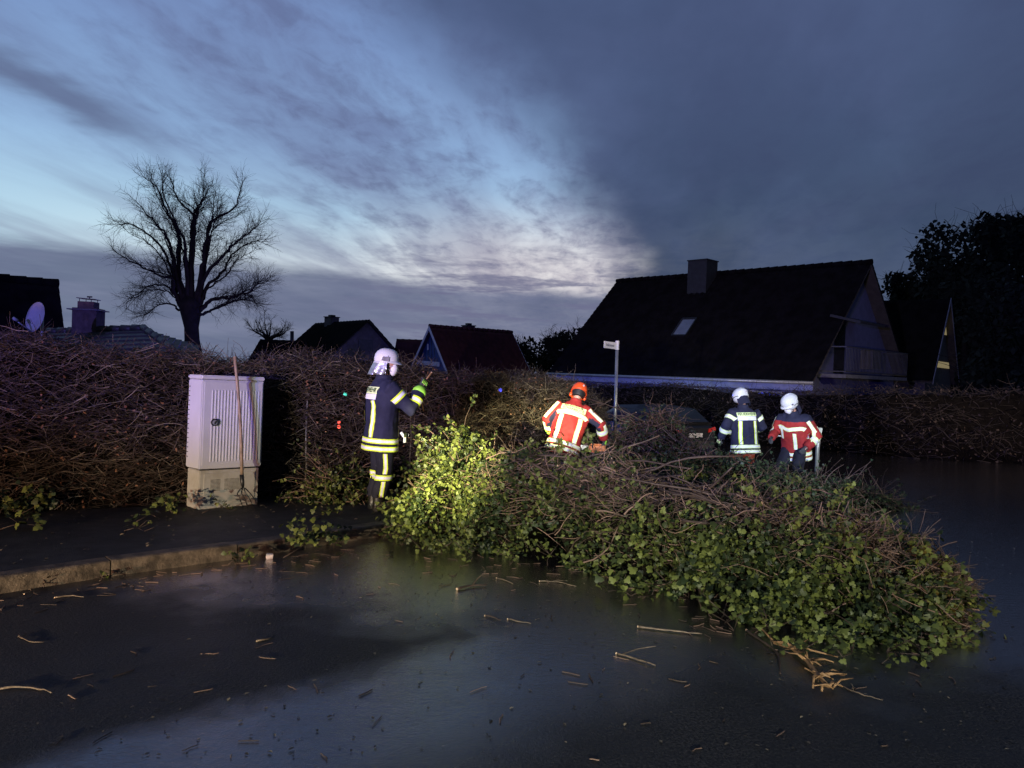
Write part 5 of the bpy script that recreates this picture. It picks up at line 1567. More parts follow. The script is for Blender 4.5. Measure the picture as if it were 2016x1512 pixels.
def walk_scatter():
    P = []
    for _ in range(1000):
        k = random.randint(16, 62); f = random.random()
        a = KF[min(k, len(KF) - 1)]; q = a * (1 - f) + inner[min(k, len(inner) - 1)] * f
        if f > 0.12: P.append((q[0], q[1], gz(*q) + SIDE_Z + 0.004))
    P = np.array(P); n = len(P)
    V, F = leaves_np(P, rand_rot(n, np.array([[0, 0, 1.0]]), 0.3), rng.uniform(0.015, 0.045, n), OVAL_V, OVAL_F)
    obj('leaf_litter', mesh_np('leaf_litter', V, F, [MAT['litter']], tint=np.repeat(rng.random(n), len(OVAL_V))), label='tiny scraps of leaf and twig scattered on the pavement', cat='litter', kind='stuff')
walk_scatter()
# ivy creeping at the hedge foot on the left
k = rng.integers(0, int(len(HP) * 0.47), 2600)
HT, HN = normals2(HP)
P = np.concatenate([HP[k] + HN[k] * rng.normal(0.02, 0.14, 2600)[:, None], np.zeros((2600, 1))], 1)
P[:, 2] = gz_np(P[:, 1]) + SIDE_Z + np.abs(rng.normal(0, 0.13, 2600)) + 0.01
V, F = leaves_np(P, rand_rot(2600, np.array([[0.4, -0.6, 0.5]]), 0.9), rng.uniform(0.03, 0.06, 2600))
obj('ground_ivy', mesh_np('ground_ivy', V, F, [M_IVY_DARK], tint=np.repeat(rng.random(2600) ** 2, len(IVY_V)), smooth=True), label='dark ivy creeping along the foot of the hedge at left', cat='ivy', kind='stuff')
# long branches left of and in front of the red jacket
for (pts, r_, lb) in (
    ([at(1268, 830, 11.3), at(1225, 808, 11.4), at(1190, 795, 11.5), at(1150, 782, 11.8)], 0.008, 'long bare branch leaning across behind the orange-helmeted person'),
    ([at(1204, 786, 11.2), at(1190, 795, 11.2), at(1176, 800, 11.3), at(1168, 812, 11.4)], 0.007, 'short pale-tipped branch at the shoulder of the orange-helmeted person'),
    ([at(1073, 786, 11.6), at(1090, 784, 11.6), at(1103, 783, 11.8), at(1110, 776, 12.0)], 0.007, 'pale-tipped twig sticking out left of the orange helmet'),
    ([at(1252, 812, 11.2), at(1236, 819, 11.2), at(1222, 824, 11.4), at(1210, 845, 11.4)], 0.008, 'pale broken branch right of the orange-helmeted person'),
    ([at(1330, 868, 11.0), at(1300, 840, 11.2), at(1282, 815, 11.4), at(1275, 800, 11.5)], 0.007, 'thin arched branch in front of the parked car')):
    branch_obj('cut_branch', [tuple(p) for p in pts], r_, r_ * 0.6, lb, 'branch', None, 3, 5)

# small coloured lights in the hedge; the blue bulbs stand in for reflections
def glim(name, px, py, Y, color, strength, label, r_=0.02, n=1):
    p = at(px, py, Y)
    T_, N_ = normals2(HP)
    k = int(np.argmin(np.abs(HP[:, 0] / HP[:, 1] - p.x / p.y)))
    root = empty(name, tuple(p), label=label, cat='light')
    mt = mat('glow_' + name, tuple(c_ * 0.5 for c_ in color), 0.4, 0.1, 5.0, emit=(*color, strength))
    MB().tube([(0, 0.02, 0), (0, -0.012, 0)], [r_ * 1.25, r_ * 1.1], 10).build('holder', M_BLACK, root)
    bm = bmesh.new(); bmesh.ops.create_uvsphere(bm, u_segments=10, v_segments=7, radius=r_)
    for v in bm.verts: v.co.y -= 0.02
    me = bpy.data.meshes.new('bulb'); bm.to_mesh(me); bm.free(); me.materials.append(mt)
    obj('bulb', me, root)
glim('red_light', 668, 831, 10.05, (1.0, 0.10, 0.06), 2.2, 'upper of two red lights shining in the hedge left of the masked person', 0.020)
glim('red_light', 668, 840, 10.05, (1.0, 0.03, 0.02), 1.6, 'lower of two red lights shining in the hedge left of the masked person', 0.024)
glim('green_light', 680, 776, 10.1, (0.10, 0.85, 0.65), 1.6, 'small green light shining in the hedge left of the masked person', 0.026)
glim('blue_glint', 612, 779, 9.85, (0.08, 0.10, 1.0), 1.6, 'small glowing bulb for a blue reflection seen in the hedge between cabinet and masked person', 0.030)
glim('blue_glint', 956, 774, 11.9, (0.16, 0.20, 1.0), 0.8, 'faint glowing bulb for a blue reflection in the hedge right of the masked person', 0.03)
glim('blue_glint', 985, 768, 12.05, (0.10, 0.14, 1.0), 1.0, 'second faint glowing bulb for a blue reflection in the hedge, nearer the orange helmet', 0.03)

# torn sprigs that lie along the foot of the heap
ORD = 'first second third fourth fifth sixth seventh eighth ninth tenth eleventh twelfth thirteenth fourteenth fifteenth sixteenth seventeenth eighteenth'.split()
edge_px = [(770, 1068), (830, 1082), (905, 1090), (960, 1098), (1030, 1104), (1085, 1112), (1150, 1116), (1260, 1135), (1320, 1172), (1380, 1200), (1420, 1232), (1500, 1262), (1590, 1288), (1680, 1302), (1760, 1308), (1820, 1300), (1860, 1285), (1890, 1240)]
for q, (ex_, ey_) in enumerate(edge_px):
    dxp, dyp = random.uniform(-46, 46), random.uniform(2, 16)
    sprig(ex_, ey_ - 14, ex_ + dxp, ey_ + dyp, ORD[q] + ' torn ivy sprig counted from the kerb along the front foot of the heap', 46, 0.0, (0.024, 0.044) if q < 9 else (0.028, 0.052), spread=0.13, height=0.13, seed=40 + q, stem_r=0.004)

# leafy sprays that arch out of the heap and break its outline
NS = 150
s = np.concatenate([rng.uniform(0.0, 1.0, 90), rng.uniform(0.0, 0.35, 30), rng.uniform(0.6, 1.0, 30)])
t = np.concatenate([rng.uniform(-0.95, 0.2, 90), rng.uniform(-0.8, 0.3, 30), rng.uniform(-1.0, -0.3, 30)])
P0, n3, T3 = heap_pt(s, t, np.full(NS, -0.04))
D = n3 * rng.uniform(0.35, 0.9, NS)[:, None] + T3 * rng.normal(0, 0.7, NS)[:, None] + rng.normal(0, 0.25, (NS, 3))
D /= np.linalg.norm(D, axis=1, keepdims=True)
PP = wiggle_paths(P0, D, rng.uniform(0.22, 0.48, NS), 9, 0.12, 0.13)
PP[..., 2] = np.maximum(PP[..., 2], gz_np(PP[..., 1]) + 0.02)
V, F = tubes_np(PP, np.full((NS, 9), 0.0034) * np.linspace(1.3, 0.5, 9)[None], 5)
obj('arching_stems', mesh_np('arching_stems', V - hpl, F, [M_STEM], tint=np.repeat(rng.random(NS), 45), smooth=True), heap, kind='stuff')
k = rng.integers(2, 9, NS * 34); i_ = np.repeat(np.arange(NS), 34)
P = PP[i_, k] + rng.normal(0, 0.028, (NS * 34, 3)); P[:, 2] = np.maximum(P[:, 2], gz_np(P[:, 1]) + 0.012)
V, F = leaves_np(P, rand_rot(len(P), np.array([[0, -0.3, 0.6]]), 1.1), rng.uniform(0.02, 0.05, len(P)))
obj('spray_leaves', mesh_np('spray_leaves', V - hpl, F, [M_IVY], tint=np.repeat(np.clip(np.repeat(rng.random(NS), 34) * 0.7 + rng.random(len(P)) * 0.5 - 0.1, 0, 1), len(IVY_V)), smooth=True), heap, kind='stuff')
# broken twig bits in the gutter and at the heap foot
pts = []
for q in range(240):
    f = random.random()
    if f < 0.55:
        px = random.uniform(560, 1450); e_ = np.interp(px, [560, 850, 1200, 1350, 1450], [1075, 1085, 1115, 1180, 1235]); p = G(px, e_ + abs(random.gauss(0, 34)))
    elif f < 0.8:
        px = random.uniform(0, 600); p = G(px, np.interp(px, [0, 229, 456, 685], [1180, 1138, 1108, 1066]) + abs(random.gauss(0, 16)) + 3)
    else: p = G(random.uniform(100, 1900), random.uniform(1200, 1500))
    pts.append((p.x, p.y, p.z + 0.006))
P0 = np.array(pts); a_ = rng.uniform(0, 6.28, len(P0)); D = np.stack([np.cos(a_), np.sin(a_), np.zeros(len(P0))], 1)
PP = wiggle_paths(P0, D, rng.uniform(0.03, 0.13, len(P0)), 5, 0.22); PP[..., 2] = gz_np(PP[..., 1]) + 0.006
V, F = tubes_np(PP, rng.uniform(0.0018, 0.004, len(P0))[:, None] * np.ones(5)[None], 4)
obj('twig_litter', mesh_np('twig_litter', V, F, [M_STEM], tint=np.repeat(rng.random(len(P0)), 20)), label='short broken twig bits strewn over the wet road and gutter', cat='litter', kind='stuff')
# ================================================================== people
def etube(mb, pts, rad, side=(1, 0, 0), sides=14):
    """closed tube with elliptical rings: rad = (across 'side', other)"""
    pts = [Vector(p) for p in pts]; n = len(pts)
    V, F = [], []
    for i, p in enumerate(pts):
        t = (pts[min(i + 1, n - 1)] - pts[max(i - 1, 0)]).normalized()
        a = Vector(side); a = (a - t * a.dot(t))
        a = a.normalized() if a.length > 1e-4 else t.orthogonal().normalized()
        b_ = t.cross(a)
        ra, rb = rad[i] if hasattr(rad[i], '__len__') else (rad[i], rad[i])
        for k in range(sides):
            th = 2 * math.pi * k / sides
            V.append(p + a * math.cos(th) * ra + b_ * math.sin(th) * rb)
    for i in range(n - 1):
        for k in range(sides):
            k2 = (k + 1) % sides
            F.append((i * sides + k, i * sides + k2, (i + 1) * sides + k2, (i + 1) * sides + k))
    F.append(tuple(range(sides))[::-1]); F.append(tuple((n - 1) * sides + k for k in range(sides)))
    mb.add(V, F)


def remesh(mb, voxel, smooth=4, name='cloth', fold=0.0, fscale=7.0, M=None):
    me = mb.mesh(name)
    o = bpy.data.objects.new('remesh_tmp', me); col.objects.link(o)
    md = o.modifiers.new('r', 'REMESH'); md.mode = 'VOXEL'; md.voxel_size = voxel
    if smooth:
        sm = o.modifiers.new('s', 'SMOOTH'); sm.iterations = smooth; sm.factor = 0.5
    dg = bpy.context.evaluated_depsgraph_get()
    out = bpy.data.meshes.new_from_object(o.evaluated_get(dg))
    bpy.data.objects.remove(o); bpy.data.meshes.remove(me)
    out.name = name
    if fold:
        out.update()
        nrm = [v.normal.copy() for v in out.vertices]
        for v, n in zip(out.vertices, nrm):
            c_ = v.co
            f = mnoise.noise(Vector((c_.x * fscale, c_.y * fscale, c_.z * fscale * 0.55))) + 0.5 * mnoise.noise(c_ * fscale * 2.1 + Vector((3, 1, 7)))
            v.co = c_ + n * f * fold
    out.polygons.foreach_set('use_smooth', np.ones(len(out.polygons), dtype=bool))
    out.update()
    return out


def bvh_of(me):
    return BVHTree.FromPolygons([v.co.copy() for v in me.vertices], [tuple(p.vertices) for p in me.polygons])


M_LIME = mat('lime_tape', (0.66, 0.86, 0.045), 0.5, 0.08, 40.0, spec=0.4)
M_SILV = mat('silver_tape', (0.80, 0.82, 0.86), 0.45, 0.16, 90.0, spec=0.4)
M_LIMEW = mat('pale_lime', (0.72, 0.86, 0.42), 0.5, 0.1, 40.0)
M_NAVY = mat('navy_cloth', (0.022, 0.024, 0.052), 0.8, 0.35, 5.0, 0.35, 160.0, spec=0.2, dist=0.002)
M_NAVY2 = mat('navy_trousers', (0.017, 0.018, 0.030), 0.8, 0.35, 5.0, 0.35, 160.0, spec=0.2, dist=0.002)
M_RED = mat('red_cloth', (0.32, 0.026, 0.024), 0.75, 0.3, 5.0, 0.35, 160.0, spec=0.25, dist=0.002)
M_REDT = mat('red_trousers', (0.26, 0.040, 0.020), 0.75, 0.35, 5.0, 0.35, 160.0, spec=0.25, dist=0.002)
M_SKIN = mat('skin', (0.50, 0.27, 0.20), 0.5, 0.2, 12.0, 0.2, 120.0, dist=0.001)
M_HELW = mat('helmet_white', (0.62, 0.63, 0.66), 0.32, 0.12, 6.0, spec=0.5, coat=0.3)
M_HELO = mat('helmet_orange', (0.72, 0.085, 0.015), 0.4, 0.15, 6.0, spec=0.5)
M_ALU = mat('aluminised_cloth', (0.66, 0.67, 0.72), 0.34, 0.3, 12.0, 0.45, 15.0, metal=0.8, dist=0.02)
M_GLOVE = mat('glove', (0.05, 0.052, 0.05), 0.8, 0.4, 20.0)
M_GLIME = mat('glove_lime', (0.30, 0.72, 0.06), 0.6, 0.15, 20.0)
M_PRINT = mat('dark_green_print', (0.015, 0.06, 0.02), 0.7, 0.2, 20.0)
M_MASK = mat('mask_white', (0.66, 0.66, 0.70), 0.85, 0.08, 30.0, 0.2, 200.0, dist=0.001)
M_HAIR = mat('hair_brown', (0.035, 0.022, 0.014), 0.6, 0.4, 40.0)


def ribbon(rows, name, parent, mats):
    """rows: list of rows, each a list of lane points (or None)"""
    k = len(rows[0]); V, F, MI, ok = [], [], [], []
    for r_ in rows:
        good = all(p is not None for p in r_)
        ok.append(good)
        V += [p if p is not None else Vector((0, 0, 0)) for p in r_]
    for i_ in range(len(rows) - 1):
        if not (ok[i_] and ok[i_ + 1]): continue
        for l_ in range(k - 1):
            F.append((i_ * k + l_, i_ * k + l_ + 1, (i_ + 1) * k + l_ + 1, (i_ + 1) * k + l_)); MI.append(min(l_, 2) if len(mats) > 1 else 0)
    if not F: return None
    MI = [1 if (len(mats) > 1 and q == 1) else 0 for q in MI]
    me = mesh_np(name, V, F, mats, MI, smooth=True)
    bm = bmesh.new(); bm.from_mesh(me)
    bmesh.ops.delete(bm, geom=[v for v in bm.verts if not v.link_faces], context='VERTS')
    bm.to_mesh(me); bm.free()
    return obj(name, me, parent)


LANES = (-0.5, -0.24, 0.24, 0.5)


class Person:
    def __init__(s, loc, yaw, label, lean=0.0, side=0.0, drop=0.0, r_el=None, r_wr=None, l_el=None, l_wr=None, head_yaw=0, head_pitch=0,
                 jacket=None, trousers=None, jacket_fn=None, jmats=None, stance=0.11, twist=0.0):
        s.drop = drop
        s.Mt = Matrix.Translation((0, 0, 0.93 - drop)) @ Matrix.Rotation(R(side), 4, 'Y') @ Matrix.Rotation(R(-lean), 4, 'X') @ Matrix.Rotation(R(twist), 4, 'Z') @ Matrix.Translation((0, 0, -0.93))
        s.Mh = s.Mt @ Matrix.Translation((0, 0.01, 1.54)) @ Matrix.Rotation(R(head_yaw), 4, 'Z') @ Matrix.Rotation(R(-head_pitch), 4, 'X') @ Matrix.Translation((0, -0.01, -1.54))
        T = lambda p: s.Mt @ Vector(p)
        s.sh = {1: T((0.205, 0, 1.405)), -1: T((-0.205, 0, 1.405))}
        s.el = {1: Vector(r_el), -1: Vector(l_el)}; s.wr = {1: Vector(r_wr), -1: Vector(l_wr)}
        hip = {q: Vector((q * 0.095, 0, 0.90 - drop)) for q in (1, -1)}
        kfwd = 0.03 + 1.05 * math.sqrt(max(drop, 0) * 0.42)
        s.kn = {q: Vector((q * (stance + 0.01), kfwd, 0.50 - drop * 0.35)) for q in (1, -1)}
        s.an = {q: Vector((q * stance, -0.02, 0.10)) for q in (1, -1)}
        # ---- body, one continuous surface
        b = MB()
        etube(b, [T((0, 0, 0.84)), T((0, 0, 1.0)), T((0, 0, 1.2)), T((0, 0, 1.36)), T((0, 0, 1.44)), T((0, 0.0, 1.50))],
              [(0.15, 0.11), (0.155, 0.11), (0.165, 0.12), (0.18, 0.115), (0.12, 0.09), (0.062, 0.062)])
        H = lambda p: s.Mh @ Vector(p)
        etube(b, [T((0, 0.0, 1.46)), H((0, 0.012, 1.54)), H((0, 0.02, 1.585))], [0.060, 0.056, 0.055])
        etube(b, [H((0, 0.035, 1.545)), H((0, 0.032, 1.565)), H((0, 0.022, 1.60)), H((0, 0.014, 1.65)), H((0, 0.010, 1.70)), H((0, 0.006, 1.745)), H((0, 0.0, 1.775)), H((0, 0.0, 1.792))],
              [(0.030, 0.035), (0.046, 0.062), (0.064, 0.082), (0.072, 0.093), (0.076, 0.098), (0.072, 0.094), (0.052, 0.068), (0.02, 0.03)], side=s.Mh.to_3x3() @ Vector((1, 0, 0)))
        etube(b, [H((0, 0.095, 1.690)), H((0, 0.112, 1.665)), H((0, 0.122, 1.645)), H((0, 0.100, 1.636))], [0.010, 0.013, 0.016, 0.010])
        for q in (1, -1):
            etube(b, [H((q * 0.070, -0.005, 1.685)), H((q * 0.083, -0.012, 1.668)), H((q * 0.074, -0.002, 1.635))], [0.012, 0.017, 0.011])
            etube(b, [s.sh[q], s.sh[q].lerp(s.el[q], 0.5), s.el[q], s.el[q].lerp(s.wr[q], 0.4), s.wr[q], s.wr[q] + (s.wr[q] - s.el[q]).normalized() * 0.05], [0.062, 0.054, 0.044, 0.043, 0.030, 0.028])
            etube(b, [hip[q] + Vector((0, 0, 0.06)), hip[q], hip[q].lerp(s.kn[q], 0.5), s.kn[q], s.kn[q].lerp(s.an[q], 0.35), s.an[q], s.an[q] - Vector((0, 0, 0.05))], [0.09, 0.09, 0.078, 0.058, 0.056, 0.040, 0.045])
            etube(b, [s.an[q] + Vector((0, -0.04, -0.045)), s.an[q] + Vector((0, 0.06, -0.055)), s.an[q] + Vector((0, 0.16, -0.07))], [0.036, 0.038, 0.026])
        me = remesh(b, 0.012, 4, 'person')
        me.materials.append(M_SKIN)
        s.root = obj('person', me, loc=loc, label=label, cat='person')
        s.root.rotation_euler = (0, 0, R(yaw))
        # ---- eyes and brows
        for q in (1, -1):
            e_ = MB(); etube(e_, [H((q * 0.030, 0.094, 1.683)), H((q * 0.031, 0.104, 1.683))], [(0.012, 0.007), (0.007, 0.004)]); e_.build('eye', M_BLACK, s.root, smooth=True)
            e_ = MB(); etube(e_, [H((q * 0.014, 0.108, 1.700)), H((q * 0.032, 0.106, 1.705)), H((q * 0.048, 0.094, 1.700))], [0.004, 0.0055, 0.003]); e_.build('brow', M_HAIR, s.root, smooth=True)
        hr = MB(); etube(hr, [H((0, -0.02, 1.60)), H((0, -0.024, 1.65)), H((0, -0.014, 1.72)), H((0, -0.01, 1.78))], [(0.066, 0.076), (0.078, 0.088), (0.081, 0.096), (0.05, 0.06)], side=s.Mh.to_3x3() @ Vector((1, 0, 0)))
        hr.build('hair', M_HAIR, s.root, smooth=True)
        # ---- trousers and boots
        t = MB()
        etube(t, [Vector((0, 0, 0.80 - drop)), Vector((0, 0, 0.90 - drop)), Vector((0, 0, 1.02 - drop))], [(0.19, 0.135), (0.20, 0.14), (0.18, 0.13)])
        for q in (1, -1):
            etube(t, [hip[q] + Vector((0, 0, 0.02)), hip[q].lerp(s.kn[q], 0.45), s.kn[q], s.kn[q].lerp(s.an[q], 0.4), s.an[q] + Vector((0, 0, 0.12)), s.an[q] + Vector((0, 0, 0.05))], [0.122, 0.112, 0.100, 0.098, 0.096, 0.094])
        s.t_me = remesh(t, 0.014, 5, 'trousers', 0.011, 9.0); s.t_me.materials.append(trousers)
        s.trousers = obj('trousers', s.t_me, s.root)
        s.t_bvh = bvh_of(s.t_me)
        for q in (1, -1):
            bt = MB(); a = s.an[q]
            etube(bt, [a + Vector((0, -0.01, 0.10)), a + Vector((0, -0.01, 0.0)), a + Vector((0, -0.005, -0.06)), a + Vector((0, 0, -0.098))], [(0.062, 0.070), (0.056, 0.066), (0.058, 0.078), (0.056, 0.076)])
            etube(bt, [a + Vector((0, -0.07, -0.058)), a + Vector((0, 0.04, -0.050)), a + Vector((0, 0.13, -0.062)), a + Vector((0, 0.19, -0.072))], [(0.048, 0.040), (0.054, 0.046), (0.054, 0.036), (0.034, 0.024)])
            bm_ = remesh(bt, 0.009, 3, 'boot'); bm_.materials.append(mat('boot_leather', (0.014, 0.013, 0.012), 0.45, 0.3, 20.0)); obj('boot', bm_, s.root)
        # ---- jacket
        rings = [(0.678, 0.262, 0.190), (0.70, 0.270, 0.196), (0.85, 0.258, 0.186), (1.0, 0.248, 0.178), (1.15, 0.258, 0.180), (1.28, 0.268, 0.178), (1.37, 0.258, 0.165), (1.43, 0.205, 0.140), (1.475, 0.135, 0.115), (1.51, 0.098, 0.102), (1.555, 0.092, 0.100)]
        tj = MB(); etube(tj, [(0, 0, z) for z, _, _ in rings], [(a, b_) for _, a, b_ in rings], sides=20)
        s.tu_me = remesh(tj, 0.014, 4, 'torso_tmp'); s.tu_bvh = bvh_of(s.tu_me)
        j = MB(); etube(j, [T((0, 0, z)) for z, _, _ in rings], [(a, b_) for _, a, b_ in rings], side=s.Mt.to_3x3() @ Vector((1, 0, 0)), sides=20)
        for q in (1, -1):
            ins = s.sh[q].lerp(s.sh[-q], 0.16)
            d = (s.wr[q] - s.el[q]).normalized()
            etube(j, [ins, s.sh[q] , s.sh[q].lerp(s.el[q], 0.5), s.el[q], s.el[q].lerp(s.wr[q], 0.5), s.wr[q] - d * 0.01], [0.105, 0.102, 0.092, 0.084, 0.078, 0.070])
        s.j_me = remesh(j, 0.012, 5, 'jacket', 0.013, 8.5)
        for mt in (jmats or [jacket]): s.j_me.materials.append(mt)
        Mi = s.Mt.inverted()
        if jacket_fn:
            for p in s.j_me.polygons: p.material_index = jacket_fn(s, Mi @ p.center, p.center, p.normal)
        s.jacket = obj('jacket', s.j_me, s.root)
        s.j_bvh = bvh_of(s.j_me)

    def drop_on(s, p_world_dir, p, bvh, dist=0.25, lift=0.006):
        hit = bvh.ray_cast(p, p_world_dir, dist)
        if hit[0] is None: return None
        return hit[0] - p_world_dir * lift

    def torso_pt(s, up_pt, up_dir, lift=0.009):
        """upright guide ray -> point on the finished jacket"""
        h = s.tu_bvh.ray_cast(Vector(up_pt), Vector(up_dir).normalized(), 1.0)
        if h[0] is None: return None
        d = (s.Mt.to_3x3() @ Vector(up_dir)).normalized()
        p = s.Mt @ h[0]
        q = s.drop_on(d, p - d * 0.045, s.j_bvh, 0.10, lift)
        return q if q is not None else p - d * (lift + 0.004)

    def band(s, z, w, mats, name='reflective_strip', a0=0, a1=360, n=48):
        rows = []
        for k in range(n + 1):
            a = R(a0 + (a1 - a0) * k / n)
            rows.append([s.torso_pt((math.cos(a) * 0.7, math.sin(a) * 0.7, z + l_ * w), (-math.cos(a), -math.sin(a), 0)) for l_ in LANES])
        return ribbon(rows, name, s.jacket, mats)

    def strap(s, pts, w, mats, back=True, name='reflective_strip'):
        """pts: (u, z) path on the back or chest"""
        rows = []
        P = path_resample(pts, 0.018) if len(pts) > 1 else pts
        T_, N_ = normals2(P)
        for p, n in zip(P, N_):
            rows.append([s.torso_pt((p[0] + n[0] * l_ * w, -0.7 if back else 0.7, p[1] + n[1] * l_ * w), (0, 1 if back else -1, 0)) for l_ in LANES])
        return ribbon(rows, name, s.jacket, mats)

    def sleeve_band(s, q, f, w, mats, name='reflective_strip', n=26):
        """f 0..1 shoulder to elbow, 1..2 elbow to wrist"""
        a, b_ = (s.sh[q], s.el[q]) if f < 1 else (s.el[q], s.wr[q])
        d = (b_ - a).normalized(); c_ = a.lerp(b_, f % 1.0)
        e1 = d.orthogonal().normalized(); e2 = d.cross(e1)
        rows = []
        for k in range(n + 1):
            th = 2 * math.pi * k / n
            r_ = e1 * math.cos(th) + e2 * math.sin(th)
            row = []
            for l_ in LANES:
                o_ = c_ + d * l_ * w + r_ * 0.145
                row.append(s.drop_on(-r_, o_, s.j_bvh, 0.13))
            rows.append(row)
        return ribbon(rows, name, s.jacket, mats)

    def sleeve_stripe(s, q, out, w, mats, f0=0.0, f1=1.6, name='reflective_strip'):
        rows = []
        for k in range(26):
            f = f0 + (f1 - f0) * k / 25
            a, b_ = (s.sh[q], s.el[q]) if f < 1 else (s.el[q], s.wr[q])
            c_ = a.lerp(b_, f if f < 1 else f - 1); d = (b_ - a).normalized()
            o3 = Vector(out); o3 = (o3 - d * o3.dot(d)).normalized(); sd_ = d.cross(o3)
            rows.append([s.drop_on(-o3, c_ + o3 * 0.2 + sd_ * l_ * w, s.j_bvh, 0.24) for l_ in LANES])
        return ribbon(rows, name, s.jacket, mats)

    def leg_band(s, q, z, w, mats, n=24):
        a, b_ = (s.kn[q], s.an[q]) if z < s.kn[q].z else (Vector((q * 0.095, 0, 0.90 - s.drop)), s.kn[q])
        f = (a.z - z) / (a.z - b_.z); c_ = a.lerp(b_, f)
        rows = []
        for k in range(n + 1):
            th = 2 * math.pi * k / n; r_ = Vector((math.cos(th), math.sin(th), 0))
            rows.append([s.drop_on(-r_, c_ + r_ * 0.2 + Vector((0, 0, l_ * w)), s.t_bvh, 0.19) for l_ in LANES])
        return ribbon(rows, 'reflective_strip', s.trousers, mats)

    def leg_stripe(s, q, out, z0, z1, w, mats):
        rows = []
        o3 = Vector(out).normalized(); sd_ = Vector((0, 0, 1)).cross(o3)
        for k in range(22):
            z = z0 + (z1 - z0) * k / 21
            a, b_ = (s.kn[q], s.an[q]) if z < s.kn[q].z else (Vector((q * 0.095, 0, 0.90 - s.drop)), s.kn[q])
            c_ = a.lerp(b_, (a.z - z) / (a.z - b_.z)); c_.z = z
            rows.append([s.drop_on(-o3, c_ + o3 * 0.25 + sd_ * l_ * w, s.t_bvh, 0.25) for l_ in LANES])
        return ribbon(rows, 'reflective_strip', s.trousers, mats)

    def patch(s, u0, u1, z0, z1, material, name, tilt=0.0, back=True, lift=0.005):
        nx, nz_ = 16, 5
        V, F = [], []
        for a in range(nx + 1):
            for b_ in range(nz_ + 1):
                fu, fz = a / nx, b_ / nz_
                u, z = u0 + (u1 - u0) * fu, z0 + (z1 - z0) * fz + tilt * (fu - 0.5)
                p = s.torso_pt((u, -0.7 if back else 0.7, z), (0, 1 if back else -1, 0), lift)
                V.append(p if p is not None else s.Mt @ Vector((u, -0.15, z)))
        w_ = nz_ + 1
        for a in range(nx):
            for b_ in range(nz_):
                F.append((a * w_ + b_, (a + 1) * w_ + b_, (a + 1) * w_ + b_ + 1, a * w_ + b_ + 1))
        return obj(name, mesh_np(name, V, F, [material], smooth=True), s.jacket)

    def lettering(s, txt, size, zc, width, parent, lift=0.010, uc=0.0, material=None, bold=0.0014):
        tm = text_mesh(txt, size, bold=bold)
        bm = bmesh.new(); bm.from_mesh(tm)
        bmesh.ops.subdivide_edges(bm, edges=[e for e in bm.edges if e.calc_length() > 0.02], cuts=1, use_grid_fill=False)
        bmesh.ops.triangulate(bm, faces=bm.faces[:]); bm.to_mesh(tm); bm.free()
        xs = [v.co.x for v in tm.vertices]; k = width / (max(xs) - min(xs)); x0 = (max(xs) + min(xs)) / 2
        for v in tm.vertices:
            p = s.torso_pt((uc + (v.co.x - x0) * k, -0.7, zc + v.co.y), (0, 1, 0), lift)
            v.co = p if p is not None else s.Mt @ Vector((v.co.x, -0.2, zc))
        tm.materials.clear(); tm.materials.append(material or M_PRINT)
        return obj('lettering', tm, parent)

    def glove(s, q, material, pn=(0, -1, 0), curl=0.9, cuff=None, lines=None):
        """hand with palm, four fingers and thumb, closed by 'curl'"""
        w = s.wr[q]; d = (w - s.el[q]).normalized()
        n = Vector(pn); n = (n - d * n.dot(d)).normalized()      # palm faces n
        sd_ = d.cross(n)                                          # across the palm
        g = MB()
        etube(g, [w - d * 0.02, w + d * 0.02, w + d * 0.06, w + d * 0.105], [(0.036, 0.030), (0.040, 0.026), (0.046, 0.023), (0.044, 0.020)], side=sd_)
        for k in range(4):
            base = w + d * 0.098 + sd_ * (k - 1.5) * 0.021
            L = (0.072, 0.082, 0.078, 0.062)[k]
            pts, dd = [base - d * 0.015, base], d.copy()
            p = base
            for seg in range(3):
                dd = (Matrix.Rotation(curl * (0.55 + 0.25 * seg), 3, sd_) @ dd) if (Matrix.Rotation(curl * 0.5, 3, sd_) @ d).dot(n) > 0 else (Matrix.Rotation(-curl * (0.55 + 0.25 * seg), 3, sd_) @ dd)
                p = p + dd * L / 3; pts.append(p)
            etube(g, pts, [0.0115, 0.0115, 0.0105, 0.0098, 0.008], sides=8)
        tb_ = w + d * 0.035 - sd_ * 0.036 * q
        etube(g, [tb_ - d * 0.01 + sd_ * 0.015 * q, tb_, tb_ + d * 0.03 - sd_ * 0.022 * q + n * 0.015, tb_ + d * 0.055 - sd_ * 0.018 * q + n * 0.035], [0.014, 0.014, 0.0125, 0.009], sides=8)
        gm = remesh(g, 0.0055, 2, 'glove'); gm.materials.append(material)
        go = obj('glove', gm, s.root)
        if cuff:
            c_ = MB(); etube(c_, [w - d * 0.085, w - d * 0.05, w - d * 0.005], [0.080, 0.079, 0.060], sides=18); c_.build('glove_cuff', cuff, go, smooth=True)
        if lines:
            for k in range(4):
                base = w + d * 0.04 + sd_ * (k - 1.5) * 0.020 - n * 0.024
                MB().tube([base, base + d * 0.055 + n * 0.002], [0.006, 0.005], 6).build('glove_strip', lines, go, smooth=True)
        return go

    def helmet_obj(s, name, rings, material, sides=28):
        H = lambda p: s.Mh @ Vector(p)
        mb = MB()
        etube(mb, [H((0, y, z)) for z, a, b_, y in rings], [(a, b_) for z, a, b_, y in rings], side=s.Mh.to_3x3() @ Vector((1, 0, 0)), sides=sides)
        return mb.build(name, material, s.root, smooth=True)

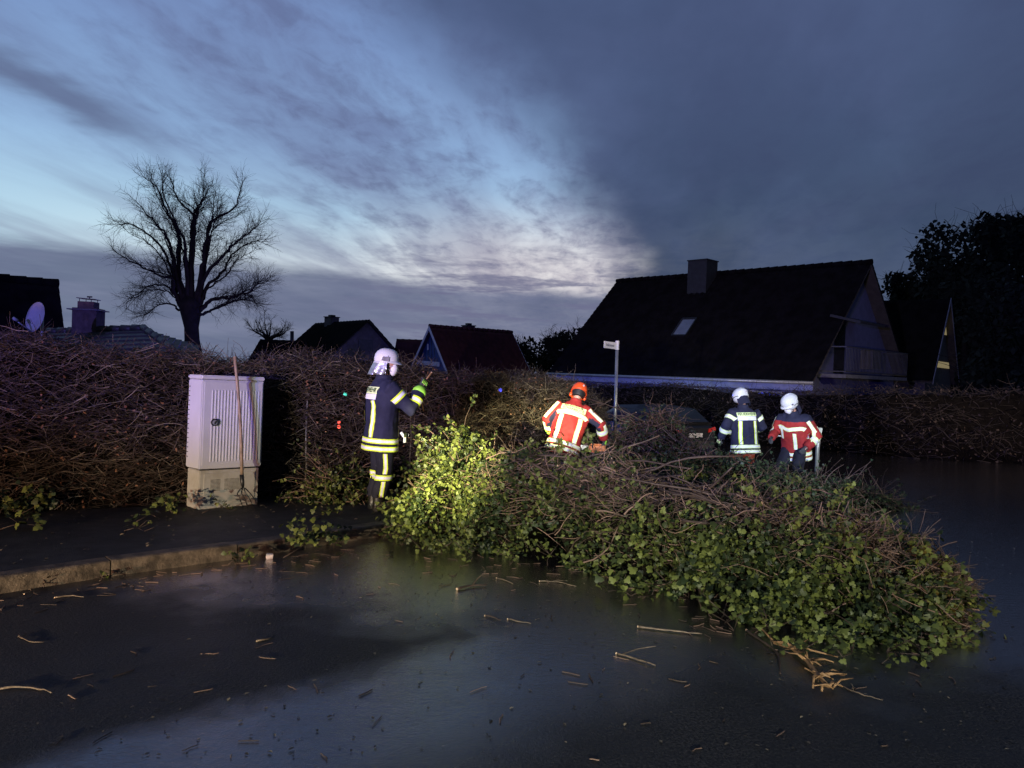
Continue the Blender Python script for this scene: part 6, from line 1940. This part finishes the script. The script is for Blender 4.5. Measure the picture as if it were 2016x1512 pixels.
    def rim(s, name, parent, material, inner, outer, a0, a1, n=40, thick=0.004, wob=0.0):
        """flared sheet round the head: inner/outer give (rx, ry, z) as functions of the angle (0 = right, 90 = front)"""
        V, F = [], []
        rows = 5
        for lay in (0, 1):
            for k in range(n + 1):
                a = R(a0 + (a1 - a0) * k / n)
                i_, o_ = inner(a), outer(a)
                for r_ in range(rows):
                    f = r_ / (rows - 1)
                    rx, ry, z = (i_[q] * (1 - f) + o_[q] * f for q in range(3))
                    jj = wob * math.sin(a * 9 + f * 4) * f
                    V.append(s.Mh @ Vector((math.cos(a) * (rx + jj), math.sin(a) * (ry + jj) + 0.005, z - lay * thick)))
        w = rows; off = (n + 1) * rows
        for k in range(n):
            for r_ in range(rows - 1):
                a = k * w + r_; F.append((a, a + 1, a + w + 1, a + w)); F.append((off + a, off + a + w, off + a + w + 1, off + a + 1))
            F.append((k * w + rows - 1, off + k * w + rows - 1, off + (k + 1) * w + rows - 1, (k + 1) * w + rows - 1))
        for k in (0, n):
            for r_ in range(rows - 1): F.append((k * w + r_, off + k * w + r_, off + k * w + r_ + 1, k * w + r_ + 1))
        return obj(name, mesh_np(name, V, F, [material], smooth=True), parent)


TAPE = [M_LIME, M_SILV]
TAPEW = [M_LIMEW, M_SILV]

# ------------------------------------------------------------------ 1: masked person in navy, side view
f1g = G(745, 1003, SIDE_Z)
P1 = Person((f1g.x, f1g.y, f1g.z), -62, 'person in navy fire jacket with white helmet and face mask standing by the hedge', lean=2,
            r_el=(0.27, 0.25, 1.17), r_wr=(0.17, 0.41, 1.415), l_el=(-0.27, 0.16, 1.14), l_wr=(-0.17, 0.38, 1.22), head_yaw=-24, head_pitch=3,
            jacket=M_NAVY, trousers=M_NAVY2, stance=0.085)
P1.band(0.716, 0.058, TAPE); P1.band(0.802, 0.058, TAPE)
for u in (-0.125, 0.125):
    P1.strap([(u * 1.08, 0.838), (u * 1.12, 1.0), (u * 1.10, 1.15), (u * 0.98, 1.262)], 0.062, TAPE)
bp1 = P1.patch(-0.165, 0.165, 1.325, 1.405, M_LIMEW, 'back_panel')
P1.lettering('FEUERWEHR', 0.072, 1.366, 0.305, bp1)
P1.patch(-0.160, 0.160, 1.262, 1.322, M_SILV, 'silver_panel')
P1.sleeve_band(1, 0.42, 0.070, TAPE); P1.sleeve_band(1, 1.34, 0.085, TAPE)
P1.sleeve_band(-1, 0.42, 0.070, TAPE); P1.sleeve_band(-1, 1.34, 0.085, TAPE)
for u in (-0.10, 0.10): P1.strap([(u, 0.838), (u, 1.20)], 0.05, TAPE, back=False)
P1.leg_band(1, 0.385, 0.062, TAPE); P1.leg_band(-1, 0.42, 0.062, TAPE)
P1.leg_stripe(1, (1, -0.25, 0), 0.66, 0.43, 0.050, TAPE); P1.leg_stripe(1, (1, -0.25, 0), 0.345, 0.17, 0.050, TAPE)
P1.leg_stripe(-1, (-1, -0.2, 0), 0.66, 0.46, 0.050, TAPE)
P1.glove(1, M_GLOVE, (-0.5, 0.2, 0.4), 0.8, cuff=M_GLIME, lines=M_GLIME)
P1.glove(-1, M_GLOVE, (0.6, 0.0, 0.2), 0.9, cuff=M_GLIME)
hel = P1.helmet_obj('helmet', [(1.685, 0.114, 0.134, 0.0), (1.70, 0.118, 0.139, 0.0), (1.74, 0.119, 0.139, 0.0), (1.780, 0.112, 0.131, -0.002), (1.815, 0.092, 0.110, -0.004), (1.838, 0.062, 0.076, -0.006), (1.850, 0.026, 0.034, -0.006)], M_HELW)
P1.rim('peak', hel, M_HELW, lambda a: (0.115, 0.135, 1.712), lambda a: (0.130, 0.140 + 0.046 * max(0, math.sin(a)) ** 1.5, 1.690 - 0.008 * max(0, math.sin(a))), -10, 190)
P1.rim('rim_bead', hel, M_HELW, lambda a: (0.115, 0.135, 1.700), lambda a: (0.125, 0.148, 1.676), 185, 355)
P1.rim('neck_cloth', hel, M_ALU, lambda a: (0.120, 0.142, 1.690), lambda a: (0.140, 0.135 + 0.055 * max(0, -math.sin(a)), 1.552 - 0.02 * max(0, -math.sin(a))), 172, 368, wob=0.010)
for q in (1, -1):
    sp_ = MB()
    for (y0, y1, z0, z1) in ((-0.045, 0.045, 1.702, 1.752),):
        pts = [P1.Mh @ Vector((q * (0.122 - abs(y) * 0.08), y, z)) for (y, z) in ((y0, z0), (y1, z0), (y1, z1), (y0 + 0.015, z1))]
        sp_.prism(pts, P1.Mh.to_3x3() @ Vector((q * 0.008, 0, 0)))
    sp_.build('lamp_bracket', mat('grey_plastic', (0.13, 0.12, 0.15), 0.6, 0.2, 10.0), hel)
sm_ = MB()
cv = [P1.Mh @ Vector((math.cos(R(a)) * 0.1195, 0.030, 1.70 + math.sin(R(a)) * 0.148)) for a in range(0, 181, 9)]
sm_.tube(cv, 0.0055, 6); sm_.build('seam_band', mat('grey_plastic', (0.13, 0.12, 0.15)), hel, smooth=True)
# face mask
def face_mask(p):
    H = lambda q: p.Mh @ Vector(q)
    mb = MB(); etube(mb, [H((0, 0.070, 1.558)), H((0, 0.086, 1.575)), H((0, 0.096, 1.605)), H((0, 0.098, 1.635)), H((0, 0.090, 1.662)), H((0, 0.082, 1.674))],
                    [(0.030, 0.030), (0.052, 0.042), (0.066, 0.052), (0.066, 0.052), (0.046, 0.042), (0.022, 0.034)], side=p.Mh.to_3x3() @ Vector((1, 0, 0)))
    mk = remesh(mb, 0.008, 2, 'face_mask'); mk.materials.append(M_MASK); mo = obj('face_mask', mk, p.root)
    for q in (1, -1):
        for z in (1.652, 1.592):
            MB().tube([H((q * 0.058, 0.085, z)), H((q * 0.078, 0.035, (z + 1.64) / 2)), H((q * 0.084, -0.010, 1.645))], 0.003, 5).build('ear_loop', M_MASK, mo, smooth=True)
    return mo
face_mask(P1)
ch_ = MB(); H1 = lambda q: P1.Mh @ Vector(q)
ch_.tube([H1((0.080, 0.03, 1.69)), H1((0.074, 0.045, 1.62)), H1((0.045, 0.05, 1.555)), H1((0, 0.055, 1.535)), H1((-0.045, 0.05, 1.555)), H1((-0.074, 0.045, 1.62)), H1((-0.080, 0.03, 1.69))], 0.0075, 6); ch_.build('chin_strap', M_BLACK, P1.root, smooth=True)
# branch in the raised hand
Mw = Matrix.Translation((f1g.x, f1g.y, f1g.z)) @ Matrix.Rotation(R(-62), 4, 'Z')
hnd = Mw @ (P1.wr[1] + (P1.wr[1] - P1.el[1]).normalized() * 0.10 + Vector((-0.03, 0.02, 0.0)))
branch_obj('held_branch', [tuple(hnd + Vector((0.07, -0.02, 0.10))), tuple(hnd), tuple(hnd + Vector((-0.06, 0.02, -0.15))), tuple(hnd + Vector((-0.02, 0.08, -0.36)))], 0.011, 0.007,
           'orange-brown branch held in the raised hand of the masked person', 'branch', None, 2, 3, True, mat('orange_root', (0.34, 0.19, 0.08)))
# torch that hangs at his front, lit
tp_ = at(797, 861, f1g.y - 0.02)
td_ = (Vector((-0.55, 9.0, 0.80)) - tp_).normalized()
torch = empty('torch', tuple(tp_), label='small lit torch hanging at the front of the masked person', cat='torch')
MB().tube([td_ * -0.05 + Vector((0, 0, 0.05)), Vector((0, 0, 0.0)), Vector((0, 0, -0.06))], [0.016, 0.018, 0.017], 10).build('torch_body', M_HELW, torch, smooth=True)
MB().tube([Vector((0, 0, 0.03)), td_ * 0.035 + Vector((0, 0, 0.03))], [0.018, 0.024], 12).build('torch_head', M_BLACK, torch, smooth=True)
MB().tube([Vector((0, 0, 0.03)) + td_ * 0.0345, td_ * 0.0375 + Vector((0, 0, 0.03))], 0.020, 12).build('torch_lens', mat('torch_lens', (0.9, 0.9, 0.85), 0.3, 0.05, 5.0, emit=(1.0, 0.95, 0.8, 3.0)), torch)
spot('torch_beam', tuple(tp_ + td_ * 0.06 + Vector((0, 0, 0.03))), (-0.42, 8.80, 0.74), 40, (1.0, 0.93, 0.60), 96, 0.9, 0.015)

# ------------------------------------------------------------------ 2: red jacket, orange helmet, seen from behind
def red_fn(s, up, p, n):
    # dark cloth patches under the arms
    for q in (1, -1):
        for (a, b_, lo) in ((s.sh[q], s.el[q], 0.35), (s.el[q], s.wr[q], 0.0)):
            d = b_ - a; f = (p - a).dot(d) / d.length_squared
            if lo < f < (1.02 if lo else 0.42) and (p - (a + d * f)).length < 0.115:
                inw = (Vector((-q, 0, 0)) + Vector((0, 0, -0.55))).normalized()
                if n.dot(inw) > 0.12: return 1
    return 0
f2x, f2y = (1117 - 1008) / F_PX * 11.7, 11.7
P2 = Person((f2x, f2y, gz(f2x, f2y) + SIDE_Z), -7, 'person in red fire jacket and orange helmet seen from behind', lean=17, side=14, drop=0.16,
            r_el=(0.53, 0.10, 0.985), r_wr=(0.585, 0.27, 0.745), l_el=(-0.30, 0.02, 1.03), l_wr=(-0.235, 0.20, 0.82), head_yaw=6, head_pitch=16, jmats=[M_RED, M_NAVY], jacket_fn=red_fn, trousers=M_NAVY2, stance=0.16)
P2.band(0.718, 0.058, TAPEW); P2.band(0.806, 0.060, TAPEW)
P2.strap([(-0.262, 1.235), (-0.20, 1.275), (-0.08, 1.288), (0.08, 1.288), (0.20, 1.275), (0.262, 1.235)], 0.066, TAPEW)
for u in (-0.150, 0.150): P2.strap([(u * 1.02, 0.845), (u * 1.0, 1.0), (u * 1.02, 1.15), (u * 0.98, 1.256)], 0.066, TAPEW)
bp2 = P2.patch(-0.192, 0.192, 1.328, 1.418, M_LIMEW, 'back_panel')
P2.lettering('FEUERWEHR', 0.046, 1.395, 0.30, bp2, bold=0.0010); P2.lettering('SCHARBEUTZ', 0.046, 1.352, 0.34, bp2, bold=0.0010)
P2.sleeve_stripe(1, (0.6, -0.8, 0.25), 0.062, TAPEW, 0.05, 1.30); P2.sleeve_stripe(-1, (-0.6, -0.8, 0.25), 0.062, TAPEW, 0.05, 1.35)
P2.sleeve_band(1, 1.40, 0.095, TAPEW); P2.sleeve_band(-1, 1.42, 0.085, TAPEW)
P2.glove(1, M_GLOVE, (-0.6, 0.2, 0), 1.0, cuff=None, lines=M_GLIME); P2.glove(-1, M_GLOVE, (0.6, 0.2, 0), 1.0, cuff=M_GLIME)
h2_ = P2.helmet_obj('helmet', [(1.675, 0.122, 0.145, 0.0), (1.70, 0.128, 0.150, 0.0), (1.75, 0.124, 0.146, 0.0), (1.79, 0.110, 0.132, 0.0), (1.825, 0.084, 0.104, 0.0), (1.85, 0.050, 0.062, 0.0), (1.860, 0.020, 0.026, 0.0)], M_HELO)
P2.rim('helmet_rim', h2_, M_HELO, lambda a: (0.126, 0.148, 1.690), lambda a: (0.136, 0.160 + 0.05 * max(0, math.sin(a)), 1.668), 0, 360, 48)
H2 = lambda q: P2.Mh @ Vector(q)
st2 = MB(); st2.tube([H2((0.035, -0.138, 1.752)), H2((0.037, -0.148, 1.752))], 0.013, 14); st2.build('round_sticker', M_WHITE, h2_)
st2 = MB(); st2.tube([H2((0.037, -0.147, 1.752)), H2((0.037, -0.1495, 1.752))], 0.006, 10); st2.build('sticker_mark', mat('sign_print', (0.012, 0.014, 0.05)), h2_)
for q in (1, -1):
    e_ = MB(); etube(e_, [H2((q * 0.098, -0.005, 1.618)), H2((q * 0.122, -0.005, 1.618)), H2((q * 0.134, -0.005, 1.618))], [(0.040, 0.032), (0.038, 0.030), (0.024, 0.02)], side=P2.Mh.to_3x3() @ Vector((0, 0, 1)))
    eo = e_.build('ear_muff', M_HELO, h2_, smooth=True)
    MB().tube([H2((q * 0.132, -0.005, 1.69)), H2((q * 0.136, -0.005, 1.65)), H2((q * 0.126, -0.005, 1.62))], 0.006, 6).build('muff_arm', M_BLACK, eo, smooth=True)
P2.rim('neck_net', h2_, M_BLACK, lambda a: (0.118, 0.142, 1.680), lambda a: (0.100, 0.112, 1.585), 200, 340, 24)
# chainsaw in his right hand
M2w = Matrix.Translation(P2.root.location) @ Matrix.Rotation(R(-7), 4, 'Z')
cs = M2w @ (P2.wr[1] + (P2.wr[1] - P2.el[1]).normalized() * 0.11)
saw = empty('chainsaw', tuple(cs), label='orange chainsaw held low by the person with the orange helmet', cat='chainsaw')
M_SAW = mat('saw_orange', (0.62, 0.16, 0.02), 0.45, 0.2, 8.0)
b_ = MB(); b_.box((-0.12, 0.02, -0.06), (0.26, 0.12, 0.14)); me = b_.mesh('motor_housing', M_SAW); bevel_mesh(me, 0.025, 3); obj('motor_housing', me, saw)
MB().tube([(0.10, 0, -0.10), (0.07, 0, -0.01), (0.0, 0, 0.0), (-0.08, 0, 0.01)], 0.016, 8).build('rear_handle', M_BLACK, saw, smooth=True)
MB().tube([(-0.20, -0.06, -0.06), (-0.19, -0.05, 0.05), (-0.18, 0.06, 0.06), (-0.18, 0.09, -0.06)], 0.012, 8).build('front_handle', M_BLACK, saw, smooth=True)
b_ = MB(); b_.prism([Vector((-0.24, 0.03, -0.09)), Vector((-0.24, 0.03, -0.02)), Vector((-0.58, 0.03, -0.03)), Vector((-0.62, 0.03, -0.055)), Vector((-0.58, 0.03, -0.08))], (0, 0.008, 0)); gb = b_.build('guide_bar', M_STEEL, saw)
MB().tube([(-0.24, 0.034, -0.015), (-0.58, 0.034, -0.025), (-0.625, 0.034, -0.055), (-0.58, 0.034, -0.085), (-0.24, 0.034, -0.095)], 0.007, 5).build('chain', M_DARKM, gb)

# ------------------------------------------------------------------ 3: navy jacket, white helmet, from behind
f3x, f3y = (1470 - 1008) / F_PX * 13.6, 13.6
P3 = Person((f3x, f3y, gz(f3x, f3y)), 8, 'person in navy fire jacket and red trousers seen from behind, white helmet with yellow lamp', lean=6, side=-2, drop=0.03,
            r_el=(0.36, 0.06, 1.13), r_wr=(0.30, 0.32, 1.05), l_el=(-0.36, 0.00, 1.13), l_wr=(-0.40, 0.12, 0.90), head_yaw=14, head_pitch=22, jacket=M_NAVY, trousers=M_REDT, stance=0.14)
P3.band(0.718, 0.058, TAPEW); P3.band(0.806, 0.060, TAPEW)
for u in (-0.140, 0.140): P3.strap([(u * 1.0, 0.845), (u * 1.0, 1.0), (u * 1.0, 1.15), (u * 0.96, 1.27)], 0.064, TAPE)
bp3 = P3.patch(-0.180, 0.180, 1.345, 1.410, M_LIMEW, 'back_panel')
P3.lettering('FEUERWEHR', 0.062, 1.378, 0.33, bp3)
P3.patch(-0.172, 0.172, 1.268, 1.340, M_SILV, 'silver_panel')
for q in (1, -1):
    P3.sleeve_band(q, 0.40, 0.070, TAPEW); P3.sleeve_band(q, 1.30, 0.080, TAPEW)
P3.glove(-1, M_GLOVE, (0.5, 0.3, 0), 0.9, cuff=None, lines=M_LIMEW); P3.glove(1, M_GLOVE, (-0.5, 0.3, 0), 0.9, cuff=M_GLIME)
JET = [(1.645, 0.108, 0.090, -0.055), (1.675, 0.126, 0.124, -0.036), (1.712, 0.136, 0.158, -0.004), (1.765, 0.133, 0.158, 0.0), (1.805, 0.118, 0.142, 0.0), (1.84, 0.090, 0.110, 0.0), (1.862, 0.056, 0.070, 0.0), (1.873, 0.022, 0.03, 0.0)]
h3_ = P3.helmet_obj('helmet', JET, M_HELW)
H3 = lambda q: P3.Mh @ Vector(q)
P3.rim('neck_cloth', h3_, M_NAVY, lambda a: (0.120, 0.140, 1.675), lambda a: (0.120, 0.150, 1.52), 190, 350, 30)
lm = MB(); lm.tube([H3((0.150, -0.01, 1.720)), H3((0.150, 0.075, 1.725))], [0.018, 0.020], 10); lm.build('helmet_lamp', mat('lamp_yellow', (0.55, 0.85, 0.05), 0.5, 0.1, 9.0), h3_)
lm = MB(); lm.tube([H3((0.02, -0.150, 1.745)), H3((0.021, -0.161, 1.745))], 0.014, 12); lm.build('round_sticker', mat('sticker_grey', (0.5, 0.42, 0.5), 0.5, 0.2, 20.0), h3_)

# ------------------------------------------------------------------ 4: red jacket, white helmet, looking down
def red4_fn(s, up, p, n):
    if up.z > 1.385 or (up.z > 1.30 and up.y < -0.03 and abs(up.x) < 0.27): return 1
    return 0
f4x, f4y = (1571 - 1008) / F_PX * 13.3, 13.3
P4 = Person((f4x, f4y, gz(f4x, f4y)), 136, 'person in red fire jacket and white helmet bending to look down', lean=14, side=0, drop=0.08,
            r_el=(0.33, 0.12, 1.06), r_wr=(0.27, 0.38, 0.96), l_el=(-0.38, 0.00, 1.02), l_wr=(-0.27, 0.20, 0.83), head_yaw=-26, head_pitch=22, jmats=[M_RED, M_NAVY], jacket_fn=red4_fn, trousers=M_NAVY2, stance=0.14)
TAPEC = [M_LIMEW, M_SILV]
P4.band(0.718, 0.058, TAPEC); P4.band(0.806, 0.060, TAPEC)
P4.strap([(-0.262, 1.225), (-0.19, 1.268), (-0.06, 1.262), (0.05, 1.250), (0.18, 1.285), (0.262, 1.24)], 0.066, TAPEC, back=False)
P4.strap([(-0.075, 0.90), (-0.075, 1.05), (-0.072, 1.19)], 0.060, TAPEC, back=False)
P4.strap([(0.155, 1.08), (0.160, 1.17), (0.172, 1.26)], 0.056, TAPEC, back=False)
P4.sleeve_stripe(-1, (-0.35, 0.85, 0.2), 0.060, TAPEC, 0.10, 0.75); P4.sleeve_stripe(-1, (-0.9, -0.3, 0.1), 0.060, TAPEC, 0.55, 1.35); P4.sleeve_stripe(1, (0.8, 0.4, 0.2), 0.060, TAPEC, 0.1, 0.8)
P4.sleeve_band(-1, 1.36, 0.10, TAPEC); P4.sleeve_band(1, 1.30, 0.09, TAPEC); P4.sleeve_stripe(-1, (0.3, 0.9, 0.1), 0.05, TAPEC, 0.8, 1.3)
P4.glove(1, M_GLOVE, (-0.5, 0, -0.4), 0.9); P4.glove(-1, M_GLOVE, (0.5, 0, -0.3), 0.9)
h4_ = P4.helmet_obj('helmet', JET, M_HELW)
P4.rim('helmet_rim', h4_, M_HELW, lambda a: (0.134, 0.156, 1.722), lambda a: (0.140, 0.162 + 0.024 * max(0, math.sin(a)), 1.702), 10, 170, 30)
P4.rim('hood', h4_, M_NAVY, lambda a: (0.116, 0.138, 1.675), lambda a: (0.125, 0.145, 1.50), 185, 355, 30)
face_mask(P4)
H4 = lambda q: P4.Mh @ Vector(q)
c4 = MB(); c4.tube([H4((0.084, 0.02, 1.68)), H4((0.076, 0.045, 1.61)), H4((0.04, 0.055, 1.548)), H4((-0.04, 0.055, 1.548)), H4((-0.076, 0.045, 1.61)), H4((-0.084, 0.02, 1.68))], 0.006, 6); c4.build('chin_strap', M_BLACK, P4.root, smooth=True)
# pale-headed marker post behind him
mp = at(1611, 850, 14.2)
mpz = gz(mp.x, mp.y)
post = empty('marker_post', (mp.x, mp.y, mpz), label='slim grey marker post with pale tapered head behind the bending person', cat='post')
hz = mp.z - mpz
MB().tube([(0, 0, -0.05), (0, 0, hz - 0.30), (0, 0, hz - 0.03)], [0.035, 0.035, 0.052], 10).build('post_shaft', M_STEEL, post, smooth=True)
MB().tube([(0, 0, hz - 0.035), (0, 0, hz + 0.06), (0, 0, hz + 0.075)], [0.062, 0.078, 0.070], 4).build('post_head', M_WHITE, post)

# ridge, edge trim and side screws on the two modern helmets
for (pp_, hh_) in ((P3, h3_), (P4, h4_)):
    Hh = lambda q: pp_.Mh @ Vector(q)
    arc = [Hh((0, math.cos(R(a)) * 0.160, 1.705 + math.sin(R(a)) * 0.171)) for a in range(20, 171, 10)]
    MB().tube(arc, 0.008, 6).build('ridge', M_HELW, hh_, smooth=True)
    trim = [Hh((math.cos(R(a)) * 0.137, math.sin(R(a)) * 0.160 - 0.004, 1.702 - 0.035 * max(0, -math.sin(R(a))))) for a in range(-30, 211, 12)]
    MB().tube(trim, 0.006, 6).build('edge_trim', M_BLACK, hh_, smooth=True)
    for q in (1, -1):
        MB().tube([Hh((q * 0.132, 0.055, 1.735)), Hh((q * 0.142, 0.058, 1.735))], 0.016, 12).build('visor_hinge', mat('grey_plastic', (0.13, 0.12, 0.15)), hh_, smooth=True)
